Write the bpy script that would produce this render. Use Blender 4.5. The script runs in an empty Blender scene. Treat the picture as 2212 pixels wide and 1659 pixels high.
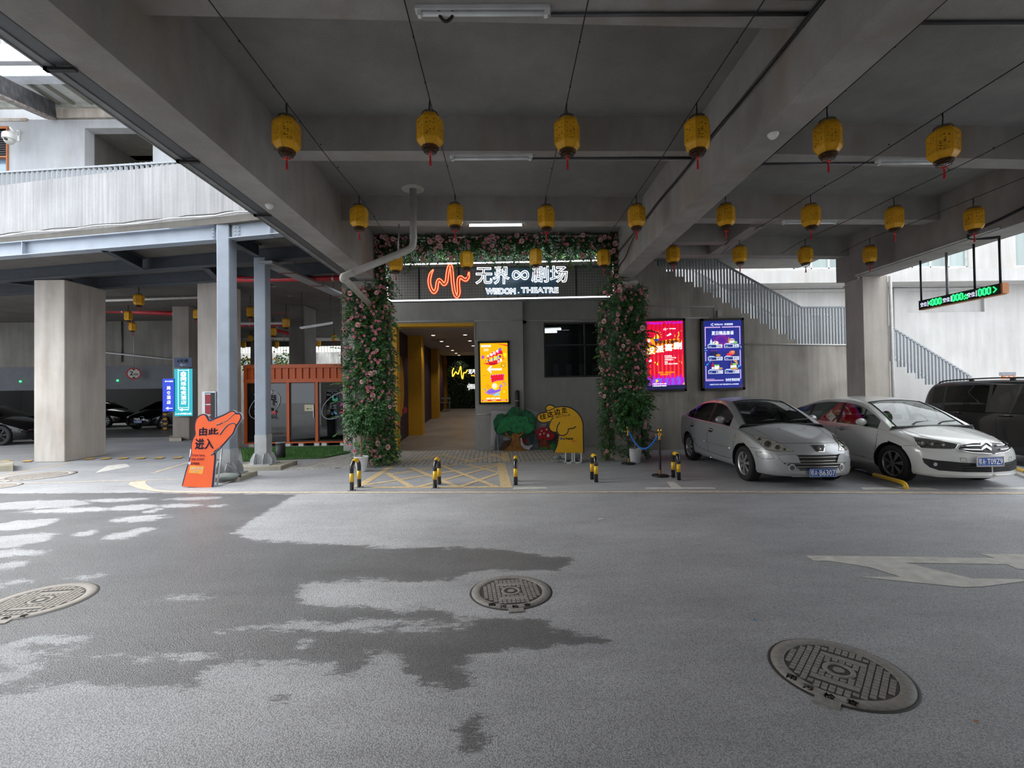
# Covered forecourt of a theatre in a concrete car-park building, overcast day.
import bpy, bmesh, math, random
import numpy as np
from mathutils import Vector, Matrix
from mathutils.bvhtree import BVHTree

S = bpy.context.scene
COL = S.collection
PI = math.pi

# ---------------------------------------------------------------- camera
FPX, PCX, PCY, CAMH = 1030.0, 1106.0, 829.5, 1.70      # focal length in px of a 2212x1659 frame, eye height
_y = np.array([-14 / FPX, -15.5 / FPX, -1.0]); _z = np.array([-.0145, 1.0, -(15.5 - .0145 * 14) / FPX])
_y /= np.linalg.norm(_y); _z /= np.linalg.norm(_z); _x = np.cross(_y, _z)
CM = np.array([_x, _y, _z])
cam_d = bpy.data.cameras.new('camera'); cam = bpy.data.objects.new('camera', cam_d); COL.objects.link(cam)
cam_d.sensor_width = 36; cam_d.sensor_fit = 'HORIZONTAL'; cam_d.lens = 36 * FPX / 2212
cam_d.clip_start = .05; cam_d.clip_end = 500
cam.matrix_world = Matrix.Translation((0, 0, CAMH)) @ Matrix(CM.tolist()).to_4x4()
S.camera = cam

# ---------------------------------------------------------------- sky, exposure
S.view_settings.view_transform = 'Standard'; S.view_settings.look = 'None'
S.view_settings.gamma = 1.0; S.view_settings.use_curve_mapping = False
S.view_settings.exposure = 0.08
wd = bpy.data.worlds.new('overcast_sky'); S.world = wd; wd.use_nodes = True
_n = wd.node_tree.nodes; _l = wd.node_tree.links; _n.clear()
_o = _n.new('ShaderNodeOutputWorld'); _b = _n.new('ShaderNodeBackground'); _b.inputs['Strength'].default_value = 3.8
_tc = _n.new('ShaderNodeTexCoord'); _sx = _n.new('ShaderNodeSeparateXYZ'); _cr = _n.new('ShaderNodeValToRGB')
_cr.color_ramp.elements[0].position = 0.0; _cr.color_ramp.elements[0].color = (.62, .66, .72, 1)
_cr.color_ramp.elements[1].position = 0.7; _cr.color_ramp.elements[1].color = (.93, .97, 1.0, 1)
_l.new(_tc.outputs['Generated'], _sx.inputs[0]); _l.new(_sx.outputs['Z'], _cr.inputs[0])
_l.new(_cr.outputs[0], _b.inputs['Color']); _l.new(_b.outputs[0], _o.inputs['Surface'])
# soft sun behind thin cloud, from the left and behind the buildings
_s = bpy.data.lights.new('cloud_sun', 'SUN'); _s.energy = 7.0; _s.angle = math.radians(55); _s.color = (1, .97, .92)
_so = bpy.data.objects.new('cloud_sun', _s); COL.objects.link(_so)
_so.rotation_euler = Vector((.78, -.22, -.58)).to_track_quat('-Z', 'Y').to_euler()

# ---------------------------------------------------------------- measuring helpers
def ray(px, py):
    d = CM @ np.array([(px - PCX) / FPX, -(py - PCY) / FPX, -1.0]); return d / d[1]
def at(px, py, Y):                       # world point at depth Y seen at a pixel of the photo
    d = ray(px, py) * Y; return Vector((d[0], d[1], d[2] + CAMH))
def gnd(px, py, z=0.0):                  # world point on the level z
    d = ray(px, py); k = (z - CAMH) / d[2]; return Vector((d[0] * k, d[1] * k, z))

# ---------------------------------------------------------------- mesh builder
class MB:
    def __init__(s):
        s.v = []; s.f = []; s.m = []; s.sm = []; s.T = None
    def add(s, vs, fs, mi=0, smooth=False):
        b = len(s.v)
        for p in vs:
            p = Vector(p)
            s.v.append(s.T @ p if s.T is not None else p)
        for f in fs:
            s.f.append([b + i for i in f]); s.m.append(mi); s.sm.append(smooth)
        return s
    def box(s, x0, x1, y0, y1, z0, z1, mi=0):
        v = [(x0, y0, z0), (x1, y0, z0), (x1, y1, z0), (x0, y1, z0), (x0, y0, z1), (x1, y0, z1), (x1, y1, z1), (x0, y1, z1)]
        return s.add(v, [(0, 3, 2, 1), (4, 5, 6, 7), (0, 1, 5, 4), (1, 2, 6, 5), (2, 3, 7, 6), (3, 0, 4, 7)], mi)
    def bbox(s, x0, x1, y0, y1, z0, z1, b=.01, mi=0):   # box with chamfered edges
        bm = bmesh.new(); bmesh.ops.create_cube(bm, size=1)
        for v in bm.verts:
            v.co = Vector(((x0 + x1) / 2 + v.co.x * (x1 - x0), (y0 + y1) / 2 + v.co.y * (y1 - y0), (z0 + z1) / 2 + v.co.z * (z1 - z0)))
        bmesh.ops.bevel(bm, geom=bm.edges[:], offset=b, segments=2, affect='EDGES', profile=.5)
        bm.verts.index_update()
        s.add([v.co.copy() for v in bm.verts], [[v.index for v in f.verts] for f in bm.faces], mi); bm.free(); return s
    def hexa(s, lo, hi, mi=0):           # lo, hi: four points each, same winding
        v = list(lo) + list(hi)
        return s.add(v, [(3, 2, 1, 0), (4, 5, 6, 7), (0, 1, 5, 4), (1, 2, 6, 5), (2, 3, 7, 6), (3, 0, 4, 7)], mi)
    def slabz(s, pts, z0, z1, mi=0):     # a plan outline raised from z0 to z1
        n = len(pts); lo = [(p[0], p[1], z0) for p in pts]; hi = [(p[0], p[1], z1) for p in pts]
        return s.add(lo + hi, [tuple(range(n - 1, -1, -1)), tuple(range(n, 2 * n))] + [(i, (i + 1) % n, n + (i + 1) % n, n + i) for i in range(n)], mi)
    def ext(s, pts, vec, mi=0, tri=False):   # any flat outline in space, thickened by vec
        n = len(pts); a = [Vector(p) for p in pts]; b = [p + Vector(vec) for p in a]
        return s.add(a + b, [tuple(range(n - 1, -1, -1)), tuple(range(n, 2 * n))] + [(i, (i + 1) % n, n + (i + 1) % n, n + i) for i in range(n)], mi)
    def beam(s, p, q, w, h, up=(0, 0, 1), mi=0):
        p = Vector(p); q = Vector(q); d = (q - p).normalized(); up = Vector(up); r = d.cross(up)
        if r.length < 1e-5: r = d.cross(Vector((0, 1, 0)))
        r.normalize(); u = r.cross(d).normalized(); a = r * (w / 2); b = u * (h / 2)
        return s.hexa([p - a - b, p + a - b, p + a + b, p - a + b], [q - a - b, q + a - b, q + a + b, q - a + b], mi)
    def tube(s, pts, r, n=8, closed=False, mi=0, smooth=True, caps=True):
        pts = [Vector(p) for p in pts]; m = len(pts); rings = []; prev = None
        rr = r if isinstance(r, (list, tuple)) else [r] * m
        for i, p in enumerate(pts):
            if closed: t = pts[(i + 1) % m] - pts[i - 1]
            else: t = pts[min(i + 1, m - 1)] - pts[max(i - 1, 0)]
            if t.length < 1e-9: t = Vector((0, 0, 1))
            t.normalize()
            if prev is None:
                a = Vector((0, 0, 1)) if abs(t.z) < .9 else Vector((1, 0, 0))
                u = t.cross(a).normalized()
            else:
                u = (prev - t * prev.dot(t))
                u = u.normalized() if u.length > 1e-6 else t.orthogonal().normalized()
            prev = u; w = t.cross(u)
            rings.append([p + (u * math.cos(2 * PI * k / n) + w * math.sin(2 * PI * k / n)) * rr[i] for k in range(n)])
        v = [q for ring in rings for q in ring]; f = []
        for i in range(m if closed else m - 1):
            j = (i + 1) % m
            for k in range(n): f.append((i * n + k, i * n + (k + 1) % n, j * n + (k + 1) % n, j * n + k))
        if caps and not closed:
            f.append(tuple(range(n - 1, -1, -1))); f.append(tuple((m - 1) * n + k for k in range(n)))
        return s.add(v, f, mi, smooth)
    def cyl(s, c, r, h, n=24, mi=0, smooth=True, axis='z', r2=None):
        r2 = r if r2 is None else r2; c = Vector(c)
        ax = {'x': Vector((1, 0, 0)), 'y': Vector((0, 1, 0)), 'z': Vector((0, 0, 1))}[axis] if isinstance(axis, str) else Vector(axis).normalized()
        u = ax.orthogonal().normalized(); w = ax.cross(u); v = []
        for q, rad in ((c, r), (c + ax * h, r2)):
            v += [q + (u * math.cos(2 * PI * k / n) + w * math.sin(2 * PI * k / n)) * rad for k in range(n)]
        s.add(v, [(k, (k + 1) % n, n + (k + 1) % n, n + k) for k in range(n)], mi, smooth)
        return s.add(v, [tuple(range(n - 1, -1, -1)), tuple(range(n, 2 * n))], mi)
    def lathe(s, prof, c=(0, 0, 0), n=24, mi=0, smooth=True, axis='z'):
        ax = {'x': Vector((1, 0, 0)), 'y': Vector((0, 1, 0)), 'z': Vector((0, 0, 1))}[axis] if isinstance(axis, str) else Vector(axis).normalized()
        u = ax.orthogonal().normalized() if axis != 'z' else Vector((1, 0, 0)); w = ax.cross(u); c = Vector(c); v = []; f = []
        for r, z in prof: v += [c + ax * z + (u * math.cos(2 * PI * k / n) + w * math.sin(2 * PI * k / n)) * r for k in range(n)]
        for i in range(len(prof) - 1):
            for k in range(n): f.append((i * n + k, i * n + (k + 1) % n, (i + 1) * n + (k + 1) % n, (i + 1) * n + k))
        return s.add(v, f, mi, smooth)
    def ball(s, c, r, n=12, mi=0):
        r = r if isinstance(r, (tuple, list)) else (r, r, r); v = []; f = []; m = max(4, n // 2)
        for i in range(m + 1):
            a = PI * i / m
            for k in range(n):
                b = 2 * PI * k / n
                v.append((c[0] + r[0] * math.sin(a) * math.cos(b), c[1] + r[1] * math.sin(a) * math.sin(b), c[2] + r[2] * math.cos(a)))
        for i in range(m):
            for k in range(n): f.append((i * n + k, (i + 1) * n + k, (i + 1) * n + (k + 1) % n, i * n + (k + 1) % n))
        return s.add(v, f, mi, True)
    def mesh(s, name):
        me = bpy.data.meshes.new(name); me.from_pydata([tuple(v) for v in s.v], [], s.f)
        me.polygons.foreach_set('material_index', s.m); me.polygons.foreach_set('use_smooth', s.sm); me.update(); return me

ROOTINV = {}
def tag(o, label=None, cat=None, group=None, kind=None):
    if label: o['label'] = label
    if cat: o['category'] = cat
    if group: o['group'] = group
    if kind: o['kind'] = kind
    return o
def thing(name, label, cat, loc=(0, 0, 0), rotz=0.0, group=None, world=False):
    """Empty at a thing's base; world=True when its parts are given in world coordinates."""
    o = bpy.data.objects.new(name, None); COL.objects.link(o); o.location = loc; o.rotation_euler = (0, 0, rotz); o.empty_display_size = .1
    if world: ROOTINV[o.name] = (Matrix.Translation(loc) @ Matrix.Rotation(rotz, 4, 'Z')).inverted()
    return tag(o, label, cat, group)
def link_mesh(name, me, mats, parent=None):
    o = bpy.data.objects.new(name, me); COL.objects.link(o)
    for m in (mats if isinstance(mats, (list, tuple)) else [mats]): me.materials.append(m)
    if parent is not None:
        o.parent = parent
        if parent.name in ROOTINV: o.matrix_parent_inverse = ROOTINV[parent.name]
    return o
def obj(name, mb, mats, parent=None, label=None, weld=False):
    me = mb.mesh(name)
    if weld:
        bm = bmesh.new(); bm.from_mesh(me); bmesh.ops.remove_doubles(bm, verts=bm.verts, dist=1e-5)
        bmesh.ops.recalc_face_normals(bm, faces=bm.faces); bm.to_mesh(me); bm.free()
    o = link_mesh(name, me, mats, parent)
    if label: o['label'] = label
    return o
def struct(name, mb, mats, label, cat): return tag(obj(name, mb, mats), label, cat, None, 'structure')
def kids(o): return [c for c in COL.objects if c.parent is o]
def dup(root, loc, rotz=None, label=None, group=None):
    r = root.copy(); COL.objects.link(r); r.location = loc
    if rotz is not None: r.rotation_euler = (0, 0, rotz)
    if label: r['label'] = label
    if group: r['group'] = group
    for c in list(root.children):
        k = c.copy(); COL.objects.link(k); k.parent = r
        for g in c.children:
            h = g.copy(); COL.objects.link(h); h.parent = k
    return r

# ---------------------------------------------------------------- materials
MATS = {}
def _base(name):
    m = bpy.data.materials.new(name); m.use_nodes = True; nt = m.node_tree
    return m, nt, nt.nodes['Principled BSDF']
def mat(name, col, rough=.5, metal=0.0, var=.10, scale=6.0, bump=0.0, bscale=60.0, coat=0.0, emit=None, estr=1.0, spec=.5, stretch=(1, 1, 1), trans=0.0, ior=1.45, sss=0.0):
    if name in MATS: return MATS[name]
    m, nt, b = _base(name); N = nt.nodes; L = nt.links
    tc = N.new('ShaderNodeTexCoord'); mp = N.new('ShaderNodeMapping'); mp.inputs['Scale'].default_value = stretch
    L.new(tc.outputs['Object'], mp.inputs[0])
    nz = N.new('ShaderNodeTexNoise'); nz.inputs['Scale'].default_value = scale; nz.inputs['Detail'].default_value = 5
    L.new(mp.outputs[0], nz.inputs['Vector'])
    rp = N.new('ShaderNodeMapRange'); rp.inputs[1].default_value = .3; rp.inputs[2].default_value = .7; rp.inputs[3].default_value = 1 - var; rp.inputs[4].default_value = 1 + var
    L.new(nz.outputs['Fac'], rp.inputs[0])
    mx = N.new('ShaderNodeVectorMath'); mx.operation = 'SCALE'; mx.inputs[0].default_value = col[:3]
    L.new(rp.outputs[0], mx.inputs['Scale']); L.new(mx.outputs[0], b.inputs['Base Color'])
    b.inputs['Roughness'].default_value = rough; b.inputs['Metallic'].default_value = metal; b.inputs['Specular IOR Level'].default_value = spec
    b.inputs['Coat Weight'].default_value = coat; b.inputs['Coat Roughness'].default_value = .03
    b.inputs['Transmission Weight'].default_value = trans; b.inputs['IOR'].default_value = ior
    if sss: b.inputs['Subsurface Weight'].default_value = sss
    if emit is not None:
        b.inputs['Emission Color'].default_value = (*emit[:3], 1); b.inputs['Emission Strength'].default_value = estr
    if bump:
        n2 = N.new('ShaderNodeTexNoise'); n2.inputs['Scale'].default_value = bscale; n2.inputs['Detail'].default_value = 4
        L.new(mp.outputs[0], n2.inputs['Vector'])
        bp = N.new('ShaderNodeBump'); bp.inputs['Strength'].default_value = bump; bp.inputs['Distance'].default_value = .01
        L.new(n2.outputs['Fac'], bp.inputs['Height']); L.new(bp.outputs[0], b.inputs['Normal'])
    MATS[name] = m; return m
def glow(name, col, strength):           # lit surface: lamp, screen, neon
    return mat(name, tuple(c * .2 for c in col), rough=.4, var=.03, emit=col, estr=strength)
def concrete(name, col, streak=.12, blotch=.12, fine=.05, stain=(.22, .16, .11), stain_amt=0.0, rough=.85, zs=.12, ssc=5):
    if name in MATS: return MATS[name]
    m, nt, b = _base(name); N = nt.nodes; L = nt.links
    g = N.new('ShaderNodeNewGeometry')
    def noise(scale, sc=(1, 1, 1), det=5):
        mp = N.new('ShaderNodeMapping'); mp.inputs['Scale'].default_value = sc; L.new(g.outputs['Position'], mp.inputs[0])
        n = N.new('ShaderNodeTexNoise'); n.inputs['Scale'].default_value = scale; n.inputs['Detail'].default_value = det; L.new(mp.outputs[0], n.inputs['Vector']); return n.outputs['Fac']
    def rng(s, a, c, lo=.3, hi=.7):
        r = N.new('ShaderNodeMapRange'); r.inputs[1].default_value = lo; r.inputs[2].default_value = hi; r.inputs[3].default_value = a; r.inputs[4].default_value = c; L.new(s, r.inputs[0]); return r.outputs[0]
    def mul(a, c):
        q = N.new('ShaderNodeMath'); q.operation = 'MULTIPLY'; L.new(a, q.inputs[0]); L.new(c, q.inputs[1]); return q.outputs[0]
    k = mul(mul(rng(noise(.9), 1 - blotch, 1 + blotch), rng(noise(ssc, (1, 1, zs)), 1 - streak, 1 + streak)), rng(noise(40), 1 - fine, 1 + fine))
    v = N.new('ShaderNodeVectorMath'); v.operation = 'SCALE'; v.inputs[0].default_value = col; L.new(k, v.inputs['Scale'])
    out = v.outputs[0]
    if stain_amt:
        x = N.new('ShaderNodeMix'); x.data_type = 'RGBA'; x.inputs[7].default_value = (*stain, 1); L.new(out, x.inputs[6])
        L.new(rng(mul(noise(2.2, (1, 1, .25)), noise(.7)), 0, stain_amt, .24, .42), x.inputs[0]); out = x.outputs[2]
    L.new(out, b.inputs['Base Color']); b.inputs['Roughness'].default_value = rough; b.inputs['Specular IOR Level'].default_value = .25
    bp = N.new('ShaderNodeBump'); bp.inputs['Strength'].default_value = .15; bp.inputs['Distance'].default_value = .01
    L.new(noise(25), bp.inputs['Height']); L.new(bp.outputs[0], b.inputs['Normal'])
    MATS[name] = m; return m

def thin_glass(name, tint, refl=1.5, rough=.01):
    if name in MATS: return MATS[name]
    m, nt, b = _base(name); N = nt.nodes; L = nt.links; N.remove(b); out = N['Material Output']
    tr = N.new('ShaderNodeBsdfTransparent'); tr.inputs[0].default_value = (*tint, 1); gl = N.new('ShaderNodeBsdfGlossy'); gl.inputs['Roughness'].default_value = rough
    fr = N.new('ShaderNodeFresnel'); fr.inputs[0].default_value = refl; mx = N.new('ShaderNodeMixShader')
    L.new(fr.outputs[0], mx.inputs[0]); L.new(tr.outputs[0], mx.inputs[1]); L.new(gl.outputs[0], mx.inputs[2]); L.new(mx.outputs[0], out.inputs[0]); MATS[name] = m; return m

# ---------------------------------------------------------------- lettering
def text_mesh(s, bold=0.0, neon=0.0, shear=0.0, thick=0.0, space=1.0):
    if any(ord(c) > 0x2e80 for c in s): extra = max(0, min(bold, .032) - .009); bold = min(bold, .009)
    else: extra = 0
    cu = bpy.data.curves.new('lettering', 'FONT'); cu.body = s; cu.size = 1; cu.offset = bold; cu.shear = shear; cu.space_character = space
    cu.resolution_u = 3
    if neon: cu.fill_mode = 'NONE'; cu.bevel_depth = neon; cu.bevel_resolution = 1
    else: cu.extrude = thick
    o = bpy.data.objects.new('lettering', cu); COL.objects.link(o)
    dg = bpy.context.evaluated_depsgraph_get(); me = bpy.data.meshes.new_from_object(o.evaluated_get(dg))
    bpy.data.objects.remove(o); bpy.data.curves.remove(cu)
    if extra and not neon:           # heavier strokes: the same glyphs laid again slightly to each side
        bm = bmesh.new()
        for dx, dy in ((0, 0), (1, 0), (-1, 0), (0, 1), (0, -1)):
            n0 = len(bm.verts); bm.from_mesh(me); bm.verts.ensure_lookup_table()
            for v in bm.verts[n0:]: v.co.x += dx * extra; v.co.y += dy * extra
        bm.to_mesh(me); bm.free()
    return me
def text(s, o, ux, uy, mats, parent=None, name='lettering', w=None, h=None, bold=0.0, neon=0.0, off=.003, shear=0.0, thick=0.0, align='L', space=1.0):
    """Lettering whose box has its lower left corner at o, runs along ux and up uy, scaled to width w and/or height h."""
    ux = Vector(ux).normalized(); uy = Vector(uy); uy = (uy - ux * uy.dot(ux)).normalized() if not shear else uy.normalized()
    nz = ux.cross(uy).normalized(); me = text_mesh(s, bold, 0 if not neon else neon, shear, thick, space)
    co = np.empty(len(me.vertices) * 3); me.vertices.foreach_get('co', co); co = co.reshape(-1, 3)
    if len(co) == 0: return None
    lo = co.min(0); hi = co.max(0); bw, bh = max(hi[0] - lo[0], 1e-6), max(hi[1] - lo[1], 1e-6)
    kx = (w / bw) if w else None; ky = (h / bh) if h else None
    if kx is None: kx = ky
    if ky is None: ky = kx
    kz = (kx + ky) / 2; x0 = -bw * kx / 2 if align == 'C' else 0
    R = np.array([list(ux), list(uy), list(nz)])
    q = np.stack([(co[:, 0] - lo[0]) * kx + x0, (co[:, 1] - lo[1]) * ky, (co[:, 2] - (lo[2] if not neon else 0)) * kz + off], 1) @ R + np.array(list(o))
    me.vertices.foreach_set('co', q.astype(np.float32).ravel()); me.update(); me.materials.clear()
    return link_mesh(name, me, mats, parent)

def smooth_path(pts, n=8, closed=False):
    """Catmull-Rom through the points."""
    P = [Vector(p) for p in pts]; m = len(P); out = []
    for i in range(m if closed else m - 1):
        a, b, c, d = (P[(i - 1) % m] if closed or i > 0 else P[0], P[i], P[(i + 1) % m], P[(i + 2) % m] if closed or i + 2 < m else P[-1])
        for k in range(n):
            t = k / n
            out.append(.5 * ((2 * b) + (c - a) * t + (2 * a - 5 * b + 4 * c - d) * t * t + (3 * b - a - 3 * c + d) * t ** 3))
    if not closed: out.append(P[-1])
    return out
class Frame:
    """A flat local frame measured from four photo corners seen at known depth: (u, v) in 0..1 -> point."""
    def __init__(s, o, x, y): s.o = Vector(o); s.x = Vector(x); s.y = Vector(y); s.n = s.x.cross(s.y).normalized()
    def __call__(s, u, v, d=0.0): return s.o + s.x * u + s.y * v + s.n * d
def flat(mb, pts, fr, d0, d1, mi=0):     # outline in a Frame's (u, v), from depth d0 to d1 in front of it
    a = [fr(u, v, d0) for u, v in pts]; return mb.ext(a, fr.n * (d1 - d0), mi)
# ================================================================ large structure
C_CEIL = concrete('ceiling_concrete', (.225, .217, .206), streak=.05, blotch=.16, zs=1)
C_BEAM = concrete('beam_concrete', (.31, .295, .28), streak=.08, blotch=.16, stain=(.24, .17, .12), stain_amt=.5, zs=.4)
C_COL = concrete('column_concrete', (.50, .46, .42), streak=.12, blotch=.10, stain=(.20, .15, .10), stain_amt=.35)
C_WALL = concrete('wall_concrete', (.34, .33, .312), streak=.05, blotch=.10, fine=.06, ssc=9, zs=.3)
C_STAIR = concrete('stair_concrete', (.34, .315, .28), streak=.13, blotch=.12, zs=.06, ssc=9, stain=(.10, .085, .07), stain_amt=.6)
C_LIGHT = concrete('pale_render', (.44, .43, .415), streak=.06, blotch=.08)
C_PARA = concrete('ramp_concrete', (.32, .322, .33), streak=.17, blotch=.14, zs=.03, ssc=17)
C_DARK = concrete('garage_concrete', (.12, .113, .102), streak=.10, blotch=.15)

# ---- ground with wet patches
def polydist(P, poly):
    """signed distance, positive inside"""
    q = np.array([[p[0], p[1]] for p in poly]); n = len(q); d = np.full(len(P), 1e9); ins = np.zeros(len(P), bool)
    for i in range(n):
        a = q[i]; b = q[(i + 1) % n]; ab = b - a; t = np.clip(((P - a) @ ab) / max(ab @ ab, 1e-9), 0, 1)
        d = np.minimum(d, np.linalg.norm(P - a - t[:, None] * ab, axis=1))
        c = ((a[1] > P[:, 1]) != (b[1] > P[:, 1])) & (P[:, 0] < (b[0] - a[0]) * (P[:, 1] - a[1]) / (b[1] - a[1] + 1e-12) + a[0]); ins ^= c
    return np.where(ins, d, -d)
WET = [[(-900, 1068), (0, 1066), (300, 1064), (430, 1066), (640, 1068), (610, 1085), (572, 1108), (520, 1140), (505, 1152), (560, 1166), (640, 1172), (740, 1176), (850, 1184), (1000, 1183), (1100, 1186), (1140, 1195), (1240, 1207), (1235, 1218), (1210, 1232), (1060, 1232), (1010, 1240), (970, 1254), (900, 1256), (800, 1252), (720, 1256), (660, 1262), (640, 1283), (650, 1300), (700, 1310), (780, 1308), (850, 1317), (950, 1318), (1010, 1335), (1150, 1335), (1185, 1340), (1205, 1362), (1290, 1371), (1320, 1385), (1240, 1392), (1190, 1402), (1100, 1404), (1030, 1415), (1000, 1440), (1030, 1478), (980, 1484), (920, 1483), (880, 1455), (872, 1428), (840, 1408), (790, 1412), (800, 1440), (760, 1456), (720, 1448), (700, 1434), (640, 1428), (560, 1432), (470, 1430), (435, 1452), (455, 1468), (420, 1482), (330, 1488), (215, 1482), (170, 1475), (90, 1485), (0, 1500), (-900, 1520)],
       [(985, 1580), (1000, 1560), (1025, 1549), (1050, 1560), (1064, 1580), (1055, 1600), (1030, 1616), (1000, 1615), (986, 1600)],
       [(583, 1510), (595, 1505), (620, 1507), (612, 1518), (595, 1522)]]
DRY = [(30, 1168, 65, 16), (70, 1090, 110, 9), (50, 1133, 55, 12), (20, 1195, 60, 8), (20, 1222, 30, 9), (150, 1102, 80, 5), (262, 1157, 32, 8), (300, 1120, 48, 7), (290, 1096, 45, 6), (385, 1092, 40, 4), (250, 1080, 60, 3.5), (420, 1077, 50, 3), (185, 1152, 16, 6), (95, 1381, 42, 10), (150, 1385, 32, 9), (40, 1420, 70, 12), (10, 1405, 30, 22), (25, 1460, 45, 16), (373, 1419, 55, 5), (395, 1290, 30, 5), (305, 1145, 22, 5), (330, 1103, 12, 4),
       (760, 1351, 175, 9), (880, 1356, 60, 6), (655, 1388, 10, 5), (470, 1092, 15, 3), (20, 1260, 25, 6), (190, 1245, 20, 4)]
def build_floor():
    x0, x1, y0, y1 = -13.0, 10.0, 1.2, 12.0
    nx, ny = 575, 330
    xs = np.linspace(x0, x1, nx); t = np.linspace(0, 1, ny); ys = y0 + (y1 - y0) * t ** 1.5
    X, Y = np.meshgrid(xs, ys); P = np.stack([X.ravel(), Y.ravel()], 1)
    sd = np.full(len(P), -1.0)
    for poly in WET: sd = np.maximum(sd, polydist(P, [gnd(*p) for p in poly]))
    for cx, cy, rx, ry in DRY:
        c = gnd(cx, cy); ax = abs(gnd(cx + rx, cy).x - c.x); ay = abs(gnd(cx, cy - ry).y - gnd(cx, cy + ry).y) / 2
        e = np.hypot((P[:, 0] - c.x) / ax, (P[:, 1] - c.y) / ay); sd = np.minimum(sd, (e - 1) * min(ax, ay))
    sd = np.clip(sd, -1, 1)
    N = len(P); co = np.zeros((N + 4, 3)); co[:N, :2] = P; B = 60
    co[N:] = [(-B, -B, 0), (B, -B, 0), (B, B, 0), (-B, B, 0)]
    i = np.arange((nx - 1) * (ny - 1)); r = i // (nx - 1); c = i % (nx - 1); a = r * nx + c
    F = np.stack([a, a + 1, a + nx + 1, a + nx], 1).tolist()
    bl, br, tl, tr = 0, nx - 1, (ny - 1) * nx, ny * nx - 1
    F += [[N, N + 1] + list(range(br, bl - 1, -1)), [N + 1, N + 2] + [k * nx + nx - 1 for k in range(ny - 1, -1, -1)],
          [N + 2, N + 3] + list(range(tl, tr + 1)), [N + 3, N] + [k * nx for k in range(ny)]]
    me = bpy.data.meshes.new('floor'); me.from_pydata(co.tolist(), [], F)
    at_ = me.attributes.new('wet', 'FLOAT', 'POINT'); at_.data.foreach_set('value', np.concatenate([sd, np.full(4, -1.0)]).astype(np.float32)); me.update()
    return tag(link_mesh('floor', me, asphalt()), 'grey asphalt forecourt with wet patches', 'ground', None, 'structure')
def asphalt():
    m, nt, b = _base('asphalt'); N = nt.nodes; L = nt.links
    g = N.new('ShaderNodeNewGeometry')
    def noise(scale, sc=(1, 1, 1), det=6, rough=.6):
        mp = N.new('ShaderNodeMapping'); mp.inputs['Scale'].default_value = sc; L.new(g.outputs['Position'], mp.inputs[0])
        n = N.new('ShaderNodeTexNoise'); n.inputs['Scale'].default_value = scale; n.inputs['Detail'].default_value = det; n.inputs['Roughness'].default_value = rough; L.new(mp.outputs[0], n.inputs['Vector']); return n.outputs['Fac']
    def rng(s, a, c, lo=.3, hi=.7, it='LINEAR'):
        r = N.new('ShaderNodeMapRange'); r.interpolation_type = it; r.inputs[1].default_value = lo; r.inputs[2].default_value = hi; r.inputs[3].default_value = a; r.inputs[4].default_value = c; L.new(s, r.inputs[0]); return r.outputs[0]
    def op(o, a, c):
        q = N.new('ShaderNodeMath'); q.operation = o
        for k, s in ((0, a), (1, c)):
            if isinstance(s, (int, float)): q.inputs[k].default_value = s
            else: L.new(s, q.inputs[k])
        return q.outputs[0]
    at_ = N.new('ShaderNodeAttribute'); at_.attribute_name = 'wet'
    ragged = op('ADD', at_.outputs['Fac'], rng(noise(7, (.6, 1.4, 1), 10, .75), -.10, .10))
    ragged = op('ADD', ragged, rng(noise(32, (.6, 1.4, 1), 6, .7), -.035, .035))
    wet = rng(ragged, 0, 1, -.025, .035, 'SMOOTHSTEP')
    vo = N.new('ShaderNodeTexVoronoi'); vo.inputs['Scale'].default_value = 125; L.new(g.outputs['Position'], vo.inputs['Vector'])
    stones = rng(vo.outputs['Distance'], 1.28, .62, .1, .75)
    tone = op('MULTIPLY', op('MULTIPLY', rng(noise(.5, (1, 2, 1)), .82, 1.16), rng(noise(140), .68, 1.36)), stones)
    tone = op('MULTIPLY', tone, rng(noise(3.5, (.5, 1.6, 1)), .92, 1.08))
    tone = op('MULTIPLY', tone, rng(wet, 1.0, .40, 0, 1))
    v = N.new('ShaderNodeVectorMath'); v.operation = 'SCALE'; v.inputs[0].default_value = (.37, .376, .395); L.new(tone, v.inputs['Scale'])
    # pale grit
    sp = N.new('ShaderNodeMix'); sp.data_type = 'RGBA'; sp.inputs[7].default_value = (.5, .48, .45, 1); L.new(v.outputs[0], sp.inputs[6])
    L.new(rng(noise(210, det=2), 0, .8, .70, .76), sp.inputs[0]); L.new(sp.outputs[2], b.inputs['Base Color'])
    L.new(rng(wet, .55, .42, 0, 1), b.inputs['Roughness']); b.inputs['Specular IOR Level'].default_value = .5
    bp = N.new('ShaderNodeBump'); bp.inputs['Distance'].default_value = .0045; L.new(rng(wet, .75, .55, 0, 1), bp.inputs['Strength'])
    L.new(op('ADD', vo.outputs['Distance'], op('MULTIPLY', noise(60), .8)), bp.inputs['Height']); L.new(bp.outputs[0], b.inputs['Normal'])
    return m
build_floor()

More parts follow.
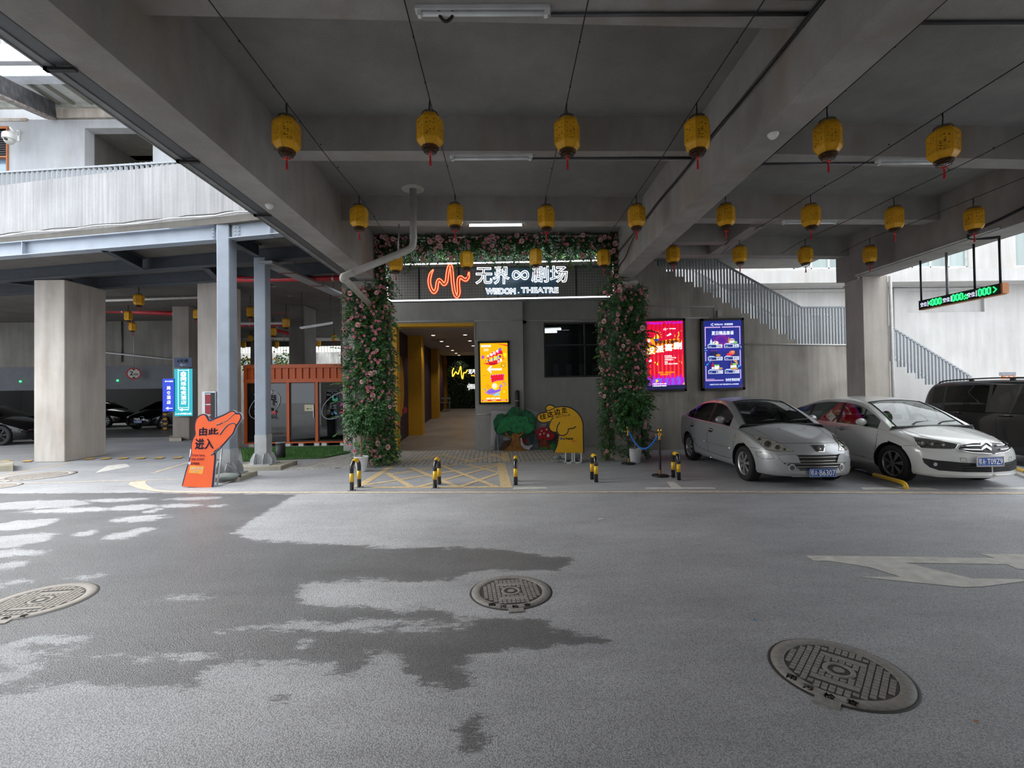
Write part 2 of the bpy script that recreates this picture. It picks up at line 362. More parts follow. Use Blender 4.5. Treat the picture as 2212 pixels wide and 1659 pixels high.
# ---- paving strip in front of the entrance
def pavers():
    m, nt, b = _base('paving'); N = nt.nodes; L = nt.links; g = N.new('ShaderNodeNewGeometry')
    mp = N.new('ShaderNodeMapping'); mp.inputs['Rotation'].default_value = (0, 0, PI / 2 - .03); L.new(g.outputs['Position'], mp.inputs[0])
    br = N.new('ShaderNodeTexBrick'); br.inputs['Scale'].default_value = 1; br.inputs['Brick Width'].default_value = .24; br.inputs['Row Height'].default_value = .115
    br.inputs['Mortar Size'].default_value = .006; br.inputs['Color1'].default_value = (.44, .42, .39, 1); br.inputs['Color2'].default_value = (.35, .335, .315, 1); br.inputs['Mortar'].default_value = (.05, .048, .045, 1)
    L.new(mp.outputs[0], br.inputs['Vector'])
    n = N.new('ShaderNodeTexNoise'); n.inputs['Scale'].default_value = 2.5; n.inputs['Detail'].default_value = 6; L.new(g.outputs['Position'], n.inputs['Vector'])
    r = N.new('ShaderNodeMapRange'); r.inputs[3].default_value = .75; r.inputs[4].default_value = 1.2; L.new(n.outputs['Fac'], r.inputs[0])
    v = N.new('ShaderNodeVectorMath'); v.operation = 'SCALE'; L.new(br.outputs['Color'], v.inputs[0]); L.new(r.outputs[0], v.inputs['Scale']); L.new(v.outputs[0], b.inputs['Base Color'])
    b.inputs['Roughness'].default_value = .7; bp = N.new('ShaderNodeBump'); bp.inputs['Strength'].default_value = .5; bp.inputs['Distance'].default_value = .01
    L.new(br.outputs['Fac'], bp.inputs['Height']); bp.invert = True; L.new(bp.outputs[0], b.inputs['Normal']); return m
PAVE = pavers(); PZ = .012
pv = MB(); pv.slabz([gnd(596, 1016), gnd(720, 1012), gnd(869, 1007), gnd(1091, 998.6), gnd(1221, 996), gnd(1345, 992), (3.3, 13.3, 0), (3.3, 14.3, 0), (-3.9, 14.3, 0), gnd(740, 984), gnd(700, 992)], 0, PZ)
struct('floor_paving', pv, PAVE, 'brick paved strip in front of the theatre entrance', 'paving')
YELL = mat('yellow_road_paint', (.55, .42, .24), .7, var=.22, scale=14); WHT = mat('white_road_paint', (.56, .55, .52), .65, var=.16, scale=9)
OLDY = mat('old_cream_road_paint', (.50, .42, .33), .7, var=.25, scale=12)
def marking(name, label, pts, m, z=.003, on=0.0):
    mb = MB(); q = [gnd(*p) if len(p) == 2 else p for p in pts]; mb.add([(p[0], p[1], on + z) for p in q], [tuple(range(len(q)))]); return struct(name, mb, m, label, 'road marking')
# kerb line: a tapered hook on the left, then straight to the right
hook = smooth_path([gnd(300, 1040), gnd(297, 1046), gnd(318, 1056), gnd(350, 1061.5), gnd(400, 1063), gnd(500, 1064), gnd(740, 1064)], 6)
wid = lambda k: .26 if k < 5 else max(.10, .26 - .015 * (k - 5))
mb = MB(); L_, R_ = [], []
for k, p in enumerate(hook):
    d = (hook[min(k + 1, len(hook) - 1)] - hook[max(k - 1, 0)]).normalized(); n = Vector((-d.y, d.x, 0)) * wid(k) / 2; L_.append(p + n); R_.append(p - n)
L_ += [gnd(1100, 1062.4), gnd(1500, 1060.7), gnd(1850, 1062), gnd(2400, 1064)]; R_ += [gnd(1100, 1065.2), gnd(1500, 1064.3), gnd(1850, 1066), gnd(2400, 1069)]
allp = [(p.x, p.y, .004) for p in L_ + R_]; n_ = len(L_)
mb.add(allp, [(i, i + 1, n_ + i + 1, n_ + i) for i in range(n_ - 1)])
struct('road_line', mb, OLDY, 'long cream painted line along the parking edge with a hooked left end', 'road marking')
SZ = [0]
def stripe(name, label, a, b, w, m=None, on=0.0):
    SZ[0] += 1
    a = gnd(*a); b = gnd(*b); d = (b - a).normalized(); n = Vector((-d.y, d.x, 0)) * w / 2
    return marking(name, label, [a - n, b - n, b + n, a + n], m or YELL, .0025 + .00035 * (SZ[0] % 16), on)
# yellow no-stopping box (asphalt part), then its end on the paving
bx = [((803, 1053), (1108, 1052), .12), ((1082, 1001), (1094, 1053), .20), ((845, 1008), (772, 1052), .16), ((835, 1026), (1000, 1001), .11), ((790, 1048), (1085, 1001), .11), ((890, 1053), (835, 1022), .11), ((900, 1053), (1085, 1003), .11), ((990, 1053), (886, 1010), .11), ((990, 1053), (1083, 1021), .11), ((1075, 1053), (950, 1005), .11), ((1085, 1023), (1010, 1004), .11)]
for i, (a, b, w) in enumerate(bx): stripe('box_marking_line', 'yellow painted line of the crossed box before the entrance', a, b, w)['group'] = 'box lines on the asphalt'
for a, b, w in [((960, 985), (1025, 1000), .11), ((1000, 1001), (1080, 982), .11), ((1060, 982), (1086, 991), .11), ((1090, 979), (1093, 998), .2), ((890, 996), (960, 983), .11)]:
    stripe('box_marking_line', 'yellow painted line of the crossed box on the brick paving', a, b, w, None, PZ)['group'] = 'box lines on the paving'
marking('bay_marking', 'white painted bay tick below the third bollard', [(1110, 1053), (1180, 1052.5), (1182, 1056), (1108, 1057)], WHT)
marking('bay_marking', 'white painted bay line left of the first silver car', [(1395, 1053), (1545, 1053), (1546, 1056.5), (1394, 1057)], WHT)
marking('bay_marking', 'short white diagonal bay stub beside the rightmost bollard', [(1440, 1040.5), (1455, 1040.5), (1474, 1054), (1450, 1054)], WHT, .002)
marking('bay_marking', 'white painted bay line under the yellow parking rail', [(1858, 1053), (2005, 1053), (2030, 1058.5), (1865, 1058)], WHT)
marking('bay_marking', 'white painted bay line between two parked cars', [(2120, 1053), (2260, 1053), (2262, 1057), (2124, 1057)], WHT)
marking('road_arrow', 'big white double-headed arrow painted on the road', [(1741, 1201), (1790, 1201), (1960, 1203), (2130, 1206), (2150, 1206), (2116, 1197), (2160, 1197), (2300, 1198), (2300, 1228), (2199, 1230), (2175, 1219.5), (2020, 1217), (1955, 1216), (2100, 1250), (2250, 1252), (2120, 1268), (2080, 1269), (2030, 1264), (1857, 1247), (1895, 1246.5), (1945, 1246.5), (1880, 1226), (1790, 1212), (1758, 1212)], WHT)
stripe('lane_line', 'thin yellow curved lane line by the left column', (0, 1028), (150, 1000), .07, YELL)
stripe('lane_line', 'thin cream lane line crossing behind the orange sign', (330, 1022), (410, 998), .10, OLDY)
stripe('lane_line', 'cream lane line running along the bright asphalt at left', (-200, 1050), (380, 1036), .06, OLDY)
marking('lane_arrow', 'faded white lane mark between column and orange sign', [(232, 1006), (272, 1002), (282, 1008), (228, 1018), (205, 1022)], WHT)
for k, px in enumerate((8, 55, 190, 225, 262, 300, 340, 380)):
    y = 997 - (px > 100) * (5 + (px - 190) * .013)
    marking('speed_hump_block', 'worn yellow block of the speed hump at the garage mouth', [(px - 10, y + 2), (px + 9, y + 1.5), (px + 18, y - 2), (px - 1, y - 1.5)], mat('hump_yellow', (.55, .36, .12), .7, var=.25), .02)['group'] = 'yellow hump blocks'

# ---- roof: slab, long beams, cross beams
ZB, ZC, ZS = 4.31, 4.87, 5.33
BL = (-3.365, -2.967); BR = (2.64, 3.03); BF = (8.40, 9.00)
mb = MB(); mb.box(BL[0], BF[1], -16, 14.4, ZS, ZS + .25); struct('ceiling', mb, C_CEIL, 'flat grey concrete slab over the forecourt', 'ceiling')
def sbeam(lbl, p0, p1, y0, y1, zb, m=None, name='ceiling_beam'):
    mb = MB(); mb.box(p0, p1, y0, y1, zb, ZS + .02); return struct(name, mb, m or C_BEAM, lbl, 'beam')
sbeam('long concrete roof beam above the left edge of the forecourt', *BL, -16, 11.9, ZB)
sbeam('long concrete roof beam running to the right flowered column', *BR, -16, 11.95, ZB)
sbeam('long concrete roof beam along the right edge of the roof', *BF, -16, 11.9, ZB)
def xbeam(lbl, xa, xb, ya, yb, th, zb=ZC, m=None):
    mb = MB(); mb.slabz([(xa, ya, 0), (xb, yb, 0), (xb, yb + th, 0), (xa, ya + th, 0)], zb, ZS + .02); return struct('ceiling_beam', mb, m or C_BEAM, lbl, 'beam')
xbeam('nearest concrete cross beam carrying a tube light', BL[1], BR[0], 3.66, 3.84, .3)
xbeam('concrete cross beam behind the front lantern row', BL[1], BR[0], 6.2, 6.29, .27)
xbeam('concrete cross beam behind the middle lantern row', BL[1], BR[0], 8.73, 8.92, .29)
xbeam('nearest right hand cross beam', BR[1], BF[0], 3.75, 4.0, .3)
xbeam('right hand cross beam behind the two front lanterns', BR[1], BF[0], 6.34, 6.66, .28)
xbeam('right hand cross beam behind the four middle lanterns', BR[1], BF[0], 8.76, 9.0, .28)
xbeam('right hand cross beam above the stair railing', BR[1], BF[0], 11.1, 11.45, .3)
xbeam('cross beam over the sign', BL[1], BR[0], 11.75, 11.75, .3)
mb = MB(); mb.box(4.87, 5.17, 9.3, 11.2, ZC, ZS); mb.box(BR[1], 4.9, 10.2, 10.45, ZC, ZS); struct('ceiling_beam', mb, C_BEAM, 'short framing beams round a ceiling hatch at right', 'beam')
for nm, lbl, a in [('column', 'concrete column inside the left flower garland', (-3.56, -2.92, 11.15, 11.78)), ('column', 'concrete column inside the right flower garland', (2.62, 3.24, 11.45, 12.05))]:
    mb = MB(); mb.box(*a, 0, ZB + .02); struct(nm, mb, C_COL, lbl, 'column')
cr = at(1876, 800, 11.0); x0 = cr.x
mb = MB(); mb.box(8.56, 9.16, 11.23, 11.83, 0, ZB + .02); struct('column', mb, C_COL, 'pale concrete column at the right end of the stair wall', 'column')
mb = MB(); mb.box(BL[0] - 4, BF[1] + 4, -16.3, -16, 0, 9); struct('blocker_wall_behind', mb, C_WALL, 'unseen concrete wall added behind the viewpoint to block light', 'wall')  # added out of view: cuts light from the back, darkens the near ground
mb = MB(); mb.box(-9.8, -9.5, -16.3, 6.0, 0, 11); struct('blocker_wall_left', mb, C_LIGHT, 'unseen wall added left of the viewpoint to block daylight', 'wall')  # added out of view to keep sky and sun off the near ground
mb = MB(); mb.box(12.6, 12.9, -16.3, 3.2, 0, 11); struct('blocker_wall_right', mb, C_LIGHT, 'unseen wall added right of the viewpoint to block daylight', 'wall')  # added out of view so the right foreground stays darker
# far column rows that hold the roof behind the viewer
for x in (BL[0], BR[0], BF[0]):
    mb = MB(); mb.box(x, x + .6, -7.5, -6.9, 0, ZB + .02); struct('column', mb, C_COL, 'concrete column behind the viewpoint', 'column')['group'] = 'columns behind the viewpoint'

# ---- entrance wall with opening, pilaster and window
WY = 13.85; EX0, EX1, EZ = -3.15, -.885, 3.70
wx0 = at(1175, 750, 14.15).x; wx1 = at(1298, 750, 14.15).x; wz0 = at(1235, 815, 14.15).z; wz1 = at(1235, 696, 14.15).z
PX1 = at(1130, 750, WY).x; RX = 3.15
mb = MB(); mb.box(-4.7, EX0, WY, WY + .3, 0, ZS); mb.box(EX0, EX1, WY, WY + .3, EZ, ZS); mb.box(EX1, PX1, WY, WY + .6, 0, ZS)
mb.box(PX1, wx0, 14.15, 14.45, 0, ZS); mb.box(wx1, 3.4, 14.15, 14.45, 0, ZS); mb.box(wx0, wx1, 14.15, 14.45, 0, wz0); mb.box(wx0, wx1, 14.15, 14.45, wz1, ZS)
struct('wall_back', mb, C_WALL, 'grey rendered wall round the theatre entrance', 'wall')
mb = MB(); mb.box(3.1, 3.35, 12.05, 14.15, 0, ZS); struct('wall_return', mb, C_WALL, 'short side wall behind the right flowered column', 'wall')
TRIM = mat('white_conduit', (.55, .55, .54), .5)
# ---- corridor behind the entrance
CY1 = 26.5; RISE = .78
fz = lambda y: max(0, (y - WY) / (CY1 - WY)) * RISE
SCREED = concrete('corridor_screed', (.23, .20, .175), streak=.0, blotch=.25, rough=.38, zs=1)
ORANGE = mat('orange_yellow_paint', (.62, .33, .02), .55, var=.06, bump=.15, bscale=90)
CEILP = mat('pinkish_ceiling_paint', (.50, .44, .43), .8, var=.03)
CX0, CX1 = -3.42, .45
mb = MB(); mb.add([(CX0, WY, PZ + .002), (CX1, WY, PZ + .002), (CX1, CY1, RISE), (CX0, CY1, RISE)], [(0, 1, 2, 3)]); struct('floor_corridor', mb, SCREED, 'polished screed floor rising inside the entrance', 'floor')
mb = MB(); mb.box(CX0 - .2, CX1 + .2, WY + .3, CY1 + .2, EZ, EZ + .1); struct('ceiling_corridor', mb, CEILP, 'pinkish painted ceiling inside the entrance', 'ceiling')
mb = MB(); mb.box(CX0 - .2, CX0, WY + .3, CY1, 0, EZ); struct('wall_corridor_left', mb, mat('mural_purple', (.045, .022, .045), .6, var=.2), 'dark purple mural wall inside the entrance', 'wall')
mb = MB(); mb.box(CX1, CX1 + .2, WY + .6, CY1, 0, EZ); struct('wall_corridor_right', mb, CEILP, 'side wall inside the entrance', 'wall')
mb = MB(); mb.box(CX0 - .2, CX1 + .2, CY1, CY1 + .2, 0, EZ); struct('wall_corridor_end', mb, ORANGE, 'end wall of the entrance corridor', 'wall')
mb = MB(); mb.box(EX0 - .12, EX0 + .02, WY - .03, WY + .32, 0, EZ); mb.box(EX0 - .12, EX1, WY - .03, WY + .32, EZ - .09, EZ + .0); struct('trim_1', mb, ORANGE, 'orange painted jamb and lintel of the entrance', 'door frame')
for lbl, xr, yf in [('nearer orange pillar in the entrance corridor', -2.94, 16.8), ('farther orange pillar in the entrance corridor', -3.10, 22.0)]:
    mb = MB(); mb.box(CX0, xr, yf, yf + .55, fz(yf) - .1, EZ); struct('corridor_pillar', mb, ORANGE, lbl, 'pillar')
# mural patches
for lbl, px, py, y, rx, rz, c in [('yellow mural shape on the corridor wall', 0, 1.9, 15.6, .5, 1.0, (.45, .22, .02)), ('olive mural disc on the corridor wall', 0, 1.75, 19.6, .55, .5, (.30, .25, .02)), ('pink mural ring on the corridor wall', 0, 1.1, 16.2, .4, .12, (.35, .04, .10)), ('mauve mural dome on the corridor wall', 0, .7, 18.6, .7, .5, (.28, .12, .13))]:
    mb = MB(); mb.add([(CX0 + .006, y + rx * math.cos(a), py + rz * math.sin(a)) for a in np.linspace(0, 2 * PI, 24, endpoint=False)], [tuple(range(24))]); struct('wall_mural_patch', mb, mat('mural_' + lbl.split()[0], c, .6), lbl, 'mural')

# ---- poster wall / stair flank
SY = 13.25
def SP(px, py): return at(px, py, SY)
steps = []
zl = SP(1760, 744).z; xl0 = SP(1722, 744).x; run, rise = .262, .150
top = [(3.1, 5.3)]
x, z = xl0, zl; st = [(x, z)]
for k in range(16):
    z += rise; st.append((x, z)); x -= run; st.append((x, z))
prof = [(3.1, 0), (10.2, 0), (10.2, zl)] + st
prof = [p for p in prof if p[0] > 3.1 or p[1] == 0] + [(3.1, st[-1][1])]
mb = MB(); mb.ext([(px, SY, pz) for px, pz in prof], (0, .25, 0)); struct('wall_right', mb, C_STAIR, 'dark streaked concrete flank of the outdoor stairs', 'wall')
STEPTOP = list(st)
x, z = 9.98, zl; st2 = [(x, z)]
for k in range(20):
    st2.append((x + run, z)); x += run; z -= .168; st2.append((x, z))
    if z < .2: break
prof2 = [(9.97, 0)] + st2 + [(st2[-1][0], 0)]
mb = MB(); mb.ext([(px, SY + .02, pz) for px, pz in prof2], (0, .25, 0)); struct('wall_stair_lower', mb, C_LIGHT, 'pale flank of the lower stair flight at right', 'wall')
mb = MB(); W2 = 1.5       # treads
for i in range(1, len(STEPTOP) - 1, 2): mb.box(STEPTOP[i + 1][0], STEPTOP[i][0], SY + .2, SY + W2, STEPTOP[i][1] - .15, STEPTOP[i][1])
mb.box(xl0, 9.98, SY + .2, SY + W2, zl - .2, zl)
for i in range(0, len(st2) - 1, 2): mb.box(st2[i][0], st2[i + 1][0], SY + .2, SY + W2, st2[i][1] - .15, st2[i][1])
struct('stair_steps', mb, C_LIGHT, 'pale concrete treads of the outdoor stairs', 'stairs')
# ================================================================ lanterns on wires
rnd = random.Random(7)
LYEL = mat('lantern_yellow', (.66, .33, .012), .42, var=.10, scale=9, spec=.4)
LBLK = mat('lantern_ink', (.035, .025, .015), .6); BAMB = mat('lantern_bamboo', (.045, .022, .012), .55, var=.2)
REDT = mat('tassel_red', (.42, .008, .012), .6, var=.15, scale=60); REDK = mat('knot_red', (.75, .02, .02), .5); WIRE = mat('black_wire', (.012, .012, .012), .5)
def lantern_parts(t, drop=.24):
    h, r = .345, .140; b = MB()
    prof = [(.085, 0), (.118, .03), (r - .003, .062), (r, .075), (r, h - .075), (r - .003, h - .062), (.118, h - .03), (.085, h)]
    n = 6
    for i in range(len(prof) - 1):
        for k in range(n):
            a0, a1 = 2 * PI * k / n + .32, 2 * PI * (k + 1) / n + .32; (r0, z0), (r1, z1) = prof[i], prof[i + 1]
            b.add([(r0 * math.cos(a0), r0 * math.sin(a0), z0), (r0 * math.cos(a1), r0 * math.sin(a1), z0), (r1 * math.cos(a1), r1 * math.sin(a1), z1), (r1 * math.cos(a0), r1 * math.sin(a0), z1)], [(0, 1, 2, 3)])
    for k in range(n):     # pale seams
        a = 2 * PI * k / n + .32; b.tube([(q * math.cos(a), q * math.sin(a), z) for q, z in prof], .004, 5)
    obj('shade', b, LYEL, t)
    ink = MB(); R = random.Random(3)
    for k in range(n):
        a = 2 * PI * (k + .5) / n + .32; ap = r * math.cos(PI / n) + .002; c, s_ = math.cos(a), math.sin(a)
        P = lambda u, z: (c * ap - s_ * u, s_ * ap + c * u, z)
        def dab(u, z, w, hh): ink.add([P(u - w, z - hh), P(u + w, z - hh), P(u + w, z + hh), P(u - w, z + hh)], [(0, 1, 2, 3)])
        for col_, u in ((0, -.035), (1, .0), (2, .034)):
            z = .09
            while z < .26:
                if R.random() < .62:
                    for q in range(R.randint(1, 3)): dab(u + R.uniform(-.008, .008), z + R.uniform(-.006, .006), R.uniform(.002, .009), R.uniform(.0012, .004))
                z += R.uniform(.014, .030)
    obj('ink_marks', ink, LBLK, t)
    f, f2 = MB(), MB()
    for z, q in ((h, .088), (h + .018, .080), (0, .088), (-.016, .086), (-.020, .072), (-.045, .069), (-.048, .060)):
        (f2 if z > .1 else f).tube([(q * math.cos(2 * PI * k / 16), q * math.sin(2 * PI * k / 16), z) for k in range(16)], .0038, 5, closed=True)
    for k in range(16):
        a = 2 * PI * k / 16; b2 = a + .35
        f2.tube([(.088 * math.cos(a), .088 * math.sin(a), h), (.080 * math.cos(b2), .080 * math.sin(b2), h + .018)], .002, 4)
        f.tube([(.087 * math.cos(a), .087 * math.sin(a), 0), (.085 * math.cos(b2), .085 * math.sin(b2), -.017)], .002, 4)
        f.tube([(.072 * math.cos(a), .072 * math.sin(a), -.020), (.067 * math.cos(b2), .067 * math.sin(b2), -.046)], .002, 4)
    for a in (0, PI / 2): f.tube([(.086 * math.cos(a), .086 * math.sin(a), -.002), (-.086 * math.cos(a), -.086 * math.sin(a), -.002)], .003, 4)
    obj('bottom_rim', f, BAMB, t); obj('top_rim', f2, BAMB, t)
    pass
    k_ = MB(); k_.ball((0, 0, -.080), (.018, .010, .014), 8)
    for sx in (-1, 1): k_.tube(smooth_path([(sx * .01, 0, -.076), (sx * .032, 0, -.066), (sx * .036, 0, -.084), (sx * .012, 0, -.086)], 4), .003, 5)
    k_.tube([(0, 0, 0), (0, 0, -.075)], .002, 5); obj('knot', k_, REDK, t)
    ts = MB(); ts.lathe([(.004, -.092), (.010, -.100), (.008, -.108), (.012, -.15), (.014, -.195), (.0, -.197)], n=10); obj('tassel', ts, REDT, t)
    c = MB(); c.tube([(0, 0, h), (.004, 0, h + drop * .4), (-.003, 0, h + drop * .7), (0, 0, h + drop)], .006, 6); c.tube([(.012, 0, h + drop), (.008, .01, h + drop * .55), (0, 0, h + .02)], .003, 5); obj('cord', c, WIRE, t)
WZ = 4.80
rows = [(5.06, 'front row', [(619, 292), (929, 284), (1225, 292), (1506, 292), (1788, 299), (2038, 313)], 'from the left'),
        (7.60, 'middle row', [(776, 469), (983, 466), (1180, 470), (1375, 468), (1568, 466), (1752, 467), (1932, 472), (2104, 474)], 'from the left'),
        (10.12, 'back row', [(855, 568), (1008, 561), (1157, 556), (1304, 557), (1454, 550), (1598, 550), (1740, 552), (1879, 550)], 'from the left')]
ordn = ['first', 'second', 'third', 'fourth', 'fifth', 'sixth', 'seventh', 'eighth']
spec = {('front row', 0): 'beside the left roof beam', ('front row', 5): 'at the far right', ('back row', 0): 'partly behind the grey drain pipe', ('back row', 1): 'at the red neon wave', ('back row', 2): 'above the neon characters', ('back row', 3): 'at the neon sign right end',
        ('back row', 4): 'at the stair railing top', ('back row', 7): 'before the pale right column', ('middle row', 7): 'over the display', ('middle row', 0): 'left of the drain pipe', ('middle row', 3): 'beside the right roof beam'}
proto = None; LAN = {}
for ri, (Y, rn, lst, _) in enumerate(rows):
    for i, (px, py) in enumerate(lst):
        p = at(px, py, Y); loc = (p.x, p.y, p.z - .172)
        lab = f'yellow paper lantern, {rn}, {ordn[i]} from the left' + (', ' + spec[(rn, i)] if (rn, i) in spec else '')
        if proto is None:
            proto = thing('paper_lantern', lab, 'lantern', loc, .2, 'yellow lanterns under the roof'); lantern_parts(proto, WZ - loc[2] - .345); o = proto; DROP = WZ - loc[2]
        else: o = dup(proto, loc, rnd.uniform(0, 6), lab, 'yellow lanterns under the roof')
        LAN[(ri, i)] = o
for i in range(8):
    x = [LAN[(r, i)].location.x for r in range(3) if (r, i) in LAN]; pts = []
    xs_ = {r: LAN[(r, i)].location.x if (r, i) in LAN else x[0] + (.1 if i > 5 else 0) for r in range(3)}
    ct = {r: LAN[(r, i)].location.z + DROP if (r, i) in LAN else WZ for r in range(3)}; key = [(xs_[0], 2.0, WZ), (xs_[0], 3.2, ct[0] + .01), (xs_[0], 5.06, ct[0]), ((xs_[0] + xs_[1]) / 2, 6.35, (ct[0] + ct[1]) / 2 - .02), (xs_[1], 7.60, ct[1]), ((xs_[1] + xs_[2]) / 2, 8.85, (ct[1] + ct[2]) / 2 - .02), (xs_[2], 10.12, ct[2]), (xs_[2], 11.0, WZ + .02)]
    w = MB(); w.tube(smooth_path(key, 5), .006, 5)
    for k in range(14): y = 2.3 + k * .62; r_ = 0 if y < 5.8 else 1 if y < 9 else 2; w.ball((xs_[r_], y, ct[r_] - .003), .010, 6)
    tag(obj('hanging_wire', w, WIRE), f'thin black wire carrying the {ordn[i]} lantern column from the left', 'wire', 'lantern wires')

# ================================================================ rose garlands
LEAF = mat('garland_leaf', (.062, .145, .055), .42, var=.45, scale=5, spec=.4); LEAF2 = mat('garland_young_leaf', (.11, .23, .035), .42, var=.3, scale=5)
STEM = mat('vine_stem', (.10, .075, .035), .7, var=.2); ROSE = mat('rose_pale_pink', (.78, .48, .47), .6, var=.2, scale=30); BUD = mat('rose_deep_pink', (.72, .30, .36), .6, var=.25, scale=40)
def leaf(mb, p, d, n, L, W, mi=0, fold=.25):
    d = d.normalized(); s_ = d.cross(n); s_ = s_.normalized() if s_.length > 1e-4 else d.orthogonal().normalized(); n2 = s_.cross(d)
    m = p + d * L * .45; mb.add([p, m - s_ * W + n2 * W * fold, p + d * L - n2 * L * .12, m + s_ * W + n2 * W * fold, m], [(0, 1, 4), (1, 2, 4), (2, 3, 4), (3, 0, 4)], mi, False)
def sprig(mb, p, d, R, n=7, L=.075, W=.017, droop=.5, mi=0):
    d = Vector(d).normalized(); q = Vector(p); ln = n * .024; pts = [q.copy()]
    for k in range(n):
        d = (d + Vector((0, 0, -droop * .12)) + Vector((R.uniform(-.1, .1), R.uniform(-.1, .1), R.uniform(-.1, .1)))).normalized(); q = q + d * ln / n * 1.15
        side = d.cross(Vector((R.uniform(-.3, .3), R.uniform(-.3, .3), 1))).normalized(); sg = 1 if k % 2 else -1
        leaf(mb, q, (d * .75 + side * sg).normalized(), Vector((R.uniform(-.5, .5), R.uniform(-1, -.2), R.uniform(.2, 1))), L * R.uniform(.7, 1.25), W * R.uniform(.8, 1.25), mi); pts.append(q.copy())
    leaf(mb, q, d, Vector((0, -.5, 1)), L, W, mi); return pts
def rose_mesh(name, r, layers):
    mb = MB()
    for j in range(layers):
        k = 3 + j; rr = r * (.35 + .65 * (j + 1) / layers); hz = r * (.95 - .25 * j)
        for i in range(k):
            a = 2 * PI * i / k + j * .7; da = PI / k * 1.25; v = []
            for s_ in range(4):
                for q in range(4):
                    aa = a + (q / 3 - .5) * 2 * da; t = s_ / 3; rad = rr * (.25 + .75 * t ** .6) * (1 + .12 * j * t); v.append((rad * math.cos(aa), rad * math.sin(aa), hz * t * (1 - .25 * abs(q / 1.5 - 1)) - r * .1))
            mb.add(v, [(s_ * 4 + q, s_ * 4 + q + 1, s_ * 4 + q + 5, s_ * 4 + q + 4) for s_ in range(3) for q in range(3)], 0, True)
    return mb.mesh(name)
ROSEM = rose_mesh('rose', .046, 4); BUDM = rose_mesh('rosebud', .028, 2)
ROSEM.materials.append(ROSE); BUDM.materials.append(BUD)
def put_flower(me, nm, p, d, sc, parent, R):
    o = bpy.data.objects.new(nm, me); COL.objects.link(o); o.parent = parent
    if parent.name in ROOTINV: o.matrix_parent_inverse = ROOTINV[parent.name]
    o.matrix_basis = Matrix.Translation(p) @ Vector(d).to_track_quat('Z', 'Y').to_matrix().to_4x4() @ Matrix.Rotation(R.uniform(0, 6), 4, 'Z') @ Matrix.Scale(sc, 4); return o
def garland(label, loc, samp, n_sprig, n_rose, n_bud, seed, extra=(), young=.12):
    """samp(R) -> (point, outward direction); extra: (point, direction) long sprays."""
    R = random.Random(seed); t = thing('rose_garland', label, 'flower garland', loc, 0, 'artificial rose garlands', world=True)
    mb = MB(); st = MB()
    for k in range(n_sprig):
        p, d = samp(R); d = (Vector(d) * .6 + Vector((R.uniform(-1, 1), R.uniform(-.6, .6), R.uniform(-1, .8)))).normalized()
        mi = 1 if R.random() < young else 0
        pts = sprig(mb, Vector(p) + Vector((R.uniform(-.04, .04), R.uniform(-.04, .04), 0)), d, R, R.randint(5, 8), mi=mi, droop=R.uniform(.2, 1.4))
        if k % 3 == 0: st.tube(pts[::2], .003, 4)
    for p, d in extra:
        pts = sprig(mb, Vector(p), d, R, 12, L=.11, W=.022, droop=.35, mi=R.random() < .3); st.tube(pts[::2], .004, 4)
    f = obj('foliage', mb, [LEAF, LEAF2], t); f['kind'] = 'stuff'; obj('stems', st, STEM, t)['kind'] = 'stuff'
    for k in range(n_rose):
        p, d = samp(R); d = (Vector(d) + Vector((R.uniform(-.4, .4), -.5, R.uniform(-.3, .3)))).normalized(); put_flower(ROSEM, 'rose', Vector(p) + d * .19, d, R.uniform(.75, 1.1), t, R)
    nb = min(n_bud, 100 - n_rose)
    for k in range(nb):
        p, d = samp(R); d = (Vector(d) + Vector((R.uniform(-.6, .6), -.6, R.uniform(-.5, .5)))).normalized(); put_flower(BUDM, 'rosebud', Vector(p) + d * .18, d, R.uniform(.8, 1.25), t, R)
    if n_bud > nb:
        mb = MB(); vs = [v.co.copy() for v in BUDM.vertices]; fs = [tuple(q.vertices) for q in BUDM.polygons]
        for k in range(n_bud - nb):
            p, d = samp(R); d = (Vector(d) + Vector((R.uniform(-.6, .6), -.6, R.uniform(-.5, .5)))).normalized(); M = Matrix.Translation(Vector(p) + d * .17) @ d.to_track_quat('Z', 'Y').to_matrix().to_4x4() @ Matrix.Scale(R.uniform(.85, 1.2), 4)
            mb.add([M @ v for v in vs], fs, 0, True)
        obj('small_rosebuds', mb, BUD, t)['kind'] = 'stuff'
    return t
def left_col(R):
    while True:
        z = R.uniform(.12, 4.15); k = R.random()
        if k < .60:
            u = R.random() ** .75; x = -3.60 + u * .72; bare = (z < 1.3 and u < .45) or (1.5 < z < 2.0 and .15 < u < .5) or (2.4 < z < 3.1 and u < .22)
            if bare and R.random() < .82: continue
            return (x, 11.13 - R.uniform(0, .10), z), (R.uniform(-.3, .3), -1, 0)
        if k < .90: return (-2.90 + R.uniform(0, .16) * (1.15 - z / 5), 11.05 + R.random() * .65, z), (1, -.5, 0)
        if z < .5: continue
        return (-3.60, 11.12 + R.random() * .2, z), (-1, -.4, 0)
garland('pink rose garland wrapped round the left entrance column', (-3.2, 11.1, 0), left_col, 2700, 40, 260, 11,
        [((-3.62, 11.1, z), (-1, -.2, .3)) for z in (.8, 1.15, 1.5, 1.9, 2.3, 2.7, 3.0)] + [((-2.75, 11.1, z), (1, -.2, -.3)) for z in (.35, .6, .9, 1.3, 1.9, 2.4, 3.3, 3.5)] + [((-3.2, 11.1, z), (.2, -1, .1)) for z in (.5, .9, 2.1)])
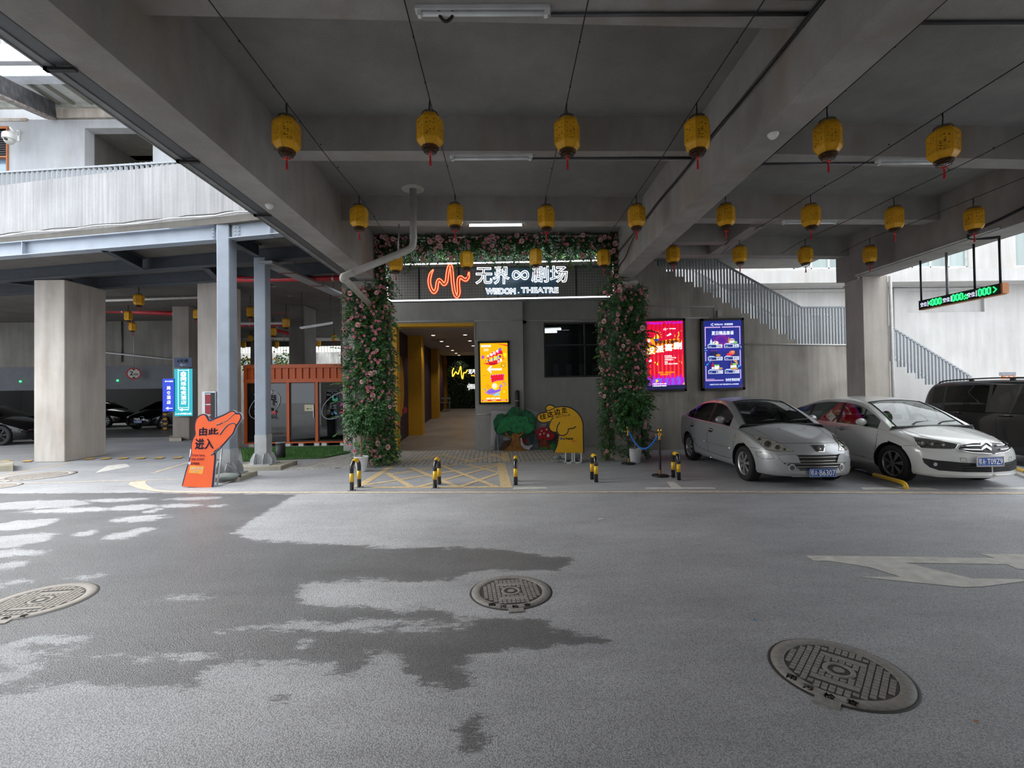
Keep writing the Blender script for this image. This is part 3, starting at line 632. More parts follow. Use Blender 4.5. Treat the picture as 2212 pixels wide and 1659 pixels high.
def right_col(R):
    while True:
        z = R.uniform(.15, 4.15); k = R.random()
        if k < .62:
            u = R.random()
            if z < .8 and R.random() < .75: continue
            return (2.60 + u * .68, 11.42 - R.uniform(0, .10), z), (R.uniform(-.3, .3), -1, 0)
        if k < .85: return (2.58 - R.uniform(0, .14), 11.35 + R.random() * .5, z), (-1, -.4, 0)
        return (3.28, 11.4 + R.random() * .3, z), (1, -.4, 0)
garland('pink rose garland wrapped round the right column beside the red screen', (2.9, 11.4, 0), right_col, 2400, 34, 230, 12,
        [((3.3, 11.4, z), (1, -.2, .1)) for z in (.5, .7, 1.3, 1.6, 2.8, 2.95, 3.1)] + [((2.5, 11.35, z), (-1, -.2, -.2)) for z in (.5, .8, 1.2, 1.9, 2.6)], young=.06)
GY = 11.12
gx0, gx1 = at(818, 520, GY).x, at(1338, 520, GY).x; gz1 = at(1080, 512, GY).z; gz0 = at(1080, 556, GY).z
def arch(R):
    k = R.random()
    if k < .70:
        z = gz1 - abs(R.gauss(0, .23)); z = max(z, gz0 - .18 * R.random())
        return (R.uniform(gx0, gx1), GY - R.uniform(.0, .10), min(z, gz1 + R.uniform(-.05, .04))), (R.uniform(-.3, .3), -1, -.25)
    zb = at(835, 645, GY).z
    if k < .84: return (gx0 + abs(R.gauss(0, .13)), GY - R.uniform(0, .1), R.uniform(zb, gz1)), (.2, -1, -.2)
    return (gx1 - .02 - abs(R.gauss(0, .14)), GY - R.uniform(0, .1), R.uniform(zb, gz1)), (-.2, -1, -.2)
garland('pink rose garland draped along the top of the neon sign', (0, GY, gz1), arch, 2100, 42, 200, 13,
        [((R_x, GY - .1, gz0 + .02), (.1, -.3, -1)) for R_x in (-2.2, -1.7, -1.1, -.3, .0, .25, .6, 1.0, 1.6, 2.0)], young=.10)

# ================================================================ neon sign
NY = 11.22
NP = lambda px, py, d=0.0: at(px, py, NY - d)
sg = thing('neon_sign', 'lit neon theatre sign with red wave and white outlined characters on black mesh', 'sign', tuple(NP(1080, 650)), world=True)
BLKM = mat('black_steel', (.014, .014, .015), .5, var=.1); WNEON = glow('white_neon', (.93, .97, 1.0), 3.2); WN2 = glow('white_neon_letter', (.93, .97, 1.0), 2.2); RNEON = glow('red_neon', (1.0, .16, .07), 3.0); RHALO = glow('red_tube_edge', (.9, .03, .01), .5)
sx0, sx1, sz0, sz1 = NP(826, 650).x, NP(1330, 640).x, NP(1080, 648).z, NP(1080, 512).z
mb = MB(); k = sx0
while k < sx1: mb.box(k - .0022, k + .0022, NY, NY + .004, sz0, sz1); k += .066
k = sz0
while k < sz1: mb.box(sx0, sx1, NY, NY + .004, k - .0022, k + .0022); k += .066
obj('wire_mesh', mb, BLKM, sg)
mb = MB()
for px in (905, 991, 1075, 1160, 1245): q = NP(px, 600); mb.box(q.x - .02, q.x + .02, NY + .006, NY + .04, sz0, sz1)
q = NP(1080, 577).z; mb.box(sx0, sx1, NY + .006, NY + .035, q - .014, q + .014); mb.box(sx0, sx1, NY + .004, NY + .04, sz0 - .03, sz0 + .01); mb.box(sx0, sx1, NY + .004, NY + .04, sz1 - .05, sz1); obj('back_frame', mb, BLKM, sg)
c_ = [(836, 572), (1318, 562), (1325, 567), (1325, 634), (1318, 640.5), (846, 650), (838, 645), (834, 577)]
mb = MB(); fp = [NP(*p, .10) for p in c_]; mb.tube(fp, .016, 8, closed=True); obj('frame_tube', mb, WNEON, sg)
AC = mat('blue_acrylic', (.25, .42, .60), .12, var=.03, trans=.85, ior=1.2); mb = MB(); mb.ext([NP(1050, 638, .03), NP(1204, 635, .03), NP(1204, 578, .03), NP(1050, 580, .03)], (0, .005, 0)); obj('acrylic_panel', mb, AC, sg)
Z7 = lambda x, y, d=.06: NP(840 + x / 4.424, 540 + y / 4.424, d)
cl = smooth_path([(424, 188, 0), (398, 232, 0), (386, 300, 0), (400, 365, 0), (429, 404, 0), (455, 372, 0), (463, 315, 0), (478, 286, 0), (502, 302, 0), (526, 328, 0), (550, 300, 0), (560, 225, 0), (573, 165, 0), (588, 148, 0), (601, 190, 0), (609, 300, 0), (625, 405, 0), (650, 445, 0), (668, 405, 0), (663, 320, 0), (670, 270, 0), (690, 260, 0), (714, 278, 0), (737, 285, 0), (757, 258, 0), (766, 212, 0)], 5)
lft, rgt = [], []
for i, p in enumerate(cl):
    d = (cl[min(i + 1, len(cl) - 1)] - cl[max(i - 1, 0)]).normalized(); w = 12 * min(1, i / 6 + .12, (len(cl) - 1 - i) / 6 + .12); n = Vector((-d.y, d.x, 0)) * w; lft.append(p + n); rgt.append(p - n)
loop = [Z7(p.x, p.y) for p in lft + rgt[::-1]]
mb = MB(); mb.tube(loop, .013, 6, closed=True); obj('red_wave_tube', mb, RNEON, sg, 'red double-line neon wave')
mb = MB(); mb.tube([p + Vector((0, .022, 0)) for p in loop], .026, 6, closed=True); obj('red_wave_backing', mb, RHALO, sg)
def ntext(s, x0, y0, x1, y1, bold=.02, neon=.02, nm='neon_characters', mm=None):
    o = Z7(x0, y1, .05); text(s, o, Z7(x1, y1, .05) - o, Z7(x0, y0, .05) - o, mm or WN2, sg, nm, w=(Z7(x1, y1) - o).length, h=(Z7(x0, y0) - o).length, bold=bold, neon=neon)
ntext('无界', 826, 158, 1156, 330, .012, .021); ntext('剧场', 1360, 150, 1710, 312, .012, .019)
ntext('WISDOM', 922, 362, 1212, 424, .035, .028, 'neon_letters', WNEON); ntext('.', 1232, 402, 1246, 414, .03, .03, 'neon_letters'); ntext('THEATRE', 1262, 355, 1622, 411, .02, .026, 'neon_letters')
inf = [Z7(1258 + 66 * math.cos(t) / (1 + math.sin(t) ** 2) * 1.06, 240 - 92 * math.sin(t) * math.cos(t) / (1 + math.sin(t) ** 2)) for t in np.linspace(0, 2 * PI, 64, endpoint=False)]
mb = MB()
for w in (-9, 9):
    q = []
    for i in range(64):
        t = 2 * PI * i / 64; f_ = lambda t: Vector((1258 + 70 * math.cos(t) / (1 + math.sin(t) ** 2), 240 - 95 * math.sin(t) * math.cos(t) / (1 + math.sin(t) ** 2), 0)); d = (f_(t + .01) - f_(t - .01)).normalized(); p = f_(t) + Vector((-d.y, d.x, 0)) * w; q.append(Z7(p.x, p.y))
    mb.tube(q, .010, 6, closed=True)
obj('neon_infinity', mb, WN2, sg)
lt = bpy.data.lights.new('neon_glow', 'AREA'); lt.energy = 22; lt.color = (.75, 1, .93); lt.shape = 'RECTANGLE'; lt.size = 4.6; lt.size_y = .06
lo = bpy.data.objects.new('neon_glow', lt); COL.objects.link(lo); lo.location = NP(1080, 560, .14); lo.rotation_euler = (PI, 0, 0)

# ================================================================ inside the entrance: downlights, green wall with neon, bench
DL = glow('downlight_lens', (1, .96, .88), 6.0); WHP = mat('white_plastic', (.72, .72, .70), .4)
for i, (x, y) in enumerate([(388, 143), (797, 138), (497, 230), (854, 225), (590, 298), (908, 292), (657, 353), (944, 348), (713, 398), (752, 431), (785, 453)]):
    p = gnd(840 + x / 5.185, 680 + y / 5.185, EZ)
    t = thing('downlight', f'round ceiling downlight in the entrance, {"left" if i % 2 == 0 or i > 7 else "right"} row, {ordn[min(i // 2, 3)] if i < 8 else ordn[i - 4]} from the doorway', 'ceiling light', (p.x, p.y, EZ), 0, 'downlights in the entrance')
    mb = MB(); mb.lathe([(.06, -.001), (.085, -.006), (.09, -.0005)], n=20); obj('trim_ring', mb, WHP, t)
    mb = MB(); mb.cyl((0, 0, -.004), .062, .003, 20); obj('lens', mb, DL, t)
    l = bpy.data.lights.new('downlight_lamp', 'SPOT'); l.energy = 32; l.spot_size = 1.9; l.spot_blend = .6; l.color = (1, .9, .78); l.shadow_soft_size = .05
    lo = bpy.data.objects.new('downlight_lamp', l); COL.objects.link(lo); lo.location = (p.x, p.y, EZ - .03)
p = gnd(840 + 555 / 5.185, 680 + 278 / 5.185, EZ)
t = thing('ceiling_vent', 'dark slot vent in the entrance ceiling', 'vent', (p.x, p.y, EZ)); mb = MB(); mb.box(-.28, .28, -.07, .07, -.006, 0); obj('frame', mb, BLKM, t)
gw0 = at(967, 820, CY1).x
t = thing('plant_wall', 'dark green artificial plant wall at the end of the entrance corridor', 'plant wall', (0, CY1 - .05, RISE), world=True)
mb = MB(); mb.box(gw0, CX1, CY1 - .05, CY1 - .01, RISE, EZ); obj('backing', mb, mat('plant_backing', (.012, .02, .01), .9), t)
mb = MB(); R = random.Random(5)
for k in range(2600):
    leaf(mb, Vector((R.uniform(gw0, gw0 + 2.4), CY1 - .06, R.uniform(RISE, EZ))), Vector((R.uniform(-1, 1), -.6, R.uniform(-1, .6))), Vector((R.uniform(-.5, .5), -1, .5)), .16, .04)
obj('leaves', mb, mat('plant_wall_leaf', (.02, .045, .015), .6, var=.4), t)['kind'] = 'stuff'
YN = glow('yellow_neon', (1.0, .50, .03), 4.0); PPt = lambda x, y, d=.15: at(840 + x / 5.185, 680 + y / 5.185, CY1 - d)
t = thing('neon_logo', 'yellow neon wave logo on the plant wall inside the entrance', 'neon sign', tuple(PPt(800, 700)), world=True)
mb = MB(); mb.tube([PPt(x, y) for x, y, _ in smooth_path([(728, 595, 0), (712, 635, 0), (716, 690, 0), (740, 650, 0), (752, 640, 0), (775, 665, 0), (790, 620, 0), (806, 580, 0), (815, 690, 0), (828, 715, 0), (838, 650, 0), (858, 650, 0), (882, 615, 0)], 5)], .024, 6); obj('wave_tube', mb, YN, t)
WN3 = glow('white_logo_light', (1, 1, .97), 2.5); WNY = glow('small_yellow_letters', (1, .5, .05), 2.0)
def ptext(s, x0, y0, x1, y1, m, nm, b=.03):
    o = PPt(x0, y1, .13); text(s, o, PPt(x1, y1, .13) - o, PPt(x0, y0, .13) - o, m, t, nm, w=(PPt(x1, y1) - PPt(x0, y1)).length, h=(PPt(x0, y0) - PPt(x0, y1)).length, bold=b)
ptext('无界剧场', 890, 610, 1062, 662, WN3, 'lit_characters'); ptext('WISDOM', 918, 672, 1050, 692, WNY, 'lit_letters')
t = thing('arrow_light', 'white grid arrow of bulbs on the plant wall inside the entrance', 'light', tuple(PPt(900, 840)), world=True)
mb = MB()
for r_ in range(6):
    for c in range(12):
        x = 868 + c * 15; y = 768 + r_ * 14
        if (1 <= r_ <= 4 and c >= 2) or (c == 1 and r_ in (2, 3)) or (c == 2 and r_ in (0, 5)): q = PPt(x, y, .12); mb.ball(tuple(q), .026, 6)
obj('bulbs', mb, WN3, t)['kind'] = 'stuff'
mb = MB()
for r_ in range(4):
    mb.tube([PPt(868 + 15, 782 + r_ * 14, .10), PPt(868 + 170, 782 + r_ * 14, .10)], .008, 5)
obj('grid', mb, WN3, t)
b0 = at(840 + 570 / 5.185, 680 + 1055 / 5.185, 25.2); t = thing('metal_bench', 'grey metal bench beside the plant wall inside the entrance', 'bench', (b0.x, 25.2, fz(25.2)), 0)
GM = mat('galvanised_metal', (.36, .37, .38), .45, metal=.6)
mb = MB(); mb.box(-.05, .55, -.25, .2, .42, .46); obj('seat', mb, GM, t); mb = MB(); mb.box(-.05, .55, .16, .2, .62, .72); obj('backrest', mb, GM, t)
for x in (-.03, .5):
    for y in (-.22, .17): mb = MB(); mb.box(x, x + .03, y, y + .03, 0, .72 if y > 0 else .42); obj('leg', mb, GM, t)
# ---- window in the wall: dark room with two tube lights behind glass
GLASSD = thin_glass('window_glass', (.75, .8, .82), 1.5)
WF = mat('dark_window_frame', (.05, .05, .052), .45)
mb = MB(); mb.box(wx0, wx1, 14.2, 14.25, wz0, wz0 + .05); mb.box(wx0, wx1, 14.2, 14.25, wz1 - .05, wz1); mb.box(wx0, wx0 + .04, 14.2, 14.25, wz0, wz1); mb.box(wx1 - .04, wx1, 14.2, 14.25, wz0, wz1)
q = at(1235, 745, 14.2).z; mb.box(wx0, wx1, 14.2, 14.24, q - .02, q + .02); q = at(1263, 750, 14.2).x; mb.box(q - .02, q + .02, 14.2, 14.24, wz0, wz1)
w1 = struct('window_1', mb, WF, 'dark framed window in the entrance wall', 'window'); mb = MB(); mb.box(wx0 + .02, wx1 - .02, 14.22, 14.226, wz0 + .02, wz1 - .02); obj('pane', mb, GLASSD, w1)
DRM = mat('dark_room_paint', (.05, .055, .06), .7)
mb = MB(); mb.box(wx0 - .8, wx1 + 1.2, 18.4, 18.5, 0, 4.2); mb.box(wx0 - .9, wx0 - .8, 14.5, 18.5, 0, 4.2); mb.box(wx1 + 1.2, wx1 + 1.3, 14.5, 18.5, 0, 4.2); mb.box(wx0 - .9, wx1 + 1.3, 14.5, 18.5, 4.2, 4.3)
struct('wall_inner_room', mb, DRM, 'dark room behind the window', 'wall')
mb = MB(); q = at(1205, 750, 18.3)
for k in range(7): x = wx0 - .3 + k * .5; mb.box(x, x + .2, 18.33, 18.38, .4, 2.7)
struct('wall_inner_panel', mb, mat('room_panel', (.12, .13, .15), .6), 'pale panels in the room behind the window', 'panel')
TUBE = glow('lit_tube', (.88, .96, 1.0), 5.0)
for i, (a, b) in enumerate([((1160, 713), (1212, 711)), ((1150, 718), (1203, 717))]):
    pa, pb = at(*a, 16.6), at(*b, 16.6); t = thing('room_tube_light', f'lit tube light seen through the window, {"upper" if i == 0 else "lower"} one', 'light', tuple(pa), world=True)
    mb = MB(); mb.tube([pa, pb], .03, 8); obj('tube', mb, TUBE, t); mb = MB(); mb.beam(pa + Vector((0, .05, .05)), pb + Vector((0, .05, .05)), .08, .05); obj('housing', mb, WHP, t)
    mb = MB(); c = (pa + pb) / 2
    for k_ in (-.3, .3): mb.tube([c + Vector((k_, .05, .06)), (c.x + k_, c.y + .05, 4.2)], .006, 5)
    obj('hanger', mb, BLKM, t)

# ================================================================ wall conduits, drain pipes, tube lights
def conduit(label, pts, r=.014, m=None, name='conduit', nm2='conduit'): mb = MB(); mb.tube(pts, r, 6); return tag(obj(name, mb, m or TRIM), label, nm2)
onW1 = lambda x, y: at(x, y, WY - .015)
onW2 = lambda x, y: at(x, y, 14.13)
onW3 = lambda x, y: at(x, y, SY - .015)
conduit('white conduit along the top of the entrance opening', [onW1(852, 695), onW1(1024, 692)])
conduit('white conduit dropping beside the yellow screen', [onW1(1129, 692), onW1(1025, 693), onW1(1025, 735), onW1(1043, 736.5)])
conduit('white conduit over the dark window', [onW2(1131, 692), onW2(1300, 692)])
conduit('white conduit with a corner above the red screen', [onW3(1388, 662), onW3(1543, 663), onW3(1545, 686)])
conduit('white conduit running right from the blue screen', [onW3(1608, 743), onW3(1838, 745)], .018)
conduit('white conduit linking the red and blue screens', [onW3(1425, 687), onW3(1530, 687)], .014)
conduit('white conduit low beside the white board', [onW1(1030, 895), onW1(1062, 895)])
mb = MB(); q = onW3(1553, 678); mb.box(q.x - .055, q.x + .055, SY - .06, SY, q.z - .09, q.z + .09); tag(obj('junction_box', mb, mat('meter_grey', (.38, .37, .36), .5)), 'small grey box above the blue screen', 'box')
PIPEB = mat('black_drain_pipe', (.02, .018, .017), .45, var=.2); p0 = onW1(1117, 850); t = thing('drain_pipe', 'black drain pipe stub behind the painted tree cutout', 'pipe', (p0.x, WY - .08, PZ), world=True)
mb = MB(); mb.tube(smooth_path([(p0.x, WY, p0.z + .02), (p0.x, WY - .05, p0.z + .03), (p0.x, WY - .09, p0.z - .05), (p0.x, WY - .09, .6), (p0.x, WY - .09, PZ)], 5), .065, 12); obj('pipe', mb, PIPEB, t)
mb = MB()
for z in (p0.z - .22, p0.z - .42): mb.cyl((p0.x, WY - .09, z), .07, .02, 16)
obj('clamp', mb, GM, t)
PVC = mat('grey_plastic_pipe', (.40, .385, .36), .5, var=.12, scale=4)
g0 = gnd(892, 408, ZS); t = thing('drain_pipe', 'pale grey drain pipe bent under the left roof beam', 'pipe', (g0.x, g0.y, 3.9), world=True)
e1 = at(893, 520, g0.y); e2 = at(885, 538, g0.y); e3 = at(742, 597, g0.y); e4 = at(748, 606, g0.y + .12); e5 = Vector((-3.10, 11.12, 3.74))
mb = MB(); mb.tube([g0, g0 + (e1 - g0) * .9] + smooth_path([e1, at(891, 531, g0.y), e2, at(870, 545, g0.y)], 5) + [e3 + (e2 - e3) * .02] + smooth_path([e3, at(741, 603, g0.y + .06), e4], 4) + [e5], .062, 14); obj('pipe', mb, PVC, t)
mb = MB()
for p, q in ((at(862, 549, g0.y), e3), (at(765, 588, g0.y), e3), (e1 + Vector((0, 0, .1)), e1)): d = (q - p).normalized(); mb.cyl(p, .068, .07, 14, axis=d)
obj('coupling', mb, PVC, t)
mb = MB(); mb.tube([at(862, 484, g0.y), at(860, 547, g0.y)], .012, 6); mb.tube([at(859, 545, g0.y), at(867, 545, g0.y)], .008, 6); obj('hanger_rod', mb, GM, t)
mb = MB(); mb.cyl((g0.x, g0.y, ZS - .006), .2, .006, 20); obj('ceiling_patch', mb, concrete('patch_mortar', (.42, .40, .36), rough=.9), t)
conduit('thin white pipe down the left flowered column', [(-3.50, 11.10, 3.72), (-3.50, 11.10, .1)], .016, WHP, 'rain_pipe', 'pipe')
HOUS = mat('light_housing', (.62, .62, .62), .4); TOFF = mat('unlit_tube', (.74, .76, .76), .25)
def tubelight(label, a, b, z=ZC, lit=0.0):
    a = gnd(*a, z - .03); b = gnd(*b, z - .03); b.y = a.y; t = thing('tube_light', label, 'light', tuple(a), 0, 'tube lights on the roof beams', world=True)
    mb = MB(); mb.box(a.x, b.x, a.y - .035, a.y + .035, z - .03, z); obj('housing', mb, HOUS, t)
    mb = MB(); mb.tube([(a.x + .05, a.y, z - .052), (b.x - .05, a.y, z - .052)], .018, 8); obj('tube', mb, TUBE if lit else TOFF, t)
    for x in (a.x + .02, b.x - .05): mb = MB(); mb.box(x, x + .03, a.y - .02, a.y + .02, z - .075, z - .03); obj('end_cap', mb, WHP if not lit else mat('orange_cap', (.4, .2, .08), .5), t)
    if lit:
        l = bpy.data.lights.new('tube_lamp', 'AREA'); l.shape = 'RECTANGLE'; l.size = b.x - a.x; l.size_y = .03; l.energy = lit; l.color = (.86, 1, .95); lo = bpy.data.objects.new('tube_lamp', l); COL.objects.link(lo); lo.location = ((a.x + b.x) / 2, a.y, z - .085)
tubelight('unlit tube light on the nearest cross beam', (897, 25), (1188, 25))
tubelight('unlit tube light behind the second front lantern', (972, 340), (1150, 340))
tubelight('lit tube light over the neon sign', (1008, 485), (1133, 485), ZC, 14)
tubelight('unlit tube light beside the rightmost front lantern', (1893, 350), (2050, 350))
tubelight('unlit tube light on the right middle cross beam', (1688, 480), (1806, 480))
CND = mat('dark_conduit', (.10, .10, .105), .4, metal=.5)
ya, yb = gnd(1190, 27, ZC).y, gnd(1150, 341, ZC).y
conduit('dark conduit running right from the nearest tube light', [(gnd(1190, 27, ZC).x, ya, ZC - .02), (BR[0] - .03, ya, ZC - .02)], .016, CND)
conduit('dark conduit running right from the second tube light', [(gnd(1150, 341, ZC).x, yb, ZC - .02), (BR[0] - .03, yb, ZC - .02)], .016, CND)
yc = gnd(1893, 350, ZC).y
conduit('dark conduit between the right beam and a tube light', [(BR[1], yc, ZC - .02), (gnd(1893, 350, ZC).x, yc, ZC - .02)], .016, CND)
conduit('grey conduit on the near right hand cross beam', [(BR[1], 4.05, ZC - .02), (BF[0], 4.05, ZC - .02)], .016, CND)
conduit('dark conduit with cables along the right roof beam', [(BR[0] - .02, 1.0, ZC - .03), (BR[0] - .02, 11.3, ZC - .03)], .018, CND)
conduit('loose black cable beside the conduit on the right roof beam', smooth_path([(BR[0] - .05, y, ZC - .06 - .02 * math.sin(y * 3)) for y in np.arange(1, 9.2, .5)] + [(BR[0] - .05, 9.6, ZC - .2), (BR[0] - .02, 10.2, 4.55), (BR[0] - .02, 10.9, 4.5)], 3), .010, WIRE, 'cable', 'cable')
conduit('black cable looped over the nearest tube light', smooth_path([at(950, 12, ya - .05), at(948, 30, ya - .05), at(962, 46, ya - .05), at(977, 35, ya - .05), at(976, 12, ya - .05)], 5), .014, WIRE, 'cable', 'cable')
for lbl, p in [('white round detector under the right roof beam', gnd(1670, 289, ZB)), ('white round detector under the left roof beam', gnd(582, 443, ZB))]:
    t = thing('smoke_detector', lbl, 'detector', (p.x, p.y, ZB)); mb = MB(); mb.lathe([(0, -.05), (.03, -.048), (.045, -.03), (.055, -.012), (.055, 0)], n=18); obj('housing', mb, WHP, t); mb = MB(); mb.cyl((.02, -.02, -.052), .006, .006, 8); obj('indicator', mb, WHP, t)
# steel gutter along the left roof edge
GUT = mat('dark_grey_steel', (.085, .09, .095), .45, var=.15, scale=3); GUT2 = mat('grey_steel_lip', (.22, .22, .22), .5, var=.25, scale=3)
t = thing('steel_gutter', 'dark steel gutter hung along the outside of the left roof beam', 'gutter', (-3.5, 4, ZB), world=True)
mb = MB(); mb.box(-3.53, -3.385, -8, 11.3, ZB + .01, ZB + .02); mb.box(-3.39, -3.38, -8, 11.3, ZB + .01, ZB + .5); obj('trough', mb, GUT, t)
mb = MB(); mb.box(-3.61, -3.53, -8, 11.3, ZB - .0, ZB + .012); mb.box(-3.615, -3.60, -8, 11.3, ZB - .01, ZB + .35); obj('outer_lip', mb, GUT2, t)
for px, py in ((140, 151), (400, 350), (570, 466)):
    q = gnd(px, py, ZB - .02); mb = MB(); mb.box(-3.6, -3.36, q.y - .02, q.y + .02, ZB - .03, ZB - .008); mb.box(-3.6, -3.57, q.y - .02, q.y + .02, ZB - .03, ZB + .1); obj('bracket', mb, BLKM, t)
# ================================================================ cars
RUB = mat('tyre_rubber', (.012, .012, .013), .75, var=.2, scale=20); ALLOY = mat('alloy_wheel', (.55, .55, .56), .32, metal=.85, var=.08); BLKP = mat('black_plastic', (.012, .012, .013), .45)
CHROME = mat('chrome', (.75, .75, .76), .12, metal=1.0, var=.03); UNDER = mat('wheel_well', (.008, .008, .008), .9); PLBLUE = mat('plate_blue', (.015, .075, .33), .4, var=.06); PLWHT = mat('plate_white', (.75, .77, .80), .4)
LENS = mat('headlight_lens', (.40, .39, .34), .08, var=.25, scale=14, coat=1.0, metal=.35); LENSD = mat('headlight_dark', (.10, .10, .105), .08, var=.5, scale=18, coat=1.0, metal=.5); REFL = mat('lamp_reflector', (.8, .8, .8), .08, metal=1.0)
SEAT = mat('car_interior', (.035, .033, .032), .7); SEATL = mat('car_interior_grey', (.16, .15, .14), .7)
WSG = thin_glass('windscreen_glass', (.50, .56, .53), 1.55); SDG = thin_glass('tinted_side_glass', (.10, .10, .11), 1.55); SDC = thin_glass('clear_side_glass', (.42, .46, .45), 1.55)
SEAM = mat('panel_gap', (.01, .01, .01), .8)

def interp(tab, x):
    a = np.array(tab, float); X, Y = a[:, 0], a[:, 1]
    if x <= X[0]: return float(Y[0])
    if x >= X[-1]: return float(Y[-1])
    i = int(np.searchsorted(X, x)) - 1; h = X[i + 1] - X[i]; t = (x - X[i]) / h
    def slope(j):
        if j == 0 or j == len(X) - 1: return (Y[1] - Y[0]) / (X[1] - X[0]) if j == 0 else (Y[-1] - Y[-2]) / (X[-1] - X[-2])
        d0 = (Y[j] - Y[j - 1]) / (X[j] - X[j - 1]); d1 = (Y[j + 1] - Y[j]) / (X[j + 1] - X[j]); return 0 if d0 * d1 <= 0 else 2 * d0 * d1 / (d0 + d1)
    m0, m1 = slope(i) * h, slope(i + 1) * h; t2, t3 = t * t, t ** 3
    return float((2 * t3 - 3 * t2 + 1) * Y[i] + (t3 - 2 * t2 + t) * m0 + (-2 * t3 + 3 * t2) * Y[i + 1] + (t3 - t2) * m1)
def sharpen(me, ang=.6):
    bm = bmesh.new(); bm.from_mesh(me); bmesh.ops.recalc_face_normals(bm, faces=bm.faces)
    for f in bm.faces: f.smooth = True
    for e in bm.edges: e.smooth = not (len(e.link_faces) == 2 and e.calc_face_angle(0) > ang)
    bm.to_mesh(me); bm.free(); me.update()

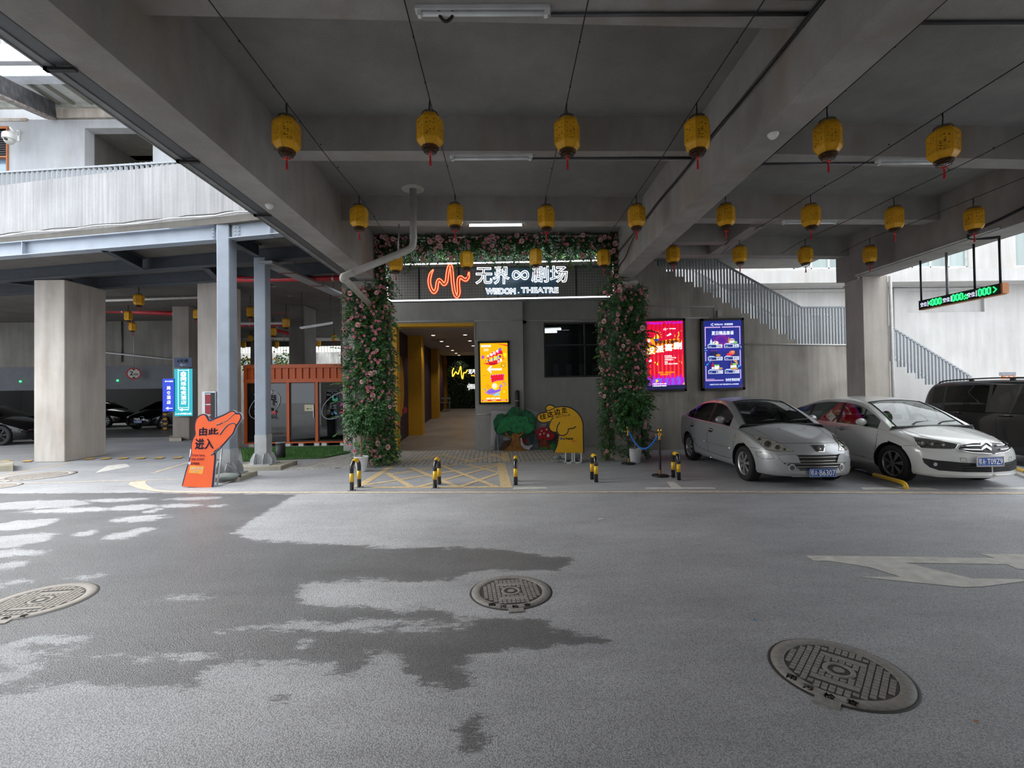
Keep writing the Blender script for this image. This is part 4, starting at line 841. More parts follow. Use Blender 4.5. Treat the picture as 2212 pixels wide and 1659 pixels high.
def car(name, label, cat, P, loc, rotz, paint, group=None):
    """P: dimension tables measured from the nose backwards. Local frame: nose towards -Y, ground z=0."""
    t = thing(name, label, cat, loc, rotz, group); L = P['L']; y0 = -P['axf']           # origin on the ground under the front axle
    w = lambda s: interp(P['plan'], s); zt = lambda s: interp(P['top'], s); zb = lambda s: interp(P['bot'], s); zs = lambda s: interp(P['sho'], s)
    # ---- lower body, one closed skin
    ss = sorted(set([0, .015, .04, .08, .13, .2, .28, .38, .5, .62, .75, .9, 1.05, 1.2] + list(np.arange(1.35, L - .9, .15)) + [L - k for k in (.9, .75, .6, .45, .33, .22, .14, .07, .03, 0)]))
    secs = []
    for s in ss:
        W, Z0, Z1, ZT = w(s), zb(s), zs(s), zt(s); hgt = Z1 - Z0; k = P.get('waist', .62)
        half = [(0, Z0), (.55 * W, Z0), (.84 * W, Z0), (.93 * W, Z0 + .02), (.975 * W, Z0 + .07), (.985 * W, Z0 + .16 * 1), (.992 * W, Z0 + hgt * .42), (1.0 * W, Z0 + hgt * k), (.995 * W, Z0 + hgt * .78), (.975 * W, Z0 + hgt * .90), (.945 * W, Z1 - .012), (.905 * W, Z1 + .008)]
        d = ZT - Z1 - .008
        for q in (.75, .55, .35, .17): half.append((q * W * .98, Z1 + .008 + d * (1 - (q / .92) ** 2)))
        half.append((0, ZT)); secs.append(half)
    n = len(secs[0]); ring = 2 * n - 2; V = []; Fc = []
    for s, h in zip(ss, secs):
        y = y0 + s; bow = lambda x: P['bow'] * (x / max(w(.5), .1)) ** 2 * max(0, 1 - s / 1.1) if s < 1.1 else P.get('rbow', .10) * -(x / w(L - .5)) ** 2 * max(0, 1 - (L - s) / 1.0) if s > L - 1.0 else 0
        pts = [(x, y + bow(x), z) for x, z in h] + [(-x, y + bow(x), z) for x, z in h[-2:0:-1]]; V += pts
    for i in range(len(ss) - 1):
        for k in range(ring): Fc.append((i * ring + k, i * ring + (k + 1) % ring, (i + 1) * ring + (k + 1) % ring, (i + 1) * ring + k))
    Fc.append(tuple(range(ring - 1, -1, -1))); Fc.append(tuple((len(ss) - 1) * ring + k for k in range(ring)))
    me = bpy.data.meshes.new('body'); me.from_pydata(V, [], Fc); bm = bmesh.new(); bm.from_mesh(me); bmesh.ops.triangulate(bm, faces=[f for f in bm.faces if len(f.verts) > 4]); bmesh.ops.recalc_face_normals(bm, faces=bm.faces); bm.to_mesh(me); bm.free()
    body = bpy.data.objects.new('body', me); COL.objects.link(body); R = P['tyre']; axs = (0.0, P['wb'])
    for a in axs:
        c = MB(); c.cyl((-1.2, a, R + .005), R + P.get('gap', .045), 2.4, 40, axis='x'); cm = c.mesh('cut'); co = bpy.data.objects.new('cut', cm); COL.objects.link(co)
        md = body.modifiers.new('cut', 'BOOLEAN'); md.operation = 'DIFFERENCE'; md.object = co; md.solver = 'EXACT'
    dg = bpy.context.evaluated_depsgraph_get(); m2 = bpy.data.meshes.new_from_object(body.evaluated_get(dg))
    for o in [o for o in COL.objects if o.name.startswith('cut')]: bpy.data.objects.remove(o)
    bpy.data.objects.remove(body); sharpen(m2, P.get('sharp', .55)); m2.materials.clear(); body = link_mesh('body', m2, [paint, UNDER], t)
    for p in m2.polygons:
        c = p.center
        for a in axs:
            if math.hypot(c.y - a, c.z - R - .005) < R + P.get('gap', .045) + .004: p.material_index = 1; p.use_smooth = False
    bvh = BVHTree.FromPolygons([v.co.copy() for v in m2.vertices], [tuple(p.vertices) for p in m2.polygons])
    # inner wheel wells so that the arches do not show through
    mb = MB()
    for a in axs: mb.box(-w(P['axf'] + a) + .26, w(P['axf'] + a) - .26, a - R - .06, a + R + .06, zb(1.5), zs(P['axf'] + a) - .12)
    obj('wheel_housing', mb, UNDER, t)
    # ---- cabin
    s1, s2, s3, s4 = P['cab']; zr = lambda s: interp(P['roof'], s); rw = P['roofw']; zroof = max(q[1] for q in P['roof'])
    us = sorted(set(list(np.linspace(s1, s2, 11)) + list(np.linspace(s2, s3, 13)) + list(np.linspace(s3, s4, 11)) + [q for b in P['pillars'] for q in b]))
    us = [u for i, u in enumerate(us) if i == 0 or u - us[i - 1] > .004]; grid = []
    for s in us:
        b = zs(s) - .01; top = max(zr(s), b + .012); wb = w(s) * P.get('cabw', .93); tw = lambda z: wb - (wb - rw) * max(0, (z - b)) / (zroof - b); hh = top - b; side = [b + hh * f for f in (0, .3, .6, .86)]
        half = [(tw(z), z) for z in side] + [(tw(top) - .004, b + hh * .95), (tw(top) - .03, b + hh * .99)]; cr = P.get('crown', .05)
        for f in (.86, .72, .5, .25, 0): half.append(((tw(top) - .03) * f, top + cr * (1 - f * f) * min(1, hh / .2)))
        grid.append([(x, y0 + s, z) for x, z in half] + [(-x, y0 + s, z) for x, z in half[-2::-1]])
    nv = len(grid[0]); mid = nv // 2; regs = {}
    for i in range(len(us) - 1):
        sm = (us[i] + us[i + 1]) / 2
        for k in range(nv - 1):
            q = min(k, nv - 2 - k)
            if q < 3:
                if sm < P['glass'][0] or sm > P['glass'][1]: r = 'roof'
                elif any(a < sm < b for a, b in P['pillars']): r = 'pillar_trim'
                else: r = ('side_window', sum(sm > b for a, b in P['pillars']), k < mid)
            elif q < 6: r = 'roof'
            else: r = 'windscreen' if sm < s2 else 'rear_window' if sm > s3 else 'roof'
            regs.setdefault(r, []).append((i, k))
    for r, cells in regs.items():
        mb = MB()
        for i, k in cells: mb.add([grid[i][k], grid[i][k + 1], grid[i + 1][k + 1], grid[i + 1][k]], [(0, 1, 2, 3)], 0, True)
        nm = r if isinstance(r, str) else r[0]
        m = {'roof': P.get('roofm', paint), 'pillar_trim': BLKP, 'windscreen': P.get('wsg', WSG), 'rear_window': P.get('sdg', SDG), 'side_window': P.get('sdg', SDG)}[nm]
        o = obj(nm, mb, m, t, weld=True); sharpen(o.data, 1.0)
    # rubber strip round the windscreen and cowl
    mb = MB(); i1 = [i for i, u in enumerate(us) if abs(u - s2) < 1e-6][0]
    for kk in (6, nv - 7): mb.tube([Vector(grid[i][kk]) + Vector((0, -.004, .003)) for i in range(0, i1 + 1)], .010, 5)
    mb.tube([Vector(grid[0][k]) + Vector((0, -.01, .012)) for k in range(5, nv - 5)], .018, 5); mb.tube([Vector(grid[i1][k]) + Vector((0, -.003, .002)) for k in range(6, nv - 6)], .008, 5); obj('windscreen_seal', mb, BLKP, t)
    # ---- wheels
    for a in axs:
        for sd in (-1, 1):
            xo = sd * (w(P['axf'] + a) - .022); ax = (sd, 0, 0); tw_ = P.get('tw', .205)
            mb = MB(); c = (xo - sd * tw_, a, R); mb.lathe([(R * .62, .0), (R * .93, .0), (R * .985, .02), (R, .05), (R, tw_ - .05), (R * .985, tw_ - .02), (R * .93, tw_), (R * .70, tw_ - .004), (R * .67, tw_ - .018)], c, 40, axis=ax); ty = obj('wheel', mb, RUB, t)
            rm = MB(); rr = R * .68; rm.lathe([(rr, tw_ - .012), (rr * .96, tw_ - .008), (rr * .90, tw_ - .045), (rr * .88, .03)], c, 36, axis=ax)
            ns = P['spokes']; dbl = P.get('double', False); base = Vector(c) + Vector((sd * (tw_ - .035), 0, 0)); 
            for k in range(ns):
                an = 2 * PI * k / ns + .3
                for off in ((-.10, .10) if dbl else (0,)):
                    wd_ = P['spokew']; d0 = Vector((0, math.cos(an + off * .3), math.sin(an + off * .3))); d1 = Vector((0, math.cos(an + off), math.sin(an + off))); tn = Vector((0, -math.sin(an), math.cos(an)))
                    p, q = base + d0 * rr * .16, base + d1 * rr * .93; th = Vector((sd * .018, 0, 0)); a0 = tn * wd_ * .62; a1 = tn * wd_
                    rm.hexa([p - a0, p + a0, p + a0 + th, p - a0 + th], [q - a1, q + a1, q + a1 + th * .6, q - a1 + th * .6])
            rm.cyl(base, rr * .22, .024, 20, axis=ax)
            for k in range(5): an = 2 * PI * k / 5; rm.cyl(base + Vector((sd * .022, .045 * math.cos(an), .045 * math.sin(an))), .009, .006, 8, axis=ax)
            obj('rim', rm, P.get('alloy', ALLOY), ty); hb = MB(); hb.cyl(base + Vector((sd * .02, 0, 0)), rr * .14, .010, 16, axis=ax); hb.cyl(Vector(c) + Vector((sd * .05, 0, 0)), rr * .86, .006, 30, axis=ax, mi=1); obj('hub', hb, [P.get('hubm', CHROME), UNDER], ty)
    # ---- mirrors
    ms, mz = P['mirror']
    for sd in (-1, 1):
        x = sd * (w(ms) * .93 + .10); mb = MB(); mb.ball((x, y0 + ms, mz), (.105, .055, .07), 14); mi_ = obj('door_mirror', mb, paint, t); mb = MB(); mb.ball((x, y0 + ms + .022, mz), (.09, .04, .055), 12); obj('mirror_glass', mb, BLKP, mi_)
        mb = MB(); mb.beam((x - sd * .06, y0 + ms, mz - .05), (sd * w(ms) * .90, y0 + ms + .02, mz - .08), .06, .03); obj('mirror_arm', mb, BLKP, mi_)
    # ---- interior seen through the glass
    mb = MB(); zf = zs(s2) + .0
    for x in (-.37, .37): mb.bbox(x - .22, x + .22, y0 + s2 + .42, y0 + s2 + .56, zf - .1, zf + .16, .05); mb.bbox(x - .13, x + .13, y0 + s2 + .46, y0 + s2 + .55, zf + .17, zf + .31, .04)
    mb.bbox(-.6, .6, y0 + s3 - .15, y0 + s3 - .02, zf - .1, zf + .12, .05); obj('seats', mb, P.get('seatm', SEAT), t)
    mb = MB(); mb.tube([(.36 + .18 * math.cos(a), y0 + s1 + .62 + .05 * math.sin(a), zs(s1 + .6) + .03 + .17 * math.sin(a)) for a in np.linspace(0, 2 * PI, 24, endpoint=False)], .014, 6, closed=True); obj('steering_wheel', mb, SEAT, t)
    return t, bvh, body
def shot(T, bvh, px, py):
    """where the sight line of a photo pixel meets a car body (car's own frame)"""
    inv = T.inverted(); o = inv @ Vector((0, 0, CAMH)); d = (inv.to_3x3() @ Vector(ray(px, py))).normalized(); h = bvh.ray_cast(o, d)
    return (h[0], h[1] if h[1].dot(d) < 0 else -h[1]) if h[0] is not None else (None, None)
def near(bvh, p):
    h = bvh.find_nearest(Vector(p)); return h[0], h[1]
def subdiv_poly(poly, step):
    out = []
    for i, a in enumerate(poly):
        b = poly[(i + 1) % len(poly)]; n = max(1, int(math.hypot(b[0] - a[0], b[1] - a[1]) / step))
        for k in range(n): out.append((a[0] + (b[0] - a[0]) * k / n, a[1] + (b[1] - a[1]) * k / n))
    return out
def fill2d(poly, step):
    """triangulated outline with inner points -> (verts2d, faces)"""
    bm = bmesh.new(); P_ = subdiv_poly(poly, step); vs = [bm.verts.new((x, y, 0)) for x, y in P_]; es = [bm.edges.new((vs[i], vs[(i + 1) % len(vs)])) for i in range(len(vs))]
    bmesh.ops.triangle_fill(bm, edges=es, use_beauty=True)
    for _ in range(2):
        lng = [e for e in bm.edges if e.calc_length() > step * 1.6]
        if not lng: break
        bmesh.ops.subdivide_edges(bm, edges=lng, cuts=1); bmesh.ops.triangulate(bm, faces=bm.faces)
    bm.verts.index_update(); r = [(v.co.x, v.co.y) for v in bm.verts], [[v.index for v in f.verts] for f in bm.faces]; bm.free(); return r
def px_patch(t, T, bvh, nm, poly, m, off=.004, mirror=True, step=6, parent=None, label=None):
    """a panel laid on the car body where the photo shows it; mirrored to the hidden side as another part"""
    v2, fs = fill2d(poly, step); v3 = []; ok = []
    for x, y in v2:
        p, n = shot(T, bvh, x, y); ok.append(p is not None); v3.append(p + n * off if p is not None else Vector((0, 0, 0)))
    fs = [f for f in fs if all(ok[i] for i in f)]
    if not fs: return None
    o_ = []
    for sg in ((1, -1) if mirror else (1,)):
        mb = MB(); mb.add([(v.x * sg, v.y, v.z) for v in v3], fs, 0, True); o = obj(nm, mb, m, parent or t, label); bm = bmesh.new(); bm.from_mesh(o.data)
        loose = [v for v in bm.verts if not v.link_faces]; bmesh.ops.delete(bm, geom=loose, context='VERTS'); bm.to_mesh(o.data); bm.free(); o_.append(o)
    return o_
def px_line(t, T, bvh, nm, pts, r, m, mirror=True, off=.0, n=5, step=8):
    q = []
    for i in range(len(pts) - 1):
        k = max(1, int(math.hypot(pts[i + 1][0] - pts[i][0], pts[i + 1][1] - pts[i][1]) / step))
        for j in range(k): q.append((pts[i][0] + (pts[i + 1][0] - pts[i][0]) * j / k, pts[i][1] + (pts[i + 1][1] - pts[i][1]) * j / k))
    q.append(pts[-1]); w_ = []
    for x, y in q:
        p, nn = shot(T, bvh, x, y)
        if p is not None and (not w_ or (p - w_[-1]).length < .35): w_.append(p + nn * off)
    if len(w_) < 2: return
    for sg in ((1, -1) if mirror else (1,)):
        mb = MB(); mb.tube([(p.x * sg, p.y, p.z) for p in w_], r, n); obj(nm, mb, m, t)
def plate(t, T, bvh, px, py, a, b, c, frame=None):
    """blue number plate facing forward at a pixel of the bumper; returns its part"""
    p, n = shot(T, bvh, px, py); y = p.y - .03; z = p.z; x = p.x
    mb = MB(); mb.bbox(x - .22, x + .22, y - .008, y, z - .07, z + .07, .004); o = obj('number_plate', mb, PLBLUE, t)
    mb = MB(); mb.box(x - .14, x + .14, y, p.y + .06, z - .05, z + .05); obj('plate_bracket', mb, BLKP, o)
    if frame:
        mb = MB()
        for q in ((x - .232, x - .222, z - .08, z + .08), (x + .222, x + .232, z - .08, z + .08), (x - .232, x + .232, z - .08, z - .071), (x - .232, x + .232, z + .071, z + .08)): mb.box(q[0], q[1], y - .012, y + .002, q[2], q[3])
        obj('plate_frame', mb, frame, o)
    mb = MB()
    for q in ((x - .214, x + .214, z - .065, z - .062), (x - .214, x + .214, z + .062, z + .065), (x - .214, x - .211, z - .065, z + .065), (x + .211, x + .214, z - .065, z + .065)): mb.box(q[0], q[1], y - .010, y - .007, q[2], q[3])
    obj('plate_border', mb, PLWHT, o)
    text(a, (x - .200, y - .009, z - .046), (1, 0, 0), (0, 0, 1), PLWHT, o, 'plate_lettering', w=.052, h=.092, bold=.006)
    text(b, (x - .138, y - .009, z - .046), (1, 0, 0), (0, 0, 1), PLWHT, o, 'plate_lettering', w=.046, h=.092, bold=.012)
    mb = MB(); mb.cyl((x - .078, y - .007, z), .007, .003, 10, axis=(0, -1, 0)); obj('plate_dot', mb, PLWHT, o)
    text(c, (x - .058, y - .009, z - .046), (1, 0, 0), (0, 0, 1), PLWHT, o, 'plate_lettering', w=.262, h=.092, bold=.012)
    return o

SILVER = mat('silver_car_paint', (.36, .37, .38), .40, metal=.45, var=.05, scale=2, coat=.45); PEARL = mat('pearl_white_paint', (.60, .605, .59), .30, metal=.0, var=.03, coat=.8); BLACKC = mat('black_car_paint', (.004, .004, .005), .16, var=.05, coat=.5, spec=.3)
sedan_a = dict(L=4.48, axf=.89, wb=2.61, tyre=.318, axle=0, bow=.34, rbow=.16, roofw=.585, spokes=7, spokew=.030, cab=(1.10, 1.98, 3.10, 3.78), glass=(1.45, 3.62), pillars=[(2.38, 2.47), (3.26, 3.31)], mirror=(1.62, 1.07),
    plan=[(0, .62), (.04, .70), (.12, .755), (.28, .80), (.55, .84), (.9, .862), (1.4, .873), (3.2, .873), (3.7, .86), (4.1, .825), (4.35, .76), (4.45, .70), (4.48, .64)],
    top=[(0, .60), (.03, .675), (.09, .745), (.2, .80), (.4, .862), (.7, .935), (1.0, 1.005), (1.2, 1.035), (1.6, 1.05), (3.0, 1.09), (3.7, 1.13), (4.15, 1.13), (4.35, 1.10), (4.44, 1.02), (4.48, .86)],
    sho=[(0, .52), (.04, .58), (.12, .64), (.25, .70), (.5, .78), (.8, .865), (1.1, .925), (1.6, .965), (2.6, .99), (3.4, 1.02), (3.9, 1.05), (4.25, 1.04), (4.40, .98), (4.48, .84)],
    bot=[(0, .26), (.06, .20), (.4, .19), (1.2, .20), (3.3, .20), (4.1, .26), (4.4, .33), (4.48, .42)],
    roof=[(1.10, .98), (1.3, 1.09), (1.6, 1.25), (1.98, 1.40), (2.3, 1.447), (2.6, 1.45), (3.10, 1.40), (3.4, 1.28), (3.78, 1.10)])

sedan_c = dict(L=4.56, axf=.92, wb=2.68, tyre=.325, bow=.36, rbow=.16, roofw=.60, spokes=7, double=True, spokew=.014, cab=(1.0, 1.80, 3.0, 4.05), glass=(1.26, 3.85), pillars=[(1.62, 1.66), (2.20, 2.28), (3.08, 3.14)], mirror=(1.50, 1.02), tw=.215, seatm=SEATL,
    plan=[(0, .66), (.04, .755), (.12, .81), (.28, .85), (.55, .872), (.9, .882), (1.4, .885), (3.2, .88), (3.7, .865), (4.2, .825), (4.42, .76), (4.53, .70), (4.56, .64)],
    top=[(0, .60), (.03, .68), (.09, .745), (.2, .795), (.45, .86), (.8, .93), (1.1, .985), (1.3, 1.00), (1.6, 1.02), (3.0, 1.07), (3.9, 1.13), (4.3, 1.12), (4.5, 1.05), (4.56, .88)],
    sho=[(0, .54), (.04, .60), (.12, .655), (.25, .71), (.5, .78), (.8, .85), (1.1, .905), (1.6, .945), (2.6, .975), (3.4, 1.01), (4.0, 1.05), (4.35, 1.04), (4.50, .98), (4.56, .86)],
    bot=[(0, .25), (.06, .19), (.4, .185), (1.2, .20), (3.4, .20), (4.2, .26), (4.5, .33), (4.56, .42)],
    roof=[(1.0, .94), (1.2, 1.06), (1.5, 1.235), (1.80, 1.365), (2.2, 1.43), (2.6, 1.44), (3.0, 1.40), (3.5, 1.27), (4.05, 1.09)])
van_d = dict(L=5.20, axf=.98, wb=3.05, tyre=.345, bow=.30, rbow=.10, roofw=.74, spokes=5, spokew=.035, cab=(1.05, 2.10, 4.85, 5.14), glass=(1.55, 4.80), pillars=[(2.35, 2.47), (3.42, 3.50), (4.50, 4.56)], mirror=(1.75, 1.12), cabw=.965, crown=.03,
    plan=[(0, .66), (.05, .76), (.15, .83), (.4, .90), (.9, .93), (4.4, .93), (4.9, .91), (5.1, .86), (5.17, .80), (5.2, .76)],
    top=[(0, .70), (.05, .80), (.15, .88), (.4, .97), (.8, 1.06), (1.1, 1.12), (4.9, 1.14), (5.1, 1.10), (5.2, 1.0)],
    sho=[(0, .64), (.05, .72), (.15, .80), (.4, .90), (.8, 1.0), (1.1, 1.06), (1.6, 1.08), (4.8, 1.10), (5.08, 1.06), (5.2, .96)],
    bot=[(0, .30), (.06, .22), (1.2, .21), (4.2, .21), (5.0, .30), (5.2, .40)],
    roof=[(1.05, 1.10), (1.4, 1.34), (1.75, 1.56), (2.10, 1.71), (2.5, 1.76), (3.5, 1.785), (4.5, 1.765), (4.85, 1.73), (5.0, 1.60), (5.14, 1.22)])
# ---- silver sedan
PA = Matrix.Translation((5.17, 8.70, 0)) @ Matrix.Rotation(-.006, 4, 'Z')
tA, bvA, bodyA = car('sedan', 'dusty silver sedan parked nose out below the blue and red screens', 'car', sedan_a, (5.17, 8.70, 0), -.006, SILVER)
za = lambda pts: [(1400 + x / 4.424, 780 + y / 4.424) for x, y in pts]
def circ(x, y, rx, ry=None, n=16, a=0): ry = ry or rx; return [(x + rx * math.cos(2 * PI * k / n), y + ry * math.sin(2 * PI * k / n)) for k in range(n)]
A_ = lambda nm, pts, m, off=.004, mirror=True, step=3, **k: px_patch(tA, PA, bvA, nm, za(pts), m, off, mirror, step, **k)
AL = lambda nm, pts, r, m, mirror=True, off=.0, **k: px_line(tA, PA, bvA, nm, za(pts), r, m, mirror, off, **k)
hl = A_('headlight', [(1000, 712), (1060, 722), (1150, 745), (1230, 775), (1300, 810), (1390, 862), (1330, 868), (1220, 860), (1130, 840), (1080, 800), (1030, 755)], LENS, .006)
for x, y, r in ((1145, 797, 34), (1240, 828, 26), (1305, 845, 14), (1065, 748, 16)):
    A_('headlight_lamp', circ(x, y, r, r * .95), REFL, .010); A_('headlight_bulb', circ(x, y, r * .5), LENSD, .013)
AL('headlight_edge', [(1000, 712), (1150, 745), (1300, 810), (1390, 862), (1220, 862), (1130, 842), (1080, 800), (1000, 712)], .004, SEAM, off=.004)
A_('grille', [(1425, 897), (1655, 897), (1655, 1028), (1450, 1030), (1360, 1005), (1285, 975), (1448, 975)], BLKP, .005)
for y, x0 in ((920, 1440), (955, 1455), (982, 1318), (1012, 1420)): AL('grille_slat', [(x0, y), (1655, y - 1)], .007, mat('dull_chrome', (.48, .46, .42), .3, metal=.8), off=.012)
pad = A_('bumper_pad', [(1245, 905), (1280, 898), (1405, 897), (1428, 906), (1455, 972), (1310, 972), (1258, 940)], SILVER, .022)
AL('pad_edge', [(1245, 905), (1280, 898), (1405, 897), (1428, 906), (1455, 972), (1310, 972), (1258, 940), (1245, 905)], .006, SEAM, off=.006)
A_('fog_lamp', circ(1375, 1018, 38, 33), CHROME, .012); A_('fog_lamp_lens', circ(1378, 1020, 24, 22), LENSD, .017)
A_('bumper_slot', [(1440, 1035), (1655, 1030), (1655, 1042), (1450, 1046)], BLKP, .004)
AL('hood_edge', [(1240, 778), (1290, 786), (1420, 786), (1655, 785)], .004, SEAM); AL('hood_edge', [(850, 640), (930, 680), (1000, 712)], .004, SEAM); AL('hood_edge', [(945, 625), (1100, 690), (1240, 778)], .003, SEAM)
AL('bumper_seam', [(975, 825), (1060, 835), (1130, 842)], .003, SEAM); AL('bumper_rub_strip', [(1030, 868), (1120, 870), (1180, 892), (1205, 932), (1100, 935), (1040, 905), (1030, 868)], .004, SEAM)
AL('bumper_lip', [(1050, 1075), (1150, 1095), (1300, 1103), (1480, 1100), (1655, 1098)], .010, SILVER, off=.002)
A_('emblem_surround', [(1548, 802), (1690, 802), (1684, 868), (1608, 868)], CHROME, .006, False, 4); A_('emblem_field', [(1560, 808), (1680, 808), (1674, 862), (1612, 862)], BLKP, .010, False, 4)
A_('emblem', [(1600, 822), (1612, 818), (1622, 828), (1632, 818), (1640, 822), (1636, 832), (1648, 838), (1645, 850), (1634, 846), (1632, 858), (1622, 858), (1622, 846), (1610, 856), (1604, 852), (1614, 842), (1600, 838), (1608, 832)], CHROME, .014, False, 4)
AL('door_seam', [(600, 594), (566, 690), (562, 770), (577, 862)], .004, SEAM); AL('door_seam', [(845, 640), (838, 700), (815, 770), (812, 860), (795, 930), (700, 905), (577, 862), (470, 812), (425, 740), (400, 640), (412, 560)], .004, SEAM)
AL('side_moulding', [(425, 738), (480, 752), (545, 772)], .013, SILVER, off=.006); AL('side_moulding', [(560, 775), (680, 808), (792, 838)], .013, SILVER, off=.006)
AL('moulding_chrome', [(425, 731), (545, 764)], .005, CHROME, off=.012); AL('moulding_chrome', [(560, 767), (792, 830)], .005, CHROME, off=.012)
AL('door_handle', [(575, 655), (598, 655), (620, 660)], .014, SILVER, off=.022); AL('door_handle', [(402, 603), (436, 610)], .014, SILVER, off=.022)
A_('handle_recess', circ(598, 660, 22, 20), SEAM, .003); A_('handle_recess', circ(420, 612, 16, 16), SEAM, .003)
A_('side_indicator', circ(822, 752, 9, 8), mat('amber_lens', (.5, .3, .12), .2), .005); AL('sill_line', [(470, 875), (640, 935), (835, 1000)], .008, CHROME, off=.0)
A_('tail_lamp', [(285, 560), (300, 540), (306, 620), (290, 640)], mat('red_lens', (.22, .01, .01), .15, coat=1), .006)
A_('washer_jet', circ(1250, 650, 7, 5), BLKP, .01); plate(tA, PA, bvA, 1774.3, 1020.5, '鄂', 'A', 'B6307')
mb = MB()
for sx in (-.42, .12): mb.tube([(sx, -.89 + 1.13, 1.045), (sx + .2, -.89 + 1.22, 1.075), (sx + .52, -.89 + 1.26, 1.09)], .008, 5)
obj('wiper', mb, BLKP, tA)
# ---- white sedan
LC, RC = (7.68, 8.42, 0), .05
PC_ = Matrix.Translation(LC) @ Matrix.Rotation(RC, 4, 'Z')
tC, bvC, bodyC = car('sedan', 'clean white sedan parked nose out between the silver sedan and the black van', 'car', dict(sedan_c, alloy=mat('grey_alloy', (.30, .30, .31), .35, metal=.8), sdg=SDC, wsg=thin_glass('clear_windscreen', (.70, .80, .78), 1.6)), LC, RC, PEARL)
zc = lambda pts: [(1720 + x / 4.496, 780 + y / 4.496) for x, y in pts]
C_ = lambda nm, pts, m, off=.004, mirror=True, step=3, **k: px_patch(tC, PC_, bvC, nm, zc(pts), m, off, mirror, step, **k)
CL = lambda nm, pts, r, m, mirror=True, off=.0, **k: px_line(tC, PC_, bvC, nm, zc(pts), r, m, mirror, off, **k)

hc = C_('headlight', [(1142, 740), (1260, 752), (1400, 775), (1570, 810), (1540, 856), (1440, 855), (1330, 850), (1210, 843), (1165, 795)], LENSD, .005)
for x, y, r in ((1225, 800, 34), (1320, 808, 30), (1430, 818, 26)): C_('headlight_lamp', circ(x, y, r, r * .8), REFL, .009); C_('headlight_bulb', circ(x, y, r * .5, r * .4), LENS, .012)
CL('headlight_edge', [(1142, 740), (1400, 775), (1570, 810), (1540, 856), (1330, 850), (1210, 843), (1165, 795), (1142, 740)], .005, CHROME, off=.004)
C_('grille', [(1565, 858), (1602, 818), (1700, 803), (1895, 799), (1895, 897), (1740, 893), (1650, 880)], BLKP, .005)
CL('grille_chrome', [(1565, 858), (1602, 818), (1700, 803), (1790, 798)], .008, CHROME, off=.012); CL('grille_chrome', [(1565, 860), (1650, 882), (1740, 895), (1895, 899)], .008, CHROME, off=.012)
CL('grille_bar', [(1600, 832), (1700, 828), (1790, 828)], .012, CHROME, off=.014); CL('grille_bar', [(1590, 858), (1700, 864), (1795, 866)], .012, CHROME, off=.014)
C_('emblem', [(1783, 812), (1836, 776), (1890, 812), (1890, 832), (1836, 797), (1783, 832)], CHROME, .022, False, 5); C_('emblem', [(1790, 852), (1837, 820), (1884, 852), (1884, 872), (1837, 843), (1790, 872)], CHROME, .022, False, 5)
C_('lower_grille', [(1228, 942), (1350, 962), (1500, 975), (1600, 985), (1895, 1000), (1895, 1080), (1625, 1078), (1500, 1070), (1400, 1062), (1300, 1030), (1245, 985)], BLKP, .005)
for y, x0 in ((1018, 1600), (1042, 1612), (1062, 1622)): CL('lower_grille_slat', [(x0, y), (1895, y + 4)], .006, UNDER, off=.010)
C_('fog_lamp', circ(1352, 1002, 20, 18), REFL, .010); CL('fog_recess_edge', [(1228, 942), (1245, 985), (1300, 1030), (1400, 1062)], .006, BLKP, off=.004)
CL('tow_cover', [(1590, 940), (1650, 945), (1660, 980), (1602, 976), (1590, 940)], .003, SEAM)
CL('hood_edge', [(975, 645), (1020, 680), (1085, 715), (1142, 740)], .004, SEAM); CL('hood_edge', [(1400, 772), (1500, 793), (1600, 800)], .003, SEAM); CL('bumper_seam', [(1040, 820), (1110, 820), (1165, 825)], .003, SEAM)
CL('hood_crease', [(1000, 650), (1200, 720), (1450, 790)], .005, PEARL, off=.0); CL('bumper_lip', [(1115, 1080), (1300, 1092), (1500, 1105), (1700, 1110), (1895, 1108)], .010, PEARL, off=.002)
CL('door_seam', [(405, 572), (392, 640), (388, 700)], .004, SEAM); CL('door_seam', [(800, 640), (785, 720), (770, 830), (748, 945), (640, 925), (575, 900)], .004, SEAM); CL('side_moulding', [(575, 905), (660, 922), (748, 945)], .010, PEARL, off=.004)
CL('door_handle', [(405, 648), (440, 648), (480, 655)], .014, PEARL, off=.022); C_('handle_recess', circ(442, 655, 26, 20), mat('recess_grey', (.25, .25, .25), .5), .003)
CL('window_chrome', [(440, 578), (600, 602), (800, 632), (880, 635)], .006, CHROME, off=.012)
plate(tC, PC_, bvC, 2134, 996, '鄂', 'A', 'T09Z9', mat('steel_plate_frame', (.5, .46, .40), .35, metal=.8))
mb = MB()
for sx in (-.40, .10): mb.tube([(sx, -.92 + .98, 1.0), (sx + .2, -.92 + 1.10, 1.035), (sx + .5, -.92 + 1.14, 1.045)], .008, 5)
obj('wiper', mb, BLKP, tC)
